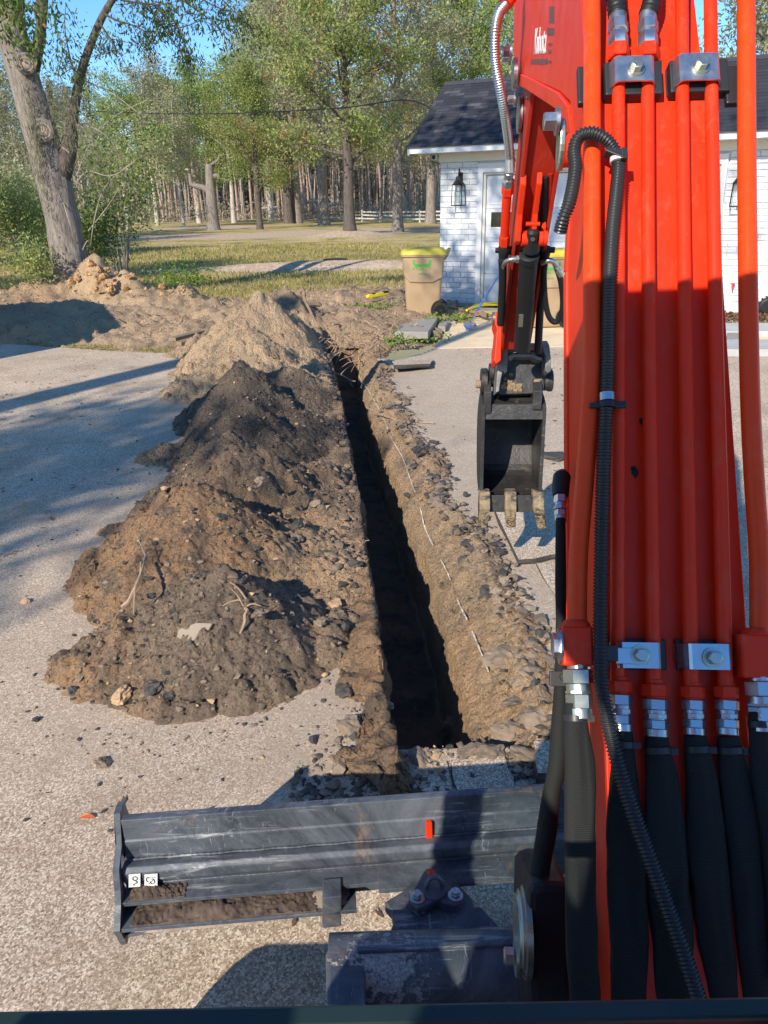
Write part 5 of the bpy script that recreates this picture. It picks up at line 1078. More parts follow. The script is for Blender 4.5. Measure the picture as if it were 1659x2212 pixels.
# pivot bracket plate (horizontal trapezoid) with ring and two bolts
zb = zs1+.012
def onz(x, y, z): return G(x, y, z)
pp = [(830, 1948), (870, 1925), (905, 1885), (918, 1878), (945, 1880), (985, 1905), (1040, 1960), (1105, 2028), (1110, 2050), (985, 2052), (800, 2052), (838, 2025), (850, 1990), (845, 1965)]
P = [onz(x, y, zb) for x, y in pp]; n = len(P); mb = MB(); mb.add(P+[p-ZV*.035 for p in P], [tuple(range(n)), tuple(range(2*n-1, n-1, -1))]+[(i, i+n, (i+1) % n+n, (i+1) % n) for i in range(n)]); piv = mb.build('pivot_bracket', M['steel'], blade, bevel=.004)
top = [(885, 1948), (890, 1928), (915, 1880), (940, 1876), (962, 1900), (988, 1925), (995, 1945), (985, 1955), (960, 1950), (945, 1942), (930, 1950), (905, 1962)]
P = [onz(x, y, zb+.03) for x, y in top]; n = len(P); mb = MB(); mb.add(P+[p-ZV*.03 for p in P], [tuple(range(n)), tuple(range(2*n-1, n-1, -1))]+[(i, i+n, (i+1) % n+n, (i+1) % n) for i in range(n)]); capp = mb.build('pin_cap', M['steel'], blade, bevel=.005)
for x, y, mt_ in ((902, 1940, 'zincy'), (984, 1935, 'zinc')):
    mb = MB(); p = onz(x, y, zb+.03); mb.lathe(p-ZV*.005, ZV, [(0, .019), (.008, .019), (.009, .013)], 24); hexbolt(mb, p+ZV*.003, ZV, .0115, .016, washer=False); mb.build('bolt', M[mt_], capp)
mb = MB(); p = onz(938, 1925, zb+.03); mb.lathe(p-ZV*.004, ZV, [(0, .032), (.008, .030), (.010, .02)], 24); q0 = p+ZV*.012; mb.tube([q0+bd*.020*math.cos(q)+ZV*.036*math.sin(q) for q in np.linspace(0, math.pi, 14)], .0065, 10); mb.build('lifting_eye', M['steel'], capp)
mb = MB(); p = onz(931, 1890, zb+.05); mb.lathe(p, ZV, [(0, .006), (.008, .010), (.014, .006)], 14); mb.build('orange_cap', M['orange'], capp)
# cross tube of the blade arm
zc = .34; cA = onz(712, 2110, zc); cBx = onz(1140, 2095, zc); 
mb = MB(); axc = unit(cBx-cA); mb.tube([cA, cA+axc*.75], .088, 40); ct = mb.build('cross_tube', M['gsteel'], blade)
P8 = []
for x, y in ((703, 2048), (772, 2044), (788, 2062), (792, 2300), (706, 2300)): P8.append(onz(x, y, .42))
mb = MB(); n = len(P8); mb.add(P8+[p-ZV*.16 for p in P8], [tuple(range(n)), tuple(range(2*n-1, n-1, -1))]+[(i, i+n, (i+1) % n+n, (i+1) % n) for i in range(n)]); mb.build('blade_arm', M['steel'], blade, bevel=.010)
P8 = [onz(x, y, .435) for x, y in ((770, 2042), (1120, 2026), (1120, 2040), (772, 2056))]; mb = MB(); mb.hexa([p-ZV*.06 for p in P8]+P8); mb.build('arm_flange', M['steel'], blade, bevel=.003)

# ------------------------------------------------------------------ swing bracket
sw = AP(0, 0, 1.37, .16, [(1142, 1930), (1152, 1914), (1175, 1910), (1235, 1912), (1240, 2300), (1150, 2300), (1146, 2230), (1143, 2100), (1140, 2000)], 'swing_bracket', 'blackm', EX, bevel=.014)
cpt = AT(1141, 2010, 1.42); rd_ = -RB*.97+UB*.0-ZV*.0
mb = MB(); mb.lathe(cpt, -RB, [(0, .080), (.010, .080), (.012, .070), (.016, .070), (.018, .064), (.022, .062)], 40); pc = mb.build('pivot_cap', M['zincy'], sw)
mb = MB(); mb.lathe(cpt-RB*.020+UB*(-.03)-ZV*.03, -RB, [(0, .034), (.006, .034)], 26); hexbolt(mb, cpt-RB*.024+UB*(-.03)-ZV*.03, -RB, .016, .022, washer=False); mb.build('cap_bolt', M['zincy'], pc)
# deck plate under the hoses
mb = MB(); mb.hexa([BL(-.15, .2, .40), BL(.50, .2, .40), BL(.50, .80, .40), BL(-.15, .80, .40), BL(-.15, .2, .46), BL(.50, .2, .46), BL(.50, .84, .46), BL(-.15, .84, .46)]); mb.build('swing_casting', M['steel'], EX, bevel=.01)
mb = MB()
for x in (1298, 1406): hexbolt(mb, BL(*( (np.dot(G(x, 2165, .60)-OB, RB)), np.dot(G(x, 2165, .60)-OB, UB)), .58), ZV, .016, .03)
mb.build('casting_bolts', M['zinc'], EX)
# left slim sleeve hose with boot and nuts
def LH(L_, r, name, mat, n=16, flat=None):
    mb = MB(); P = smooth_path([AT(x, y, t) for x, y, t in L_], 44); mb.tube(P, np.interp(np.linspace(0, 1, 45), np.linspace(0, 1, len(r)), r) if not np.isscalar(r) else r, n, flat=flat); return mb.build(name, M[mat], EX)
LH([(1216, 1018, 1.62), (1212, 1045, 1.60), (1211, 1072, 1.58)], [.008, .0185, .018, .0175, .016], 'rubber_boot', 'rubber', 14)
mb = MB(); fitting(mb, (AT(1211, 1070, 1.58), AT(1211, 1128, 1.56)), .0105, [(0, .3, 1.3, 6), (.3, .42, 1.1, 16), (.42, .55, 1.35, 8), (.56, .78, 1.2, 6), (.78, 1, 1.25, 16)]); mb.build('hose_coupling', M['zinc'], EX)
LH([(1211, 1120, 1.55), (1211, 1250, 1.52), (1212, 1400, 1.48), (1211, 1500, 1.45), (1208, 1580, 1.43), (1204, 1650, 1.42), (1190, 1720, 1.42), (1182, 1790, 1.42), (1170, 1860, 1.42), (1160, 1930, 1.42)], [.0095, .0105, .011, .010, .0105, .0125, .015, .017, .0155, .019, .0175, .0175], 'hose_sleeve', 'fabric')
mb = MB(); mb.box(AT(1207, 1466, 1.44), (.034, .012, .028), [RB, NB, KB]); hexbolt(mb, AT(1216, 1462, 1.425), NB, .008, .010, washer=False); mb.build('hose_clip', M['blackp'], EX, bevel=.002)

# ------------------------------------------------------------------ cab, tracks and body (mostly round the camera)
cabp = [(-.52, .42), (-.52, -1.05), (.34, .42), (.34, -1.05)]
mb = MB(); mb.box((-.17, -.63, 2.545), (1.12, 1.96, .07)); mb.build('cab_roof', M['white'], EX, bevel=.02)  # roof stretched left and rearwards so its shade covers the boom
for x, y, z0 in ((-.53, .36, .62), (.35, .36, .62), (-.53, -1.03, .62), (.35, -1.03, .62)):
    mb = MB(); mb.box((x, y, (z0+2.52)/2), (.055, .10, 2.52-z0)); mb.build('cab_pillar', M['blackm'], EX, bevel=.008)
mb = MB(); mb.box((-.09, -1.05, 1.05), (.92, .04, .90)); mb.box((.36, -.36, .95), (.04, 1.4, .68)); mb.box((-.53, -.36, .90), (.04, 1.4, .56)); mb.box((-.53, -.82, 1.7), (.04, .50, 1.66)); mb.box((-.53, -.32, 1.25), (.04, .56, 1.30)); mb.box((-.53, -.36, 2.39), (.04, 1.4, .26)); mb.build('cab_panel_sunblock', M['red'], EX, bevel=.01)  # rear quarter, left side and header panels added to block sun on the hoses
zb_ = AY(829, 2204, .40)[2]
mb = MB(); mb.box((-.09, .405, zb_-.010), (.90, .018, .020)); mb.build('lower_window_frame', M['winframe'], EX, bevel=.003)
mb = MB(); mb.box((-.09, .405, (zb_-.03+.72)/2), (.84, .006, zb_-.03-.72)); mb.build('lower_window', M['clear'], EX)
mb = MB(); mb.box((-.09, -.35, .62), (.92, 1.45, .05)); mb.build('cab_floor', M['blackm'], EX)
mb = MB(); mb.box((-.09, -.50, .95), (.46, .46, .14)); mb.box((-.09, -.72, 1.27), (.44, .12, .60)); mb.build('operator_seat', M['seat'], EX, bevel=.04)
mb = MB(); mb.box((.25, -1.35, .98), (1.45, .75, .75)); mb.box((.72, -.45, .86), (.6, 1.1, .46)); mb.build('engine_cover', M['red'], EX, bevel=.05)
mb = MB(); mb.box((.12, -.45, .42), (.72, 1.3, .26)); mb.build('undercarriage', M['steel'], EX, bevel=.02)
for xx in (-.58, .82):
    mb = MB(); pr = []
    for q in np.linspace(-math.pi/2, math.pi/2, 12): pr.append((.80+.24*math.cos(q), .25+.24*math.sin(q)))
    for q in np.linspace(math.pi/2, 1.5*math.pi, 12): pr.append((-1.25+.24*math.cos(q), .25+.24*math.sin(q)))
    mb.prism(pr, (xx-.15, 0, 0), (0, 1, 0), (0, 0, 1), (.30, 0, 0)); tr_ = mb.build('rubber_track', M['rubber'], EX, bevel=.01)
    mb = MB()
    for i in range(26):
        y = -1.25+2.05*i/25; mb.box((xx, y, .498), (.28, .035, .022)); mb.box((xx, y, .012), (.28, .035, .016))
    mb.build('track_lugs', M['rubber'], tr_)
# ------------------------------------------------------------------ garage
H0 = np.array([1.36, 16.10, 0.0]); EXh = unit(np.array([4.96, -2.36, 0])); EYh = np.array([-EXh[1], EXh[0], 0])
def HP(u, v, z): return H0+EXh*u+EYh*v+ZV*z
def HWp(x, y, off=0.0):
    P = PL(x, y, H0, EYh, off)-H0; return np.dot(P, EXh), P[2]
HR = math.atan2(EXh[1], EXh[0])
GA = thing('garage', tuple(HP(3, 1, 0)), 'white painted brick garage with dark shingle roof and panelled door behind the machine', 'garage')
def hbox(mb, u0, u1, v0, v1, z0, z1, mat=0): mb.hexa([HP(u0, v0, z0), HP(u1, v0, z0), HP(u1, v1, z0), HP(u0, v1, z0), HP(u0, v0, z1), HP(u1, v0, z1), HP(u1, v1, z1), HP(u0, v1, z1)], mat)
UL = -.165; UR = 9.0; DV = 3.4; D0 = .60; D1 = 4.95; ZT = 2.66
mb = MB(); hbox(mb, UL, D0+.02, .012, .25, 0, ZT); hbox(mb, D1, UR, .012, .25, 0, ZT); hbox(mb, D0, D1, .012, .25, 2.49, ZT); hbox(mb, UL, UL+.2, .25, DV, 0, ZT+.1); hbox(mb, UR-.2, UR, .25, DV, 0, ZT+.1); hbox(mb, UL, UR, DV-.2, DV, 0, ZT+.1)
wall = mb.build('wall', M['mortar'], GA)
# painted bricks, one by one
bme = {}
def brickmesh(L_):
    k_ = round(L_, 3)
    if k_ not in bme:
        mb = MB(); mb.box((0, 0, 0), (L_, .03, .090)); me = mb.data('brick', M['brick'], np.zeros(3))
        bm = bmesh.new(); bm.from_mesh(me); bmesh.ops.bevel(bm, geom=bm.edges[:], offset=.0045, segments=1, affect='EDGES'); bm.to_mesh(me); bm.free(); bme[k_] = me
    return bme[k_]
rg = random.Random(2)
def bricks(u0, u1, z0, z1):
    row = 0; z = z0
    while z+.09 < z1:
        u = u0; first = True
        while u < u1-.02:
            L_ = .305 if not (first and row % 2) else .150
            if u+L_ > u1: L_ = u1-u
            if u1-(u+L_) < .05: L_ = u1-u
            L_ = round(L_, 2); me = brickmesh(max(L_-.010, .03)); o = bpy.data.objects.new('brick', me); col.objects.link(o); o.parent = wall
            p = HP(u+L_/2, .010-rg.uniform(0, .004), z+.045); o.location = p-WL[wall.name]; o.rotation_euler = (rg.uniform(-.012, .012), rg.uniform(-.006, .006), HR+rg.uniform(-.012, .012)); u += L_; first = False
        z += .1; row += 1
bricks(UL, D0-.0, .06, ZT); bricks(D1+.02, D1+1.45, .06, ZT)
mb = MB(); zz = .06; row = 0
while zz+.09 < ZT:
    u = D1+1.455-(.0 if row % 2 else .15)
    while u < UR-.02:
        a_, b_ = max(u, D1+1.455), min(u+.295, UR); 
        if b_-a_ > .03: hbox(mb, a_, b_, -.005, .02, zz, zz+.09)
        u += .305
    zz += .1; row += 1
mb.build('far_bricks', M['brick'], wall)['kind'] = 'stuff'
# frieze board, soffit, fascia
mb = MB(); hbox(mb, UL-.02, UR, -.03, .02, ZT, 2.86); mb.build('frieze_board', M['frieze'], GA, bevel=.003)
mb = MB(); hbox(mb, UL-.46, UR+.4, -.47, .02, 2.815, 2.83); mb.build('soffit', M['frieze'], GA)
PT = .69; ZE = 2.93
mb = MB(); hbox(mb, UL-.46, UR+.4, -.50, -.47, 2.805, 2.925); mb.build('fascia', M['white'], GA, bevel=.003)
mb = MB()
for i in range(80): hbox(mb, UL-.3+i*.085, UL-.3+i*.085+.03, -.465, -.05, 2.808, 2.814)
mb.build('soffit_slots', M['frieze'], GA)
# rake board and gable on the left
RV = 1.45
def roofz(v): return ZE+PT*(v+.52)*.93
mb = MB()
for u0 in (UL-.47, UR+.38):
    mb.add([HP(u0, -.5, ZE-.15), HP(u0+.03, -.5, ZE-.15), HP(u0+.03, -.5, ZE-.02), HP(u0, -.5, ZE-.02), HP(u0, RV, roofz(RV)-.17), HP(u0+.03, RV, roofz(RV)-.17), HP(u0+.03, RV, roofz(RV)-.03), HP(u0, RV, roofz(RV)-.03)], [(0, 1, 2, 3), (4, 7, 6, 5), (0, 4, 5, 1), (1, 5, 6, 2), (2, 6, 7, 3), (3, 7, 4, 0)])
mb.build('rake_board', M['white'], GA)
mb = MB(); g = [HP(UL, .02, 2.86), HP(UL, DV-1, 2.86), HP(UL, RV, roofz(RV)-.1)]; mb.add(g+[p+EXh*.05 for p in g], [(0, 1, 2), (5, 4, 3)]); mb.build('gable', M['frieze'], GA)
# roof deck and shingles
UR0 = UL-.47; UR1 = UR+.42
mb = MB(); mb.add([HP(UR0, -.53, ZE-.03), HP(UR1, -.53, ZE-.03), HP(UR1, RV, roofz(RV)-.03), HP(UR0, RV, roofz(RV)-.03), HP(UR0, -.53, ZE-.012), HP(UR1, -.53, ZE-.012), HP(UR1, RV, roofz(RV)-.008), HP(UR0, RV, roofz(RV)-.008), HP(UR0, 2*RV+.6, ZE-.05), HP(UR1, 2*RV+.6, ZE-.05)],
                  [(0, 1, 5, 4), (4, 5, 6, 7), (0, 3, 2, 1), (0, 4, 7, 3), (1, 2, 6, 5), (7, 6, 9, 8)]); roof = mb.build('roof', M['shingle'], GA)
sl = unit(EYh*1+ZV*PT*.93); nr = unit(np.cross(EXh, sl)); rows = 21; LS = math.hypot(RV+.53, roofz(RV)-ZE+.0); pitch_ = LS/rows; sm_ = {}
def shmesh(w, h):
    k_ = (round(w, 2), h)
    if k_ not in sm_:
        mb = MB(); mb.hexa([(-w/2+.002, 0, 0), (w/2-.002, 0, 0), (w/2-.002, h*1.15, -.006), (-w/2+.002, h*1.15, -.006), (-w/2+.002, 0, .010), (w/2-.002, 0, .010), (w/2-.002, h*1.15, .003), (-w/2+.002, h*1.15, .003)]); sm_[k_] = mb.data('shingle', M['shingle'], np.zeros(3))
    return sm_[k_]
RM3 = Matrix(((EXh[0], sl[0], nr[0]), (EXh[1], sl[1], nr[1]), (EXh[2], sl[2], nr[2]))); rg = random.Random(8); cnt = 0; rest = MB()
items = []
for rw in range(rows):
    u = UR0-rg.uniform(0, .2)
    while u < UR1:
        w = rg.choice([.16, .22, .28, .34]); a_, b_ = max(u, UR0), min(u+w, UR1)
        if b_-a_ > .04: items.append((rw, a_, round(b_-a_, 2)))
        u += w
vis = [it for it in items if it[1] < 2.1]; vis.sort(key=lambda it: it[0]); ind = set(id(t) for t in vis[:300])
for it in items:
    rw, a_, w = it; base = HP(a_+w/2, -.53, ZE-.010)+sl*(rw*pitch_)
    if id(it) in ind:
        o = bpy.data.objects.new('shingle', shmesh(w, pitch_)); col.objects.link(o); o.parent = roof; o.location = base-WL[roof.name]; o.rotation_euler = RM3.to_euler()
    else:
        h = pitch_; q = [(-w/2+.002, 0, 0), (w/2-.002, 0, 0), (w/2-.002, h*1.15, -.006), (-w/2+.002, h*1.15, -.006), (-w/2+.002, 0, .010), (w/2-.002, 0, .010), (w/2-.002, h*1.15, .003), (-w/2+.002, h*1.15, .003)]
        rest.hexa([base+EXh*a+sl*b+nr*c for a, b, c in q])
o = rest.build('upper_shingles', M['shingle'], roof); o['kind'] = 'stuff'
at = o.data.attributes.new('tint', 'FLOAT', 'POINT'); nv = len(o.data.vertices); vals = np.repeat(np.clip(np.random.default_rng(1).normal(.25, .3, nv//8+1), 0, 1), 8)[:nv]; at.data.foreach_set('value', vals.astype(np.float32))
mb = MB()
for i in range(30): 
    u = UR0+i*.32; c = HP(u+.16, RV, roofz(RV)+.012); mb.add([c-EXh*.165-sl*.13, c+EXh*.165-sl*.13, c+EXh*.165+ZV*.012, c-EXh*.165+ZV*.012, c-EXh*.165+EYh*.12-ZV*.06, c+EXh*.165+EYh*.12-ZV*.06], [(0, 1, 2, 3), (3, 2, 5, 4)])
mb.build('ridge_cap', M['shingle'], roof, fixn=False)
# door casing and sectional door
mb = MB(); hbox(mb, D0, D0+.10, -.03, .01, 0, 2.56); hbox(mb, D1-.10, D1, -.03, .01, 0, 2.56); hbox(mb, D0, D1, -.034, .01, 2.46, 2.62); mb.build('door_casing', M['white'], GA, bevel=.004)
mb = MB(); hbox(mb, D0+.10, D0+.15, .02, .10, 0, 2.47); hbox(mb, D1-.15, D1-.10, .02, .10, 0, 2.47); hbox(mb, D0+.15, D1-.15, .02, .10, 2.42, 2.47); mb.build('door_jamb', M['frieze'], GA, bevel=.003)
A0 = D0+.155; A1 = D1-.155; gd = None; SH = .595
mb = MB(); hbox(mb, A0, A1, .088, .13, .03, 2.41); gd = mb.build('garage_door', M['door'], GA)
for r_ in range(4):
    z0 = .035+r_*SH; mb = MB(); hbox(mb, A0+.002, A1-.002, .07, .088, z0+.004, z0+SH-.006); sec = mb.build('door_section', M['door'], gd, bevel=.004)
    nc = 4; cw = (A1-A0)/nc
    for c in range(nc):
        u0 = A0+c*cw+.07; u1 = A0+(c+1)*cw-.07; mb = MB()
        for (a, b, e, f) in ((u0, u1, z0+.075, z0+.095), (u0, u1, z0+SH-.100, z0+SH-.080), (u0, u0+.02, z0+.095, z0+SH-.1), (u1-.02, u1, z0+.095, z0+SH-.1)): hbox(mb, a, b, .060, .071, e, f)
        hbox(mb, u0+.05, u1-.05, .064, .071, z0+.13, z0+SH-.135)
        pn = mb.build('raised_panel', M['door'], gd, bevel=.003)
        if r_ == 2 and c in (0, 3):
            mb = MB(); w0, w1 = (u0+.03, u0+.60); hbox(mb, w0-.02, w1, .050, .062, z0+.235, z0+.57); mb.build('window_trim', M['white'], gd, bevel=.003)
            mb = MB(); hbox(mb, w0+.01, w1-.03, .046, .055, z0+.27, z0+.535); mb.build('window_pane', M['glass'], gd)
mb = MB(); hbox(mb, A0, A1, .06, .12, .0, .035); mb.build('door_seal', M['rubber'], gd)
# wall lanterns
def lantern(u, z, label):
    T = thing('wall_lantern', tuple(HP(u, -.06, z)), label, 'wall lamp', 'wall lanterns on the garage')
    mb = MB(); hbox(mb, u-.045, u+.045, -.035, -.006, z+.10, z+.34); mb.tube(smooth_path([HP(u, -.03, z+.22), HP(u, -.06, z+.36), HP(u, -.10, z+.40), HP(u, -.12, z+.33), HP(u, -.12, z+.27)], 14), .010, 8); mb.build('bracket', M['blackm'], T)
    mb = MB(); c = HP(u, -.12, 0); fr = [EXh, EYh]
    for (hw, z0, z1, hw2) in ((.05, z+.20, z+.27, .04), (.095, z+.13, z+.20, .05)):
        P = [c+EXh*a*hw+EYh*b*hw+ZV*z0 for a, b in ((-1, -1), (1, -1), (1, 1), (-1, 1))]+[c+EXh*a*hw2+EYh*b*hw2+ZV*z1 for a, b in ((-1, -1), (1, -1), (1, 1), (-1, 1))]; mb.hexa(P)
    mb.build('lamp_cap', M['blackm'], T, bevel=.004)
    mb = MB()
    for a, b in ((-1, -1), (1, -1), (1, 1), (-1, 1)): mb.tube([c+EXh*a*.092+EYh*b*.092+ZV*(z+.13), c+EXh*a*.105+EYh*b*.105+ZV*(z-.24)], .0075, 4, sm=False)
    for zz_, hw in ((z+.125, .093), (z-.24, .105)):
        for k_ in range(4):
            q = [(-1, -1), (1, -1), (1, 1), (-1, 1)]; a, b = q[k_], q[(k_+1) % 4]; mb.tube([c+EXh*a[0]*hw+EYh*a[1]*hw+ZV*zz_, c+EXh*b[0]*hw+EYh*b[1]*hw+ZV*zz_], .009, 4, sm=False)
    mb.build('lamp_cage', M['blackm'], T)
    mb = MB(); mb.tube([c+ZV*(z-.235), c+ZV*(z+.12)], [.088, .080], 4, True, 0, False); mb.build('lamp_glass', M['clear'], T)
    mb = MB(); mb.tube([c+ZV*(z-.23), c+ZV*(z-.12), c+ZV*(z-.10)], [.012, .012, .004], 10); mb.tube([c+ZV*(z+.12), c+ZV*(z+.02)], [.02, .028], 10); mb.build('lamp_holder', M['white'], T)
lu, lz = HWp(995, 412); lantern(lu, lz-.02, 'black glass lantern on the white brick left of the garage door')
lu, lz = HWp(1596, 412); lantern(lu, lz+.0, 'black glass lantern half hidden behind the outer right pipe of the boom')
T = thing('security_camera', tuple(HP(UL-.10, -.05, 2.76)), 'small white security camera tucked under the left corner of the eave', 'security camera'); c = HP(UL-.09, -.10, 2.75)
mb = MB(); mb.tube([c+EYh*.06+ZV*.06, c+EYh*.03], .02, 12); mb.lathe(c+EYh*.06, -EYh, [(0, .035), (.02, .05), (.08, .055), (.09, .048)], 20); mb.build('camera_body', M['white'], T)
mb = MB(); mb.lathe(c-EYh*.028, -EYh, [(0, .042), (.006, .040), (.010, .02)], 20); mb.build('camera_lens', M['blackp'], T)
# garden strip, pavers, small tractor at far right
mb = MB(); rg = random.Random(21)
for i in range(2600):
    u = rg.uniform(D1+.05, D1+2.6); v = -rg.random()*1.0-.02; c = HP(u, v, .05+rg.random()*.04); s_ = rg.uniform(.015, .05); a = unit([rg.gauss(0, 1), rg.gauss(0, 1), rg.gauss(0, .5)]); b = unit(np.cross(a, [rg.gauss(0, .4), rg.gauss(0, .4), 1])); mb.add([c-a*s_, c+b*s_*.5, c+a*s_, c-b*s_*.5], [(0, 1, 2, 3)])
tag(mb.build('leaf_litter', M['litter'], fixn=False), 'brown leaves and gravel along the foot of the garage wall at right', 'dry leaves', kind='stuff')
for (x0, x1, y0, y1, lb) in ((1560, 1700, 704, 722, 'pale square paver nearest the garage wall at right'), (1565, 1720, 740, 762, 'pale paver seen between the boom and its outer right pipe'), (1570, 1610, 723, 739, 'dark slate paver between two pale ones at right')):
    P = [G(x, y, .05) for x, y in ((x0, y1), (x1, y1), (x1, y0), (x0, y0))]; mb = MB(); mb.hexa([p-ZV*.05 for p in P]+[p+ZV*(.045 if 'dark' not in lb else .03) for p in P]); tag(mb.build('paver', M['flag'] if 'dark' not in lb else M['slab'], bevel=.005), lb, 'paver')
# red garden tiller, only its left part in view
pT = G(1652, 682, .04); T = thing('garden_cart', tuple(pT), 'red garden machine with ribbed black wheel at the right picture edge', 'garden machine')
mb = MB(); wc = pT+np.array([.02, 0, .16]); ax = unit(np.array([.25, 1, 0])); mb.lathe(wc-ax*.05, ax, [(0, .10), (.01, .135), (.05, .15), (.09, .135), (.10, .10)], 24); 
for q in np.linspace(0, 2*math.pi, 14, endpoint=False):
    e = np.cross(ax, ZV)*math.cos(q)+ZV*math.sin(q); mb.box(wc+e*.150, (.10, .018, .03), [ax, np.cross(ax, e), e])
mb.build('wheel', M['rubber'], T)
mb = MB(); mb.box(wc+np.array([.25, .05, .12]), (.42, .4, .20)); mb.box(wc+np.array([.2, .03, .24]), (.30, .26, .12)); mb.build('hood', M['redp'], T, bevel=.04)
mb = MB(); mb.tube([wc+np.array([.4, .1, .25]), wc+np.array([.7, .2, .75])], .014, 8); mb.build('handlebar', M['blackm'], T)
mb = MB(); a, z = HWp(1583, 618, -.05); p = HP(a, -.05, z); mb.tube([p+EYh*.05, p-EYh*.04], .016, 8); mb.tube([p-EYh*.03, p-EYh*.04-ZV*.07], .013, 8); mb.tube([p-EYh*.02+ZV*.02, p-EYh*.02+ZV*.05], [.03, .028], 8)
tag(mb.build('garden_tap', M['redp']), 'small red and black garden tap on the brick right of the boom', 'tap')

# ------------------------------------------------------------------ wheelie bins
def bin_(px, py, w, yaw, label, hh=1.13, mirror=1):
    b = G(px, py, .03); T = thing('wheelie_bin', (0, 0, 0), label, 'wheelie bin', 'tan wheelie bins by the garage'); D_ = .66; w2 = w/2
    def loop(wx, dy, z, n=6, rr=.07):
        out = []
        for cx_, cy_, a0 in ((wx-rr, dy-rr, 0), (-wx+rr, dy-rr, 90), (-wx+rr, -dy+rr, 180), (wx-rr, -dy+rr, 270)):
            for i in range(n): q = math.radians(a0+90*i/(n-1)); out.append((cx_+rr*math.cos(q), cy_+rr*math.sin(q), z))
        return out
    mb = MB(); lv = [(.76, .36, 0.0), (.775, .38, .02), (.80, .40, .10), (.86, .45, hh*.58), (.875, .46, hh*.62), (.94, .48, hh*.72), (.965, .49, hh*.90), (.97, .49, hh*.93)]
    Ls = [loop(w2*a, D_*b_, z) for a, b_, z in lv]; n = len(Ls[0]); vs = [p for l in Ls for p in l]
    mb.add(vs, [(i*n+j, i*n+(j+1) % n, (i+1)*n+(j+1) % n, (i+1)*n+j) for i in range(len(Ls)-1) for j in range(n)], 0, True); mb.add(vs[:n], [tuple(range(n-1, -1, -1))]); mb.add(vs[-n:], [tuple(range(n))]); body = mb.build('body', M['binp'], T)
    mb = MB(); Ls = [loop(w2*a, D_*b_, z) for a, b_, z in ((1.0, .515, hh*.925), (1.03, .53, hh*.93), (1.03, .53, hh*.965), (1.0, .515, hh*.97))]; vs = [p for l in Ls for p in l]; mb.add(vs, [(i*n+j, i*n+(j+1) % n, (i+1)*n+(j+1) % n, (i+1)*n+j) for i in range(3) for j in range(n)]+[tuple(range(3*n, 4*n)), tuple(range(n-1, -1, -1))], 0, True); mb.build('rim', M['binp'], T)
    # panel below the rim: a proud shield shape on the front
    mb = MB(); sh = [(-w2*.90, hh*.90), (-w2*.88, hh*.66), (-w2*.62, hh*.56), (-w2*.1, hh*.55), (w2*.45, hh*.55), (w2*.86, hh*.62), (w2*.90, hh*.90)]
    mb.add([(x, -D_*.485-.004-.0*z, z) for x, z in sh]+[(x*.98, -D_*.43, z-.02) for x, z in sh], [tuple(range(7))]+[(i, i+7, (i+1) % 7+7, (i+1) % 7) for i in range(7)]); mb.build('front_panel', M['binp'], T, bevel=.01)
    mb = MB(); Ls = [loop(w2*a, D_*b_, z) for a, b_, z in ((1.04, .545, hh*.955), (1.04, .545, hh*1.0), (.96, .50, hh*1.035), (.80, .40, hh*1.05))]; vs = [p for l in Ls for p in l]; mb.add(vs, [(i*n+j, i*n+(j+1) % n, (i+1)*n+(j+1) % n, (i+1)*n+j) for i in range(3) for j in range(n)]+[tuple(range(3*n, 4*n))], 0, True)
    mb.box((-w2*.62, -D_*.47, hh*1.0), (.14, .05, .045)); lid = mb.build('lid', M['lid'], T)
    mb = MB(); mb.tube([(w2*1.0, -.20, hh*.97), (w2*1.22, -.21, hh*1.02), (w2*1.25, 0, hh*1.025), (w2*1.22, .21, hh*1.02), (w2*1.0, .20, hh*.97)], .018, 8); mb.build('handle', M['lid'], T)
    mb = MB(); mb.tube([(w2*.98, -.24, hh*.88), (w2*1.10, -.22, hh*.93), (w2*1.2, -.21, hh*1.0)], .02, 8); mb.build('handle_bracket', M['binp'], T)
    for sy in (-1, 1):
        mb = MB(); wc = np.array([w2*.82, sy*D_*.47, .135]); mb.lathe(wc-np.array([0, sy*.03, 0]), (0, sy, 0), [(0, .10), (.008, .130), (.05, .134), (.058, .125), (.058, .10), (.048, .098)], 40)
        for q in np.linspace(0, 2*math.pi, 36, endpoint=False): mb.box(wc+np.array([math.cos(q)*.134, 0, math.sin(q)*.134]), (.010, .045, .010), [(math.cos(q), 0, math.sin(q)), (0, 1, 0), (-math.sin(q), 0, math.cos(q))])
        wh = mb.build('wheel', M['rubber'], T)
        mb = MB(); mb.cyl(wc-np.array([0, sy*.01, 0]), wc+np.array([0, sy*.030, 0]), .022, n=14)
        for q in np.linspace(0.2, 2*math.pi+.2, 8, endpoint=False): mb.box(wc+np.array([math.cos(q)*.06, sy*.018, math.sin(q)*.06]), (.085, .012, .018), [(math.cos(q), 0, math.sin(q)), (0, 1, 0), (-math.sin(q), 0, math.cos(q))])
        mb.build('wheel_spokes', M['conduit'], wh)
    # dark wheel recess
    mb = MB(); rc_ = [(w2*.82+.175*math.cos(q), .135+.18*math.sin(q)) for q in np.linspace(math.pi*.42, math.pi*1.12, 12)]; inn = [(w2*.82+.150*math.cos(q), .135+.150*math.sin(q)) for q in np.linspace(math.pi*.42, math.pi*1.12, 12)]
    poly = rc_+inn[::-1]; mb.add([(x, -D_*.445, z) for x, z in poly], [(i, i+1, 22-i, 23-i) for i in range(11)]); mb.build('wheel_arch', M['rubber'], T, fixn=False)
    # green print: open tray mark and lettering
    mb = MB(); y_ = -D_*.485-.009
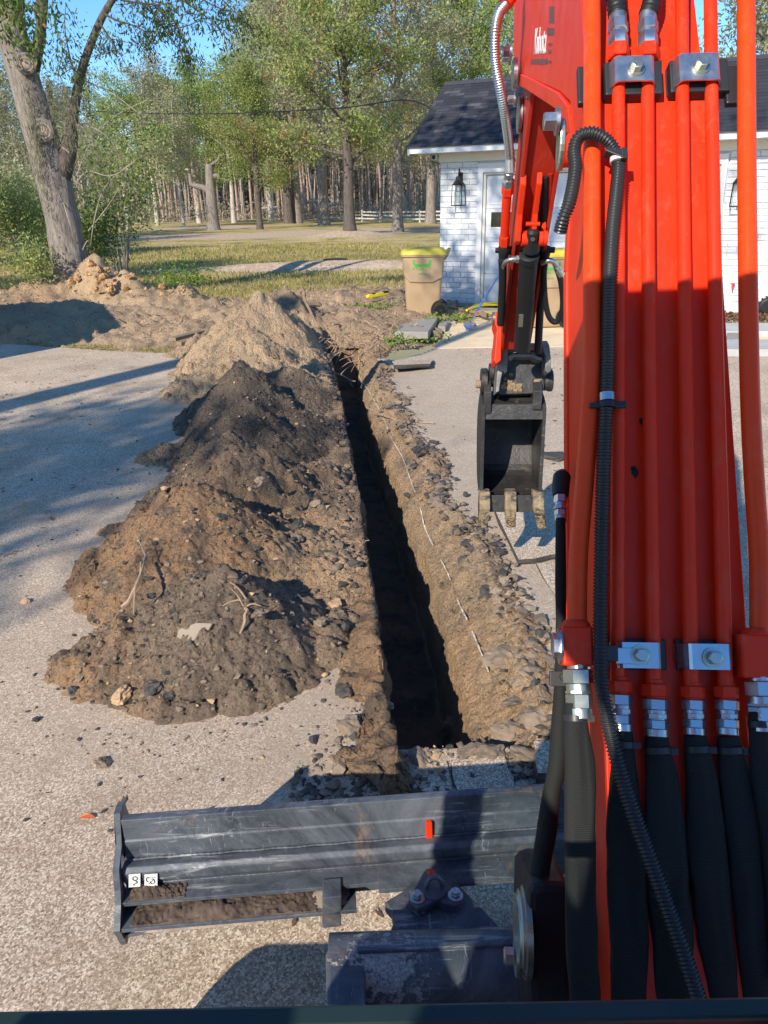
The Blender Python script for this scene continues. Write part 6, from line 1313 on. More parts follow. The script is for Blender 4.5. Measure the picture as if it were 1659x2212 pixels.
    mb.prism([(-.155, hh*.885), (-.115, hh*.885), (-.11, hh*.825), (.02, hh*.82), (.12, hh*.825), (.135, hh*.885), (.175, hh*.885), (.168, hh*.815), (.13, hh*.785), (-.11, hh*.785), (-.15, hh*.82)], (-.03, y_, 0), (1, 0, 0), (0, 0, 1), (0, .003, 0)); mb.build('logo_print', M['binlogo'], T)
    for body_, zz, sz in (('ATLANTIC', hh*.735, .072), ('waste', hh*.665, .055)):
        cu = bpy.data.curves.new('t', 'FONT'); cu.body = body_; cu.size = sz; cu.extrude = .001; cu.align_x = 'CENTER'; o = bpy.data.objects.new('t', cu); col.objects.link(o); bpy.context.view_layer.update()
        me = bpy.data.meshes.new_from_object(o.evaluated_get(bpy.context.evaluated_depsgraph_get())); bpy.data.objects.remove(o); bpy.data.curves.remove(cu)
        for v in me.vertices: v.co = Vector((v.co.x-.02, y_+.001-v.co.z, v.co.y+zz))
        me.materials.append(M['binlogo']); ob = bpy.data.objects.new('lettering', me); col.objects.link(ob); ob.parent = T
    T.location = b+np.array([0, .33, 0]); T.rotation_euler = (0, 0, yaw); return T
bin_(916, 688, .76, math.radians(-3), 'tan wheelie bin with yellow lid at the left corner of the garage')
bin_(1180, 708, .74, math.radians(4), 'tan wheelie bin partly hidden behind the excavator stick', hh=1.14)

# ------------------------------------------------------------------ shovels, hose, cable, small things
T = thing('shovel', tuple(G(1020, 700, .035)), 'steel shovel with blue handle leaning by the garage door, blade on the concrete', 'shovel')
gb = G(1008, 711, .04); dsh = np.dot(gb-CAM, Fv); A = AT(1030, 672, dsh+.35); top = HP(*[HWp(1082, 588, -.08)[0]], -.08, HWp(1082, 588, -.08)[1])
mb = MB(); mb.tube([A, A+(top-A)*1.12], .016, 12); mb.build('handle', M['blue'], T)
mb = MB(); mb.tube(smooth_path([A, AT(1024, 685, dsh+.3), AT(1021, 694, dsh+.2)], 8), [.018]*9, 12); mb.build('socket', M['bright'], T)
c = gb; ax = unit(AT(1021, 694, dsh+.2)-gb); sd_ = unit(np.cross(ax, [.2, -.6, 1])); up_ = np.cross(sd_, ax); L_ = np.linalg.norm(AT(1021, 694, dsh+.2)-gb); P = []
for i in range(9):
    t = i/8; w = .105*math.sin(min(1, t*1.9+.12)*math.pi/2)*(1 if t < .85 else .6); P.append([c+ax*L_*t*1.0+sd_*w*s_-up_*(.03*(1-s_*s_))*1.0 for s_ in np.linspace(-1, 1, 9)])
mb = MB(); mb.grid(P); o = mb.build('blade', M['bright'], T, fixn=False); sm2 = o.modifiers.new('s', 'SOLIDIFY'); sm2.thickness = .004
P = [[c+ax*L_*t+sd_*(.09*math.sin(min(1, t*1.9+.12)*math.pi/2))*s_-up_*(.03*(1-s_*s_)-.007) for s_ in np.linspace(-.85, .85, 7)] for t in np.linspace(.04, .38, 5)]; mb = MB(); mb.grid(P); mb.build('blue_label', M['blue'], o, fixn=False)
A = G(970, 660, .08); B = G(1048, 690, .09); tt = thing('spade', tuple(A), 'old wooden handled spade lying flat beside the bin, head on the concrete', 'spade')
A = G(968, 664, .07); B = G(1040, 678, .10); mb = MB(); mb.tube([A, A+(B-A)*.5, B], [.020, .026, .03], 10); mb.build('handle', M['wood'], tt)
mb = MB(); d = unit(B-A); s_ = unit(np.cross(d, ZV)); mb.hexa([B-d*.02-s_*.05-ZV*.02, B-d*.02+s_*.05-ZV*.02, B+d*.30+s_*.10-ZV*.03, B+d*.30-s_*.10-ZV*.03, B-d*.02-s_*.05+ZV*.04, B-d*.02+s_*.05+ZV*.04, B+d*.30+s_*.03+ZV*.02, B+d*.30-s_*.03+ZV*.02]); mb.build('head', M['wood'], tt, bevel=.01)
mb = MB(); mb.tube([B-d*.10, B-d*.03], .034, 10); mb.build('red_band', M['redp'], tt)
mb = MB()
for k_ in range(3): mb.tube(smooth_path([G(1018-k_*5, 664+k_*3, .07+.03*k_), G(1040, 654+k_*3, .07+.03*k_), G(1090, 651+k_*4, .06+.02*k_), G(1150, 655+k_*3, .06), G(1210, 662+k_*2, .06)], 30), .018, 8)
mb.tube(smooth_path([G(1052, 677, .06), G(1080, 678, .06), G(1130, 676, .06), G(1190, 672, .06)], 20), .024, 8)
tag(mb.build('garden_hose', M['yellow']), 'yellow hose coiled on the concrete at the foot of the garage door', 'hose')
mb = MB(); mb.tube(smooth_path([G(872, 650, .12), G(880, 668, .10), G(900, 683, .07), (G(940, 690, .06)), G(985, 692, .06), G(1040, 682, .05), G(1075, 680, .05)], 40), .013, 8)
tag(mb.build('black_cable', M['rubber']), 'black cable looping round the foot of the left bin', 'cable')
# yellow level lying on the earth
T = thing('spirit_level', tuple(G(818, 636, .12)), 'yellow tool lying on the pale earth left of the bin', 'tool'); A = G(795, 640, .22); B = G(838, 633, .24); d = unit(B-A); s_ = unit(np.cross(d, ZV)); mb = MB(); L_ = np.linalg.norm(B-A)
mb.box((A+B)/2, (L_, .05, .07), [d, s_, ZV]); mb.box(A+d*.03-ZV*.02, (.12, .07, .05), [unit(d-ZV*.3), s_, ZV]); mb.build('tool_body', M['yellow'], T, bevel=.01); mb = MB(); mb.box(B-d*.06+ZV*.03, (.14, .055, .04), [d, s_, ZV]); mb.box(A+d*.14+ZV*.035, (.08, .055, .025), [d, s_, ZV]); mb.build('grip', M['blackp'], T, bevel=.008)
# concrete flagstones near bin
def flag(px, z, th, label, mat='slab'):
    P = [G(x, y, z+th) for x, y in px]; n = len(P); mb = MB(); mb.add(P+[p-ZV*th for p in P], [tuple(range(n)), tuple(range(2*n-1, n-1, -1))]+[(i, i+n, (i+1) % n+n, (i+1) % n) for i in range(n)]); return tag(mb.build('flagstone', M[mat], bevel=.012), label, 'flagstone')
flag([(848, 716), (925, 717), (938, 698), (945, 688), (930, 684), (870, 700)], .06, .11, 'thick broken grey flagstone beside the bin, its front edge exposed')
flag([(858, 690), (985, 694), (960, 672), (868, 672)], .0, .06, 'flat flagstone the left bin stands on')
flag([(878, 728), (925, 732), (940, 722), (900, 718)], .0, .03, 'thin pale flagstone lying below the thick broken one')
flag([(945, 704), (962, 706), (970, 692), (952, 690)], .0, .10, 'small upright stone between the bin and the concrete')
# septic riser lid on the lawn
p = G(725, 574, 0); mb = MB(); mb.lathe(p-ZV*.05, ZV, [(0, .40), (.22, .40), (.23, .43), (.27, .43), (.275, .40)], 30); tag(mb.build('riser_lid', M['conduit']), 'round black tank lid standing proud of the lawn', 'tank lid')
def leaf_quads(c, size, g2, up=.3, aspect=.45, droop=0.0, tint=None):
    n = len(c); d = g2.normal(size=(n, 3)); d[:, 2] -= droop; d /= np.linalg.norm(d, axis=1)[:, None]; nn = g2.normal(size=(n, 3)); nn += up*2.2*(np.array(SDIR)*.7+np.array([0, 0, .5])); s = np.cross(d, nn); s /= np.maximum(np.linalg.norm(s, axis=1), 1e-6)[:, None]
    sz = (size*g2.uniform(.6, 1.35, n))[:, None]; V = np.stack([c-d*sz, c+s*sz*aspect, c+d*sz, c-s*sz*aspect], 1).reshape(-1, 3); Fq = np.arange(4*n).reshape(n, 4)
    t = np.clip(g2.beta(2, 2.3, n) if tint is None else tint, 0, 1); return V, Fq, np.repeat(t, 4)
# weeds
def weed(p, r, n, h, label, seed, cat='weed', mat='weed', grp=None):
    g2 = np.random.default_rng(seed); c = np.stack([g2.normal(0, r, n), g2.normal(0, r, n), np.abs(g2.normal(0, h, n))], 1)+np.array(p); V, Fq, tn = leaf_quads(c, .035, g2, up=.5); return tag(np_mesh('weed', V, Fq, M[mat], attrs={'tint': tn}, smooth=False), label, cat, grp, 'stuff')
weed(G(860, 746, .08), .09, 130, .10, 'bright green leafy weed on the earth right of the trench end', 31)
weed(G(975, 690, .03), .20, 200, .05, 'green weeds between the left bin wheel and the concrete', 32)
weed(G(938, 704, .03), .12, 220, .09, 'yellowish weed at the end of the thick flagstone', 33)
weed(G(905, 730, .03), .26, 260, .03, 'low grass and weeds left of the concrete corner', 34)
weed(G(800, 665, .10), .30, 160, .05, 'sparse weeds on the earth behind the trench end', 35)
weed(G(395, 612, .5), .35, 700, .22, 'green weeds on the right end of the root mound', 36); weed(G(560, 730, .02), .25, 200, .03, 'patch of short grass at the far driveway edge beside the heap', 37)
mb = MB(); g2 = np.random.default_rng(40); c = np.stack([g2.uniform(-5.6, -1.9, 1800), np.zeros(1800), g2.uniform(0, .02, 1800)], 1); c[:, 1] = drive_far(c[:, 0])+np.abs(g2.normal(0, .22, 1800)); V, Fq, tn = leaf_quads(c, .035, g2, up=-.3, aspect=.15)
tag(np_mesh('verge_grass', V, Fq, M['grass'], attrs={'tint': tn}, smooth=False), 'thin strip of grass along the far driveway edge', 'grass', kind='stuff')
# ------------------------------------------------------------------ lawn blades
g2 = np.random.default_rng(50); n = 60000; yb = 13.5+g2.random(n)**1.5*30; xb = g2.uniform(-.62, .12, n)*yb; dm = dirtmask(xb, yb); kp = (dm < .42) & (np.where(xb > .5, yb < 40, True)); xb, yb = xb[kp], yb[kp]
c = np.stack([xb, yb, lawnZ(xb, yb)+.02], 1); nb = len(c); hgt = g2.uniform(.03, .075, nb)*(1+yb/60); a = g2.uniform(0, 6.28, nb); w = .006*(1+yb/14); dx = np.stack([np.cos(a)*w, np.sin(a)*w, 0*a], 1); ln = np.stack([g2.normal(0, .03, nb), g2.normal(0, .03, nb), hgt], 1)
V = np.stack([c-dx, c+dx, c+dx*.3+ln, c-dx*.3+ln], 1).reshape(-1, 3); tn = np.clip(.25+.5*fbm(xb*.5, yb*.5, 151)+g2.normal(0, .12, nb), 0, 1)
tag(np_mesh('grass_blades', V, np.arange(4*nb).reshape(nb, 4), M['grass'], attrs={'tint': np.repeat(tn, 4)}, smooth=False), 'short grass standing on the nearer lawn', 'grass', kind='stuff')
g2 = np.random.default_rng(52); n = 5000; c = np.stack([g2.uniform(-9, 2.0, n), g2.uniform(12.2, 20, n), np.zeros(n)], 1); zz = rootmound(c[:, 0], c[:, 1]); kp = zz > .0; c = c[kp]; c[:, 2] = zz[kp]+.012; V, Fq, tn = leaf_quads(c, .045, g2, up=1.2, aspect=.22)
tag(np_mesh('straw_litter', V, Fq, M['litter'], attrs={'tint': tn}, smooth=False), 'dead grass and straw strewn over the churned earth', 'dry litter', kind='stuff')

# ------------------------------------------------------------------ trees
def gen_tree(seed, h, r0, cr, cb, nl=14, per=70, leaf=.14, lean=(0, 0), sig=.42, trunk_top=.88, bare=10, droop=.35, tint=None, sub=4, wob=.25, up=.35):
    rg = random.Random(seed); g2 = np.random.default_rng(seed); mb = MB()
    tp = [np.array([0, 0, -.2])]
    for i in range(1, 9):
        t = i/8; tp.append(np.array([lean[0]*t*h*trunk_top+rg.gauss(0, wob*t*.5), lean[1]*t*h*trunk_top+rg.gauss(0, wob*t*.5), t*h*trunk_top]))
    T = smooth_path(tp, 20); rad = [r0*(1.35 if i == 0 else 1.12 if i == 1 else 1)*(1-.80*(i/20)**1.1) for i in range(21)]; mb.tube(T, rad, 10); cl = []
    for k_ in range(nl):
        f = (k_+.5)/nl; z0 = cb+(h*trunk_top-cb)*f*.97; i = min(max(int(z0/(h*trunk_top)*20), 1), 19); p = T[i]; az = k_*2.4+rg.uniform(-.4, .4); el = math.radians(rg.uniform(8, 38)+35*f)
        Lm = cr*(1.0-.55*max(0, f-.35)/.65)*rg.uniform(.75, 1.1)*(.75+.25*min(1, f*4)); d = np.array([math.cos(az)*math.cos(el), math.sin(az)*math.cos(el), math.sin(el)]); P = [p]
        for s in range(1, 5): P.append(P[-1]+d*Lm/4+np.array([rg.gauss(0, .06), rg.gauss(0, .06), rg.gauss(0, .05)-.015*s*s*Lm/4*droop])*Lm*.35)
        P = smooth_path(P, 8); rb_ = max(rad[i]*.42, .02); mb.tube(P, np.linspace(rb_, rb_*.2, 9), 5, cap=False)
        for j in range(sub):
            q = P[rg.randrange(3, 9)]; d2 = unit(d*.6+np.array([rg.gauss(0, .7), rg.gauss(0, .7), rg.gauss(.1, .5)])); L2 = Lm*rg.uniform(.2, .45); Q = smooth_path([q, q+d2*L2*.5, q+d2*L2+np.array([0, 0, -droop*L2*.4])], 4); mb.tube(Q, np.linspace(rb_*.32, .008, 5), 4, cap=False); cl += [Q[2], Q[3], Q[4]]
        cl += [P[5], P[7], P[8]]
    cl.append(T[-1])
    for _ in range(bare):
        q = cl[rg.randrange(len(cl))]; d2 = unit([rg.gauss(0, 1), rg.gauss(0, 1), rg.gauss(.5, .8)]); L2 = rg.uniform(.6, 1.8)*cr/4; mb.tube(smooth_path([q, q+d2*L2*.5, q+d2*L2+np.array([rg.gauss(0, .2), 0, -.1])], 4), [.03, .025, .02, .014, .006], 4, cap=False)
    cl = np.array(cl); keepc = g2.random(len(cl)) > .08; cl = cl[keepc]; m_ = len(cl); cnt = per
    off = g2.normal(size=(m_, cnt, 3))*np.array([sig, sig, sig*.62])*(.6+.8*g2.random((m_, 1, 1))); C = (cl[:, None, :]+off).reshape(-1, 3)
    ct = np.repeat(np.clip(g2.normal(.42, .16, m_), 0, 1), cnt)+g2.normal(0, .13, m_*cnt)
    if tint: ct = tint(C, ct, g2)
    kp = C[:, 2] > cb*.55; C = C[kp]; ct = ct[kp]; V, Fq, tn = leaf_quads(C, leaf, g2, up=up, aspect=.42, droop=droop, tint=ct); return mb, V, Fq, tn
def tree_proto(name, barkm, leafm, origin_scale=1, **kw):
    mb, V, Fq, tn = gen_tree(**kw); tm = mb.data('trunk', M[barkm], np.zeros(3)); tm.set_sharp_from_angle(angle=math.radians(80))
    me = bpy.data.meshes.new('crown'); me.vertices.add(len(V)); me.vertices.foreach_set('co', V.ravel().astype(np.float32)); nf = len(Fq); me.loops.add(nf*4); me.loops.foreach_set('vertex_index', Fq.ravel().astype(np.int32)); me.polygons.add(nf); me.polygons.foreach_set('loop_start', np.arange(0, nf*4, 4, dtype=np.int32)); me.materials.append(M[leafm]); me.update(calc_edges=True)
    a = me.attributes.new('tint', 'FLOAT', 'POINT'); a.data.foreach_set('value', tn.astype(np.float32)); return (name, tm, me)
def place(proto, loc, rz, sc, label, cat='tree', group=None, leafm=None, name=None, szz=None):
    T = bpy.data.objects.new(name or proto[0], None); col.objects.link(T); T.location = loc; T.rotation_euler = (0, 0, rz); T.scale = (sc, sc, szz or sc); tag(T, label, cat, group)
    for nm, me in (('trunk', proto[1]), ('crown', proto[2])):
        o = bpy.data.objects.new(nm, me); col.objects.link(o); o.parent = T
    return T
def rusty(C, ct, g2):
    n1 = vn(C[:, 0]*.9+31, C[:, 1]*.9+C[:, 2]*1.1, 161); return np.where(n1 > .80, .95+.1*g2.random(len(C)), ct)
PA = tree_proto('oak_tree', 'barkdark', 'leafmid', seed=11, h=17, r0=.36, cr=5.4, cb=4.2, nl=22, per=66, leaf=.115, sig=.60, sub=5, bare=40, tint=rusty)
PB = tree_proto('oak_tree', 'barkoak', 'leafgrey', seed=12, h=19, r0=.40, cr=5.8, cb=4.6, nl=22, per=54, leaf=.12, sig=.64, sub=5, bare=70, tint=rusty, wob=.5)
PC = tree_proto('young_tree', 'barkpale', 'leafgreen', seed=13, h=16, r0=.26, cr=4.6, cb=4.5, nl=18, per=44, leaf=.12, sig=.65, sub=4, bare=20, droop=.2)
PD = tree_proto('slender_tree', 'barkpale', 'leafgrey', seed=14, h=15, r0=.20, cr=3.8, cb=4.0, nl=16, per=36, leaf=.11, sig=.6, sub=5, bare=60)
def gz(x, y, dy=0): p = G(x, y); p[2] = float(lawnZ(np.float64(p[0]), np.float64(p[1]))); return p
def TP(x, Y): p = AY(x, 470, Y); return np.array([p[0], Y, float(lawnZ(np.float64(p[0]), np.float64(Y)))])
place(PA, (TP(755, 50.9)), .3, .98, 'dark-trunked oak standing on a small reddish rise left of the garage')
place(PB, (TP(859, 60.5)), 1.7, 1.0, 'oak with flared roots and knotty trunk beside the white fence')
place(PC, TP(276, 80), .5, .86, 'small green tree left of the broken one, nearest the far road'); place(PD, TP(339, 96), 1.1, 1.2, 'slim tree with sparse reddish crown between the green ones and the broken oak')
place(PC, TP(585, 108), 4.0, 1.45, 'straight pale tree left of the forked pair'); place(PA, TP(623, 96), 2.0, 1.55, 'left trunk of the leaning pair beyond the lawn'); place(PB, TP(641, 97), 3.0, 1.5, 'right trunk of the leaning pair beyond the lawn')
place(PC, TP(430, 103), 1.2, 1.12, 'tall green tree rising behind the broken-topped oak'); place(PC, TP(505, 100), 3.1, 1.14, 'bright green tree right of the broken-topped oak'); place(PD, TP(395, 88), .2, .9, 'thin pale-limbed tree left behind the broken-topped oak')
place(PB, TP(700, 82), .9, 1.35, 'greyish oak crown behind the dark-trunked one'); place(PA, TP(560, 74), 5.0, .80, 'broad olive oak whose low crown hangs over the far lawn'); place(PB, TP(930, 84), 2.2, 1.30, 'tall oak rising behind the left end of the garage roof'); place(PA, TP(1010, 72), 3.9, 1.12, 'dense olive tree above the garage ridge')
place(PC, TP(1090, 66), 1.0, 1.1, 'yellow-green tree above the garage beside the armoured hose'); place(PB, TP(1240, 62), 4.4, 1.0, 'tree hidden behind the boom'); place(PD, TP(1600, 40), 2.6, 1.0, 'bare grey tree above the roof at the right edge', group=None); place(PA, TP(1668, 46), .6, .95, 'dark tree at the upper right corner')
place(PD, TP(225, 70), 3.3, .6, 'sparse tree just right of the leaning oak'); place(PD, TP(60, 60), 1.5, .85, 'pale leafless tree at the far left'); place(PD, TP(5, 48), 2.5, .72, 'pale leafless tree at the left edge'); place(PD, TP(-60, 52), .5, .9, 'bare tree just beyond the left edge')

# broken-topped oak
p0 = TP(460, 75); T = thing('broken_oak', tuple(p0), 'pale oak snapped off at the top with one crooked arm to the left', 'tree')
def bp(x, y): return AY(x, y, 75.0)
mb = MB(); mb.tube(smooth_path([bp(461, 498), bp(460, 480), bp(457, 440), bp(455, 410), bp(453, 380), bp(452, 355)], 14), np.linspace(.62, .34, 15)*np.r_[1.25, 1.05, np.ones(13)], 12); mb.build('trunk', M['barkoak'], T)
mb = MB(); mb.tube(smooth_path([bp(452, 415), bp(440, 406), bp(425, 402), bp(413, 398), bp(411, 385), bp(409, 375)], 12), np.linspace(.30, .13, 13), 8); mb.build('limb', M['barkoak'], T)
mb = MB(); mb.tube(smooth_path([bp(452, 372), bp(458, 380), bp(470, 380), bp(474, 386)], 8), np.linspace(.28, .17, 9), 8); mb.build('limb', M['barkoak'], T)
mb = MB(); mb.tube(smooth_path([bp(452, 360), bp(462, 352), bp(472, 344), bp(474, 330)], 8), np.linspace(.15, .05, 9), 8); mb.build('limb', M['barkoak'], T)

# pines of the far wood, each a thing
def pine(seed):
    rg = random.Random(seed); g2 = np.random.default_rng(seed); mb = MB(); H = 17; T = smooth_path([(0, 0, -.3), (rg.gauss(0, .1), 0, 5), (rg.gauss(0, .2), rg.gauss(0, .2), 11), (rg.gauss(0, .25), 0, H)], 6); mb.tube(T, np.linspace(.17, .06, 7), 6); C = []
    for _ in range(26):
        z = rg.uniform(8.5, H); L = rg.uniform(.6, 2.2)*(1-(z-8.5)/14); a = rg.uniform(0, 6.28); q = np.array([math.cos(a)*L, math.sin(a)*L, z+.3]); b = np.array([0, 0, z]); mb.tube([b, q], [.03, .012], 3, cap=False); C += [q, (q+b)/2]
    C = np.array(C); m_ = len(C); cc = (C[:, None, :]+g2.normal(size=(m_, 22, 3))*np.array([.45, .45, .35])).reshape(-1, 3); V, Fq, tn = leaf_quads(cc, .19, g2, aspect=.3); me = bpy.data.meshes.new('crown'); me.from_pydata(V.tolist(), [], Fq.tolist()); me.materials.append(M['leafpine']); a = me.attributes.new('tint', 'FLOAT', 'POINT'); a.data.foreach_set('value', tn.astype(np.float32)); return mb.data('trunk', M['barkpine'], np.zeros(3)), me
pp_ = [pine(s) for s in (1, 2, 3)]; rg = random.Random(60)
for i in range(175):
    Y = rg.uniform(126, 165) if i % 3 else rg.uniform(120, 132); x = rg.uniform(215, 985) if i < 150 else rg.uniform(-40, 215); P = TP(x, Y); tm, cm = pp_[i % 3]
    T = bpy.data.objects.new('pine_tree', None); col.objects.link(T); T.location = P; T.rotation_euler = (rg.gauss(0, .025), rg.gauss(0, .025), rg.uniform(0, 6.28)); s_ = rg.uniform(.8, 1.25); T.scale = (s_*rg.uniform(.8, 1.5),)*2+(s_,)
    tag(T, 'slim pale pine standing in the wood beyond the lawn', 'pine', 'pines of the far wood')
    for nm, me in (('trunk', tm), ('crown', cm)): o = bpy.data.objects.new(nm, me); col.objects.link(o); o.parent = T
# thin stems between them, undergrowth, and the mass of the wood behind
mb = MB(); rg = random.Random(61)
for i in range(700):
    Y = rg.uniform(122, 190); P = TP(rg.uniform(-80, 1000), Y); h = rg.uniform(6, 13); q = P+np.array([rg.gauss(0, .5), 0, h]); mb.tube([P, (P+q)/2+np.array([rg.gauss(0, .15), 0, 0]), q], [.11, .09, .05], 4, cap=False)
tag(mb.build('thin_stems', M['barkpale'], fixn=False), 'crowd of thin pale stems standing in the far wood', 'saplings', kind='stuff')
g2 = np.random.default_rng(62); n = 52000; Y = g2.uniform(150, 215, n); x = g2.uniform(-170, 1000, n); X = (x-CX)/FPX*Y*.93; zt2 = 7.5+9*fbm(X*.06, Y*.02, 171); Z = g2.random(n)**.8*zt2; C = np.stack([X, Y, Z+lawnZ(X, Y)], 1); V, Fq, tn = leaf_quads(C, .62, g2, aspect=.5, tint=np.clip(.35+.5*(fbm(X*.15, Z*.25, 173)-.4)+g2.normal(0, .15, n), 0, 1))
tag(np_mesh('distant_woodland', V, Fq, M['leafwood'], attrs={'tint': tn}, smooth=False), 'dense dim pine wood closing the view', 'woodland', kind='stuff')
n = 32000; Y = g2.uniform(117, 150, n); x = g2.uniform(-150, 990, n); X = (x-CX)/FPX*Y*.93; Z = g2.random(n)**1.6*(1.4+2.4*fbm(X*.2, Y*.1, 175)); C = np.stack([X, Y, Z+lawnZ(X, Y)], 1); V, Fq, tn = leaf_quads(C, .19, g2, aspect=.3, tint=g2.random(n))
tag(np_mesh('undergrowth', V, Fq, M['brush'], attrs={'tint': tn}, smooth=False), 'pale brush and fallen wood along the edge of the far wood', 'brush', kind='stuff')
n = 30000; Y = g2.uniform(42, 64, n); x = g2.uniform(-120, 150, n); X = (x-CX)/FPX*Y*.93; zt2 = 1.5+4.5*fbm(X*.25, Y*.05, 177); Z = g2.random(n)**.9*zt2; C = np.stack([X, Y, Z], 1); V, Fq, tn = leaf_quads(C, .13, g2, aspect=.4, tint=np.clip(fbm(X*.5, Z*.6, 179)+g2.normal(0, .18, n)-.05, 0, 1))
tag(np_mesh('thicket', V, Fq, M['leafgrey'], attrs={'tint': tn}, smooth=False), 'tangled greyish thicket behind the leaning oak at left', 'thicket', kind='stuff')
# dead wood logs at wood edge
for i, (x0, y0, x1, y1) in enumerate(((560, 452, 600, 447), (655, 438, 700, 432), (700, 445, 735, 440))):
    A = AY(x0, y0, 122.0); B = AY(x1, y1, 124.0); mb = MB(); mb.tube([A, B], [.28, .12], 8); tag(mb.build('dead_log', M['barkpale']), ['fallen pale trunk lying at the wood edge left of the forked pair', 'fallen pale trunk nearest the dark-trunked oak on its left', 'fallen trunk hidden low behind the dark-trunked oak'][i], 'fallen trunk')
# multi-stemmed shrubs at left
def shrub(base, stems, h, spread, n, leaf, label, seed, leafm='leafmid', r=.03, mat='barkpale', sig=.3, name='shrub'):
    T = thing(name, tuple(base), label, 'shrub'); rg = random.Random(seed); g2 = np.random.default_rng(seed); mb = MB(); C = []
    for i in range(stems):
        a = rg.uniform(0, 6.28); e = np.array([math.cos(a), math.sin(a), 0])*spread*rg.uniform(.2, 1); P = smooth_path([np.array(base)+e*.08, np.array(base)+e*.4+ZV*h*.5, np.array(base)+e+ZV*h*rg.uniform(.75, 1.05)], 6); mb.tube(P, np.linspace(r, r*.3, 7), 5, cap=False); C += [P[3], P[4], P[5], P[6]]
    mb.build('stems', M[mat], T)['kind'] = 'stuff'; C = np.array(C); k_ = n//len(C); cc = (C[:, None, :]+g2.normal(size=(len(C), k_, 3))*sig).reshape(-1, 3); cc = cc[cc[:, 2] > base[2]+.1]; V, Fq, tn = leaf_quads(cc, leaf, g2, up=.3, tint=None); np_mesh('foliage', V, Fq, M[leafm], T, attrs={'tint': tn}, smooth=False)['kind'] = 'stuff'; return T
shrub(TP(22, 33), 14, 3.0, .8, 6000, .05, 'bushy multi-stemmed shrub at the far left edge', 71, r=.05, sig=.42); shrub(TP(78, 34.5), 9, 2.6, .8, 4500, .05, 'smaller multi-stemmed shrub just left of the leaning oak', 72, r=.04, sig=.4)
shrub(TP(-40, 31), 10, 3.4, 1.0, 7000, .06, 'shrub half outside the left picture edge', 73, r=.05, sig=.45)
bz_ = AY(190, 600, 19.5); bz_[2] = .2; shrub(bz_, 10, 1.6, 1.0, 5200, .042, 'low leafy sprouts growing at the right foot of the leaning oak', 74, 'leafnear', .012, 'twig', .28)
bz_ = AY(95, 620, 17.2); bz_[2] = .4; shrub(bz_, 7, .8, .6, 1500, .04, 'small weed clump at the left foot of the leaning oak', 75, 'leafmid', .008, 'twig', .18)
bz_ = AY(260, 560, 24); bz_[2] = 0; shrub(bz_, 16, 3.7, 1.6, 4200, .055, 'tall thin sapling clump with dark and orange leaves right of the leaning oak', 76, 'leafmid', .022, 'twig', .42)

# ------------------------------------------------------------------ leaning oak
YO = 18.0; base = AY(155, 600, YO); T = thing('leaning_oak', (base[0], YO, .5), 'big grey oak leaning left above the root mound with a sawn knot', 'tree')
def op(x, y, dY=0.0): return AY(x, y, YO+dY)
tr = smooth_path([op(166, 612), op(152, 560), op(136, 480), op(118, 400), op(96, 320), op(72, 240), op(50, 165), op(30, 90), op(20, 20), op(12, -80), op(0, -240)], 60); rad = np.interp(np.linspace(0, 1, 61), [0, .05, .15, .35, .45, .55, .7, 1], [.48, .41, .36, .335, .325, .30, .27, .2])
mb = MB(); n = 28; P = np.array(tr); vs = []; Tn = np.gradient(P, axis=0)
for i in range(61):
    t = unit(Tn[i]); a, b = frame_for(t)
    for j in range(n):
        q = 2*math.pi*j/n; rr_ = rad[i]*(1+.10*(float(fbm(np.array([q*2]), np.array([i*.35]), 181, 4)[0])-.5)*2+.03*math.sin(q*9+i*.1)); vs.append(P[i]+a*math.cos(q)*rr_+b*math.sin(q)*rr_)
mb.add(vs, [(i*n+j, i*n+(j+1) % n, (i+1)*n+(j+1) % n, (i+1)*n+j) for i in range(60) for j in range(n)], 0, True); trunk = mb.build('trunk', M['barkoak'], T, sharp=85)
mb = MB(); mb.tube(smooth_path([op(118, 400), op(140, 350), op(152, 300), op(150, 270)], 12), [.30, .28, .26, .24, .22, .20, .19, .18, .17, .16, .15, .14, .13], 12); mb.tube(smooth_path([op(150, 310), op(158, 260), op(166, 200), op(180, 140), op(200, 85), op(222, 35), op(250, -10), op(300, -70)], 26), np.linspace(.11, .05, 27), 10); lb = mb.build('limb', M['barkdark'], trunk)
mb = MB(); mb.tube(smooth_path([op(60, 200, .1), op(82, 100), op(92, 30), op(98, -40)], 14), np.linspace(.16, .07, 15), 10); mb.tube(smooth_path([op(90, 50, .1), op(82, 20), op(95, -30)], 10), np.linspace(.10, .05, 11), 8); mb.build('limb', M['barkdark'], trunk)
for (x, y, r_) in ((90, 282, .20), (54, 138, .17)):
    c = op(x+2, y, -.36); ax = unit(CAM-c+np.array([1.0, 0, 0])); mb = MB(); mb.lathe(c-ax*.12, ax, [(0, r_*1.15), (.10, r_*1.2), (.14, r_*1.05), (.145, r_*.8)], 20); kn = mb.build('branch_collar', M['barkoak'], trunk); mb = MB(); mb.lathe(c+ax*.015, ax, [(0, r_*.8), (.012, r_*.74), (.006, r_*.5), (.016, r_*.3), (.012, .01)], 20); mb.build('saw_cut', M['cutwood'], kn)
mb = MB(); rg = random.Random(15)
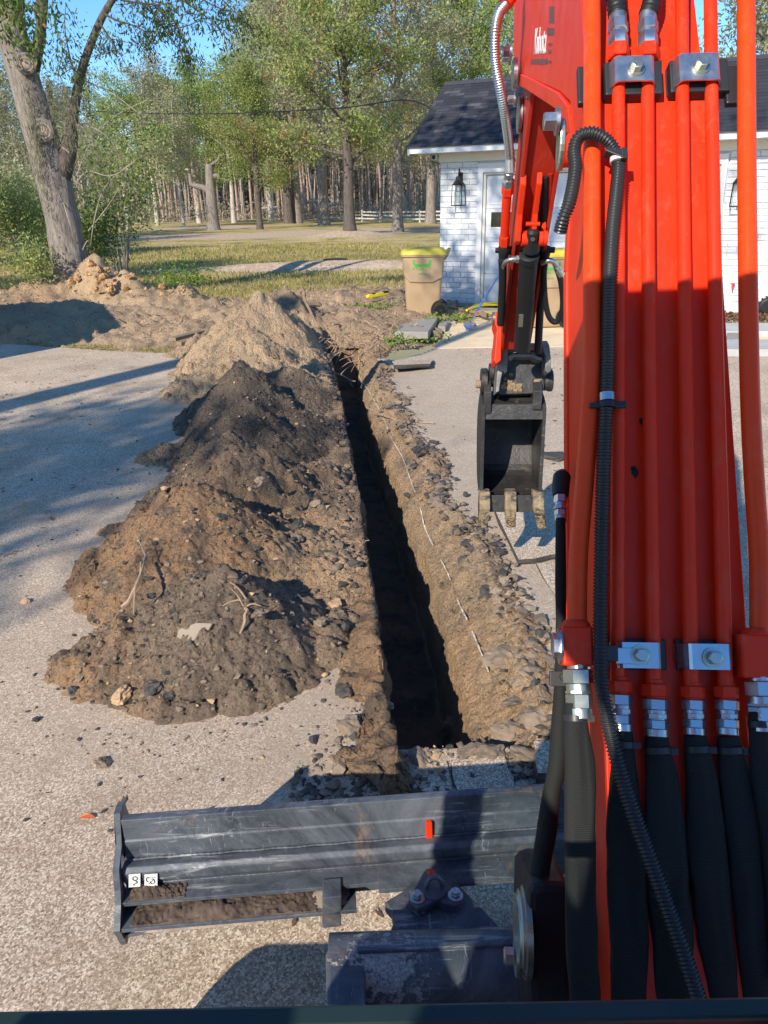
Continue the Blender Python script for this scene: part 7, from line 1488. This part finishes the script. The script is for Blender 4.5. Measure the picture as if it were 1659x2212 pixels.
for (L_) in ([(180, 570), (150, 480), (125, 400), (105, 340)], [(195, 540), (205, 470), (230, 400), (300, 340)], [(190, 500), (230, 450), (262, 400)], [(165, 395), (190, 370), (240, 380), (290, 350)], [(150, 330), (110, 300), (60, 270), (20, 240)], [(165, 380), (200, 300), (250, 250), (320, 215)], [(185, 175), (240, 200), (300, 245)], [(165, 270), (210, 280), (250, 320), (262, 380)], [(170, 560), (190, 520), (200, 560)], [(80, 640), (110, 560), (140, 500)]):
    mb.tube(smooth_path([op(x, y, rg.uniform(-.5, .2)) for x, y in L_], 14), np.linspace(.017, .005, 15), 5)
mb.build('twigs', M['twig'], trunk)['kind'] = 'stuff'
def cluster(cents, n, sx, sz, leaf, seed, mat, name, droop=.3, tl=None, asp=.42):
    g2 = np.random.default_rng(seed); C = []
    for (x, y, dY, w) in cents:
        c = op(x, y, dY); k_ = max(int(n*w), 3); C.append(c+g2.normal(size=(k_, 3))*np.array([sx, .35, sz]))
    C = np.concatenate(C); V, Fq, tn = leaf_quads(C, leaf, g2, up=.3, droop=droop, aspect=asp, tint=None if tl is None else g2.random(len(C))*tl); o = np_mesh(name, V, Fq, M[mat], T, attrs={'tint': tn}, smooth=False); o['kind'] = 'stuff'; return o
g3 = random.Random(16); top = [(g3.uniform(-20, 130), g3.uniform(-40, 105), -1.2+g3.uniform(-.5, .5), 1) for _ in range(34)]
cluster(top, 26, .13, .13, .060, 81, 'leafnear', 'low_leaves', 1.4)
cluster([(g3.uniform(95, 195), g3.uniform(60, 290), g3.uniform(-.5, .8), 1) for _ in range(15)], 14, .20, .30, .045, 82, 'leafnear', 'crown_left', .8)
cluster([(200+(g3.random()*150), 240+g3.random()*230, g3.uniform(-.5, 1.5), 1) for _ in range(34)], 18, .28, .26, .042, 83, 'leafnear', 'sprout_leaves', .4)
tips = []; mb = MB()
for (L_) in ([(255, -30), (320, 20), (360, 70), (400, 130)], [(300, -40), (350, 30), (385, 60), (440, 40)], [(330, -60), (380, -10), (450, 40), (500, 95)], [(300, -60), (400, -20), (480, 20), (540, 30)], [(400, -60), (470, -10), (520, 40), (545, 60)], [(225, 30), (255, 45), (300, 60), (340, 90)], [(215, 50), (240, 85), (255, 110)], [(170, 190), (150, 120), (140, 60), (142, 10)], [(360, 20), (390, 70), (405, 110), (412, 150)], [(260, 0), (330, 10), (370, 5)]):
    P = smooth_path([op(x, y, -2.5+.0*y) for x, y in L_], 16); mb.tube(P, np.linspace(.022, .005, 17), 5)
    for k_ in range(14):
        i = g3.randrange(4, 17); d = np.array([g3.gauss(0, .22), g3.gauss(0, .2), -abs(g3.gauss(.05, .2))]); mb.tube(smooth_path([P[i], P[i]+d*.5, P[i]+d+np.array([0, 0, -.05])], 4), [.007, .006, .005, .004, .003], 4); tips += [P[i]+d, P[i]+d*.6]
mb.build('hanging_twigs', M['barkdark'], T)['kind'] = 'stuff'
g2 = np.random.default_rng(84); tips = np.array(tips); C = (tips[:, None, :]+g2.normal(size=(len(tips), 11, 3))*np.array([.085, .12, .085])).reshape(-1, 3); V, Fq, tn = leaf_quads(C, .045, g2, up=.0, aspect=.3, droop=1.6, tint=g2.random(len(C))*.55); np_mesh('hanging_leaves', V, Fq, M['leafnear'], T, attrs={'tint': tn}, smooth=False)['kind'] = 'stuff'
C = np.concatenate([op(x, y, -.45)+g2.normal(size=(k_, 3))*np.array([.07, .12, .45]) for x, y, k_ in ((78, 300, 500), (84, 370, 420), (62, 230, 220), (150, 260, 380), (128, 210, 300), (170, 240, 260), (112, 240, 260), (240, 30, 60))]); V, Fq, tn = leaf_quads(C, .06, g2, up=-.8, aspect=.09, droop=2.5); np_mesh('hanging_moss', V, Fq, M['moss'], T, attrs={'tint': tn}, smooth=False)['kind'] = 'stuff'
clays = [rock_mesh('clay_lump', 300+i, M['clay'], 3, .8) for i in range(4)]
rg = random.Random(18)
for i in range(40):
    x = rg.gauss(205, 32) if i < 26 else rg.uniform(240, 400); y = (rg.uniform(545, 615) if i < 26 else rg.uniform(596, 640)); P = AY(x, y, 17.0+rg.uniform(-.4, .3)); s_ = rg.uniform(.03, .09)
    zg = float(rootmound(np.array([P[0]]), np.array([P[1]]))[0]); P[2] = min(P[2], zg+.16+(.35 if 170 < x < 225 else .0)*rg.random()); P[2] = max(P[2], zg)
    me = clays[i % 4]; o = bpy.data.objects.new('clay_lump', me); col.objects.link(o); o.location = P; o.scale = (s_, s_, s_*1.2); o.rotation_euler = (rg.random()*3, rg.random()*3, rg.random()*3); tag(o, 'orange clay lump heaped against the foot of the leaning oak' if i < 26 else 'orange clay lump on the right end of the root mound', 'clay lump', 'clay lumps at the leaning oak' if i < 26 else 'clay lumps on the root mound')

# ------------------------------------------------------------------ fence, posts, cable, pole
FA = G(712, 476); FB = G(955, 479); FA[2] = FB[2] = 0; d = unit(FB-FA); Lf = np.linalg.norm(FB-FA); T = thing('rail_fence', tuple((FA+FB)/2), 'weathered white three-rail fence in front of the far wood', 'fence'); nrm = np.array([d[1], -d[0], 0])
npst = 7; mbp = None; zf = lambda p: float(lawnZ(np.float64(p[0]), np.float64(p[1])))
for i in range(npst+3):
    p = FA+d*Lf*i/(npst-1)*1.0; z0 = zf(p); mb = MB(); mb.box(p+ZV*(z0+.6), (.20, .16, 1.25), [d, nrm, ZV]); mb.tube([p+ZV*(z0+1.22), p+ZV*(z0+1.38)], [.14, .01], 4, sm=False); mb.build('post', M['fence'] if i > 0 else M['wood'], T)
    if i < npst+2:
        q = FA+d*Lf*(i+1)/(npst-1); z1 = zf(q)
        for h in (.28, .66, 1.04):
            mb = MB(); jj = random.Random(i*7+int(h*10)).uniform(-.04, .04); mb.hexa([p+nrm*.09+ZV*(z0+h+jj), q+nrm*.09+ZV*(z1+h-jj), q+nrm*.14+ZV*(z1+h-jj), p+nrm*.14+ZV*(z0+h+jj), p+nrm*.09+ZV*(z0+h+.17+jj), q+nrm*.09+ZV*(z1+h+.17-jj), q+nrm*.14+ZV*(z1+h+.17-jj), p+nrm*.14+ZV*(z0+h+.17+jj)]); mb.build('rail', M['fence'] if i > 1 or h < .3 else M['wood'], T)
p = G(825, 480); p[2] = 0; mb = MB(); mb.tube([p, p+ZV*3.6], [.14, .12], 10); tag(mb.build('wooden_post', M['wood']), 'tall weathered post standing in the fence line between the two oaks', 'post')
p = TP(893, 135); T = thing('utility_pole', tuple(p), 'thin utility pole with crossarm at the wood edge left of the garage', 'utility pole'); mb = MB(); mb.tube([p, p+ZV*8.5], [.16, .12], 8); mb.build('pole', M['wood'], T); mb = MB(); mb.tube([p+np.array([-1.0, 0, 8.3]), p+np.array([1.0, 0, 8.3])], .09, 5); mb.build('crossarm', M['wood'], T); mb = MB(); mb.tube([p+ZV*8, p+np.array([6, -2, .4])], .03, 4); mb.build('guy_wire', M['zinc'], T)
cb_ = [(-300, 215, 60), (0, 232, 44), (150, 238, 38), (300, 244, 32), (450, 246, 28), (600, 241, 24), (750, 232, 21), (880, 216, 18.6)]; A = HP(UL-.3, .9, 3.55)
P = smooth_path([AY(x, y, Y) for x, y, Y in cb_]+[A], 120); mb = MB(); mb.tube(P, [.016+.004*math.sin(i*1.9) for i in range(121)], 6); tag(mb.build('overhead_cable', M['rubber']), 'black overhead cable sagging from the left towards the garage eave', 'cable')

# ------------------------------------------------------------------ things standing behind or beside the camera that throw the long shadows
PE = tree_proto('yard_tree', 'barkoak', 'leafmid', seed=21, h=9.3, r0=.16, cr=2.6, cb=5.2, nl=14, per=36, leaf=.10, sig=.5, sub=4, bare=10); PF = tree_proto('yard_tree', 'barkoak', 'leafmid', seed=22, h=13.5, r0=.2, cr=3.6, cb=8.6, nl=14, per=32, leaf=.11, sig=.55, sub=4, bare=10)
place(PE, (-11.0, -7.4, 0), 1.0, 1.12, 'small yard tree left behind the excavator shading the driveway'); place(PF, (-4.3, 2.6, 0), 2.0, 1.0, 'slender tree beside the driveway left of the excavator')
place(PB, (-16.8, 12.5, 0), 2.7, .72, 'oak on the lawn nearest the gabled shadow caster, outside the left edge'); place(PA, (-22, 25, 0), .7, .8, 'second oak on the lawn outside the left edge'); place(PA, (-32, 42, 0), 1.7, .9, 'third oak on the lawn outside the left edge'); place(PB, (-44, 62, 0), 3.7, .9, 'farthest oak on the lawn outside the left edge')
mb = MB(); mb.tube([(-8.75, 0, -.3), (-8.75, 0, 9.3)], [.25, .22], 14); tag(mb.build('utility_pole', M['wood']), 'plain wooden pole beside the driveway left of the excavator', 'pole')
T = thing('gable_caster', (-9.2, 9.1, 0), 'thin gabled block added beyond the left picture edge to cast a gable shadow', 'shadow caster'); mb = MB(); mb.prism([(-2.3, 0), (2.3, 0), (2.3, 2.7), (0, 4.3), (-2.3, 2.7)], (-9.2, 8.4, 0), (1, 0, 0), (0, 0, 1), (0, 1.4, 0)); mb.build('wall', M['white'], T)  # added shadow caster for an unseen neighbouring house gable, kept thin to fit
mb = MB(); mb.prism([(-2.5, 2.62), (0, 4.40), (2.5, 2.62), (2.5, 2.74), (0, 4.52), (-2.5, 2.74)], (-9.2, 8.3, 0), (1, 0, 0), (0, 0, 1), (0, 1.6, 0)); mb.build('roof', M['shingle'], T); mb = MB(); mb.box((-9.2, 8.38, 1.0), (.9, .05, 2.0)); mb.build('door', M['wood'], T)
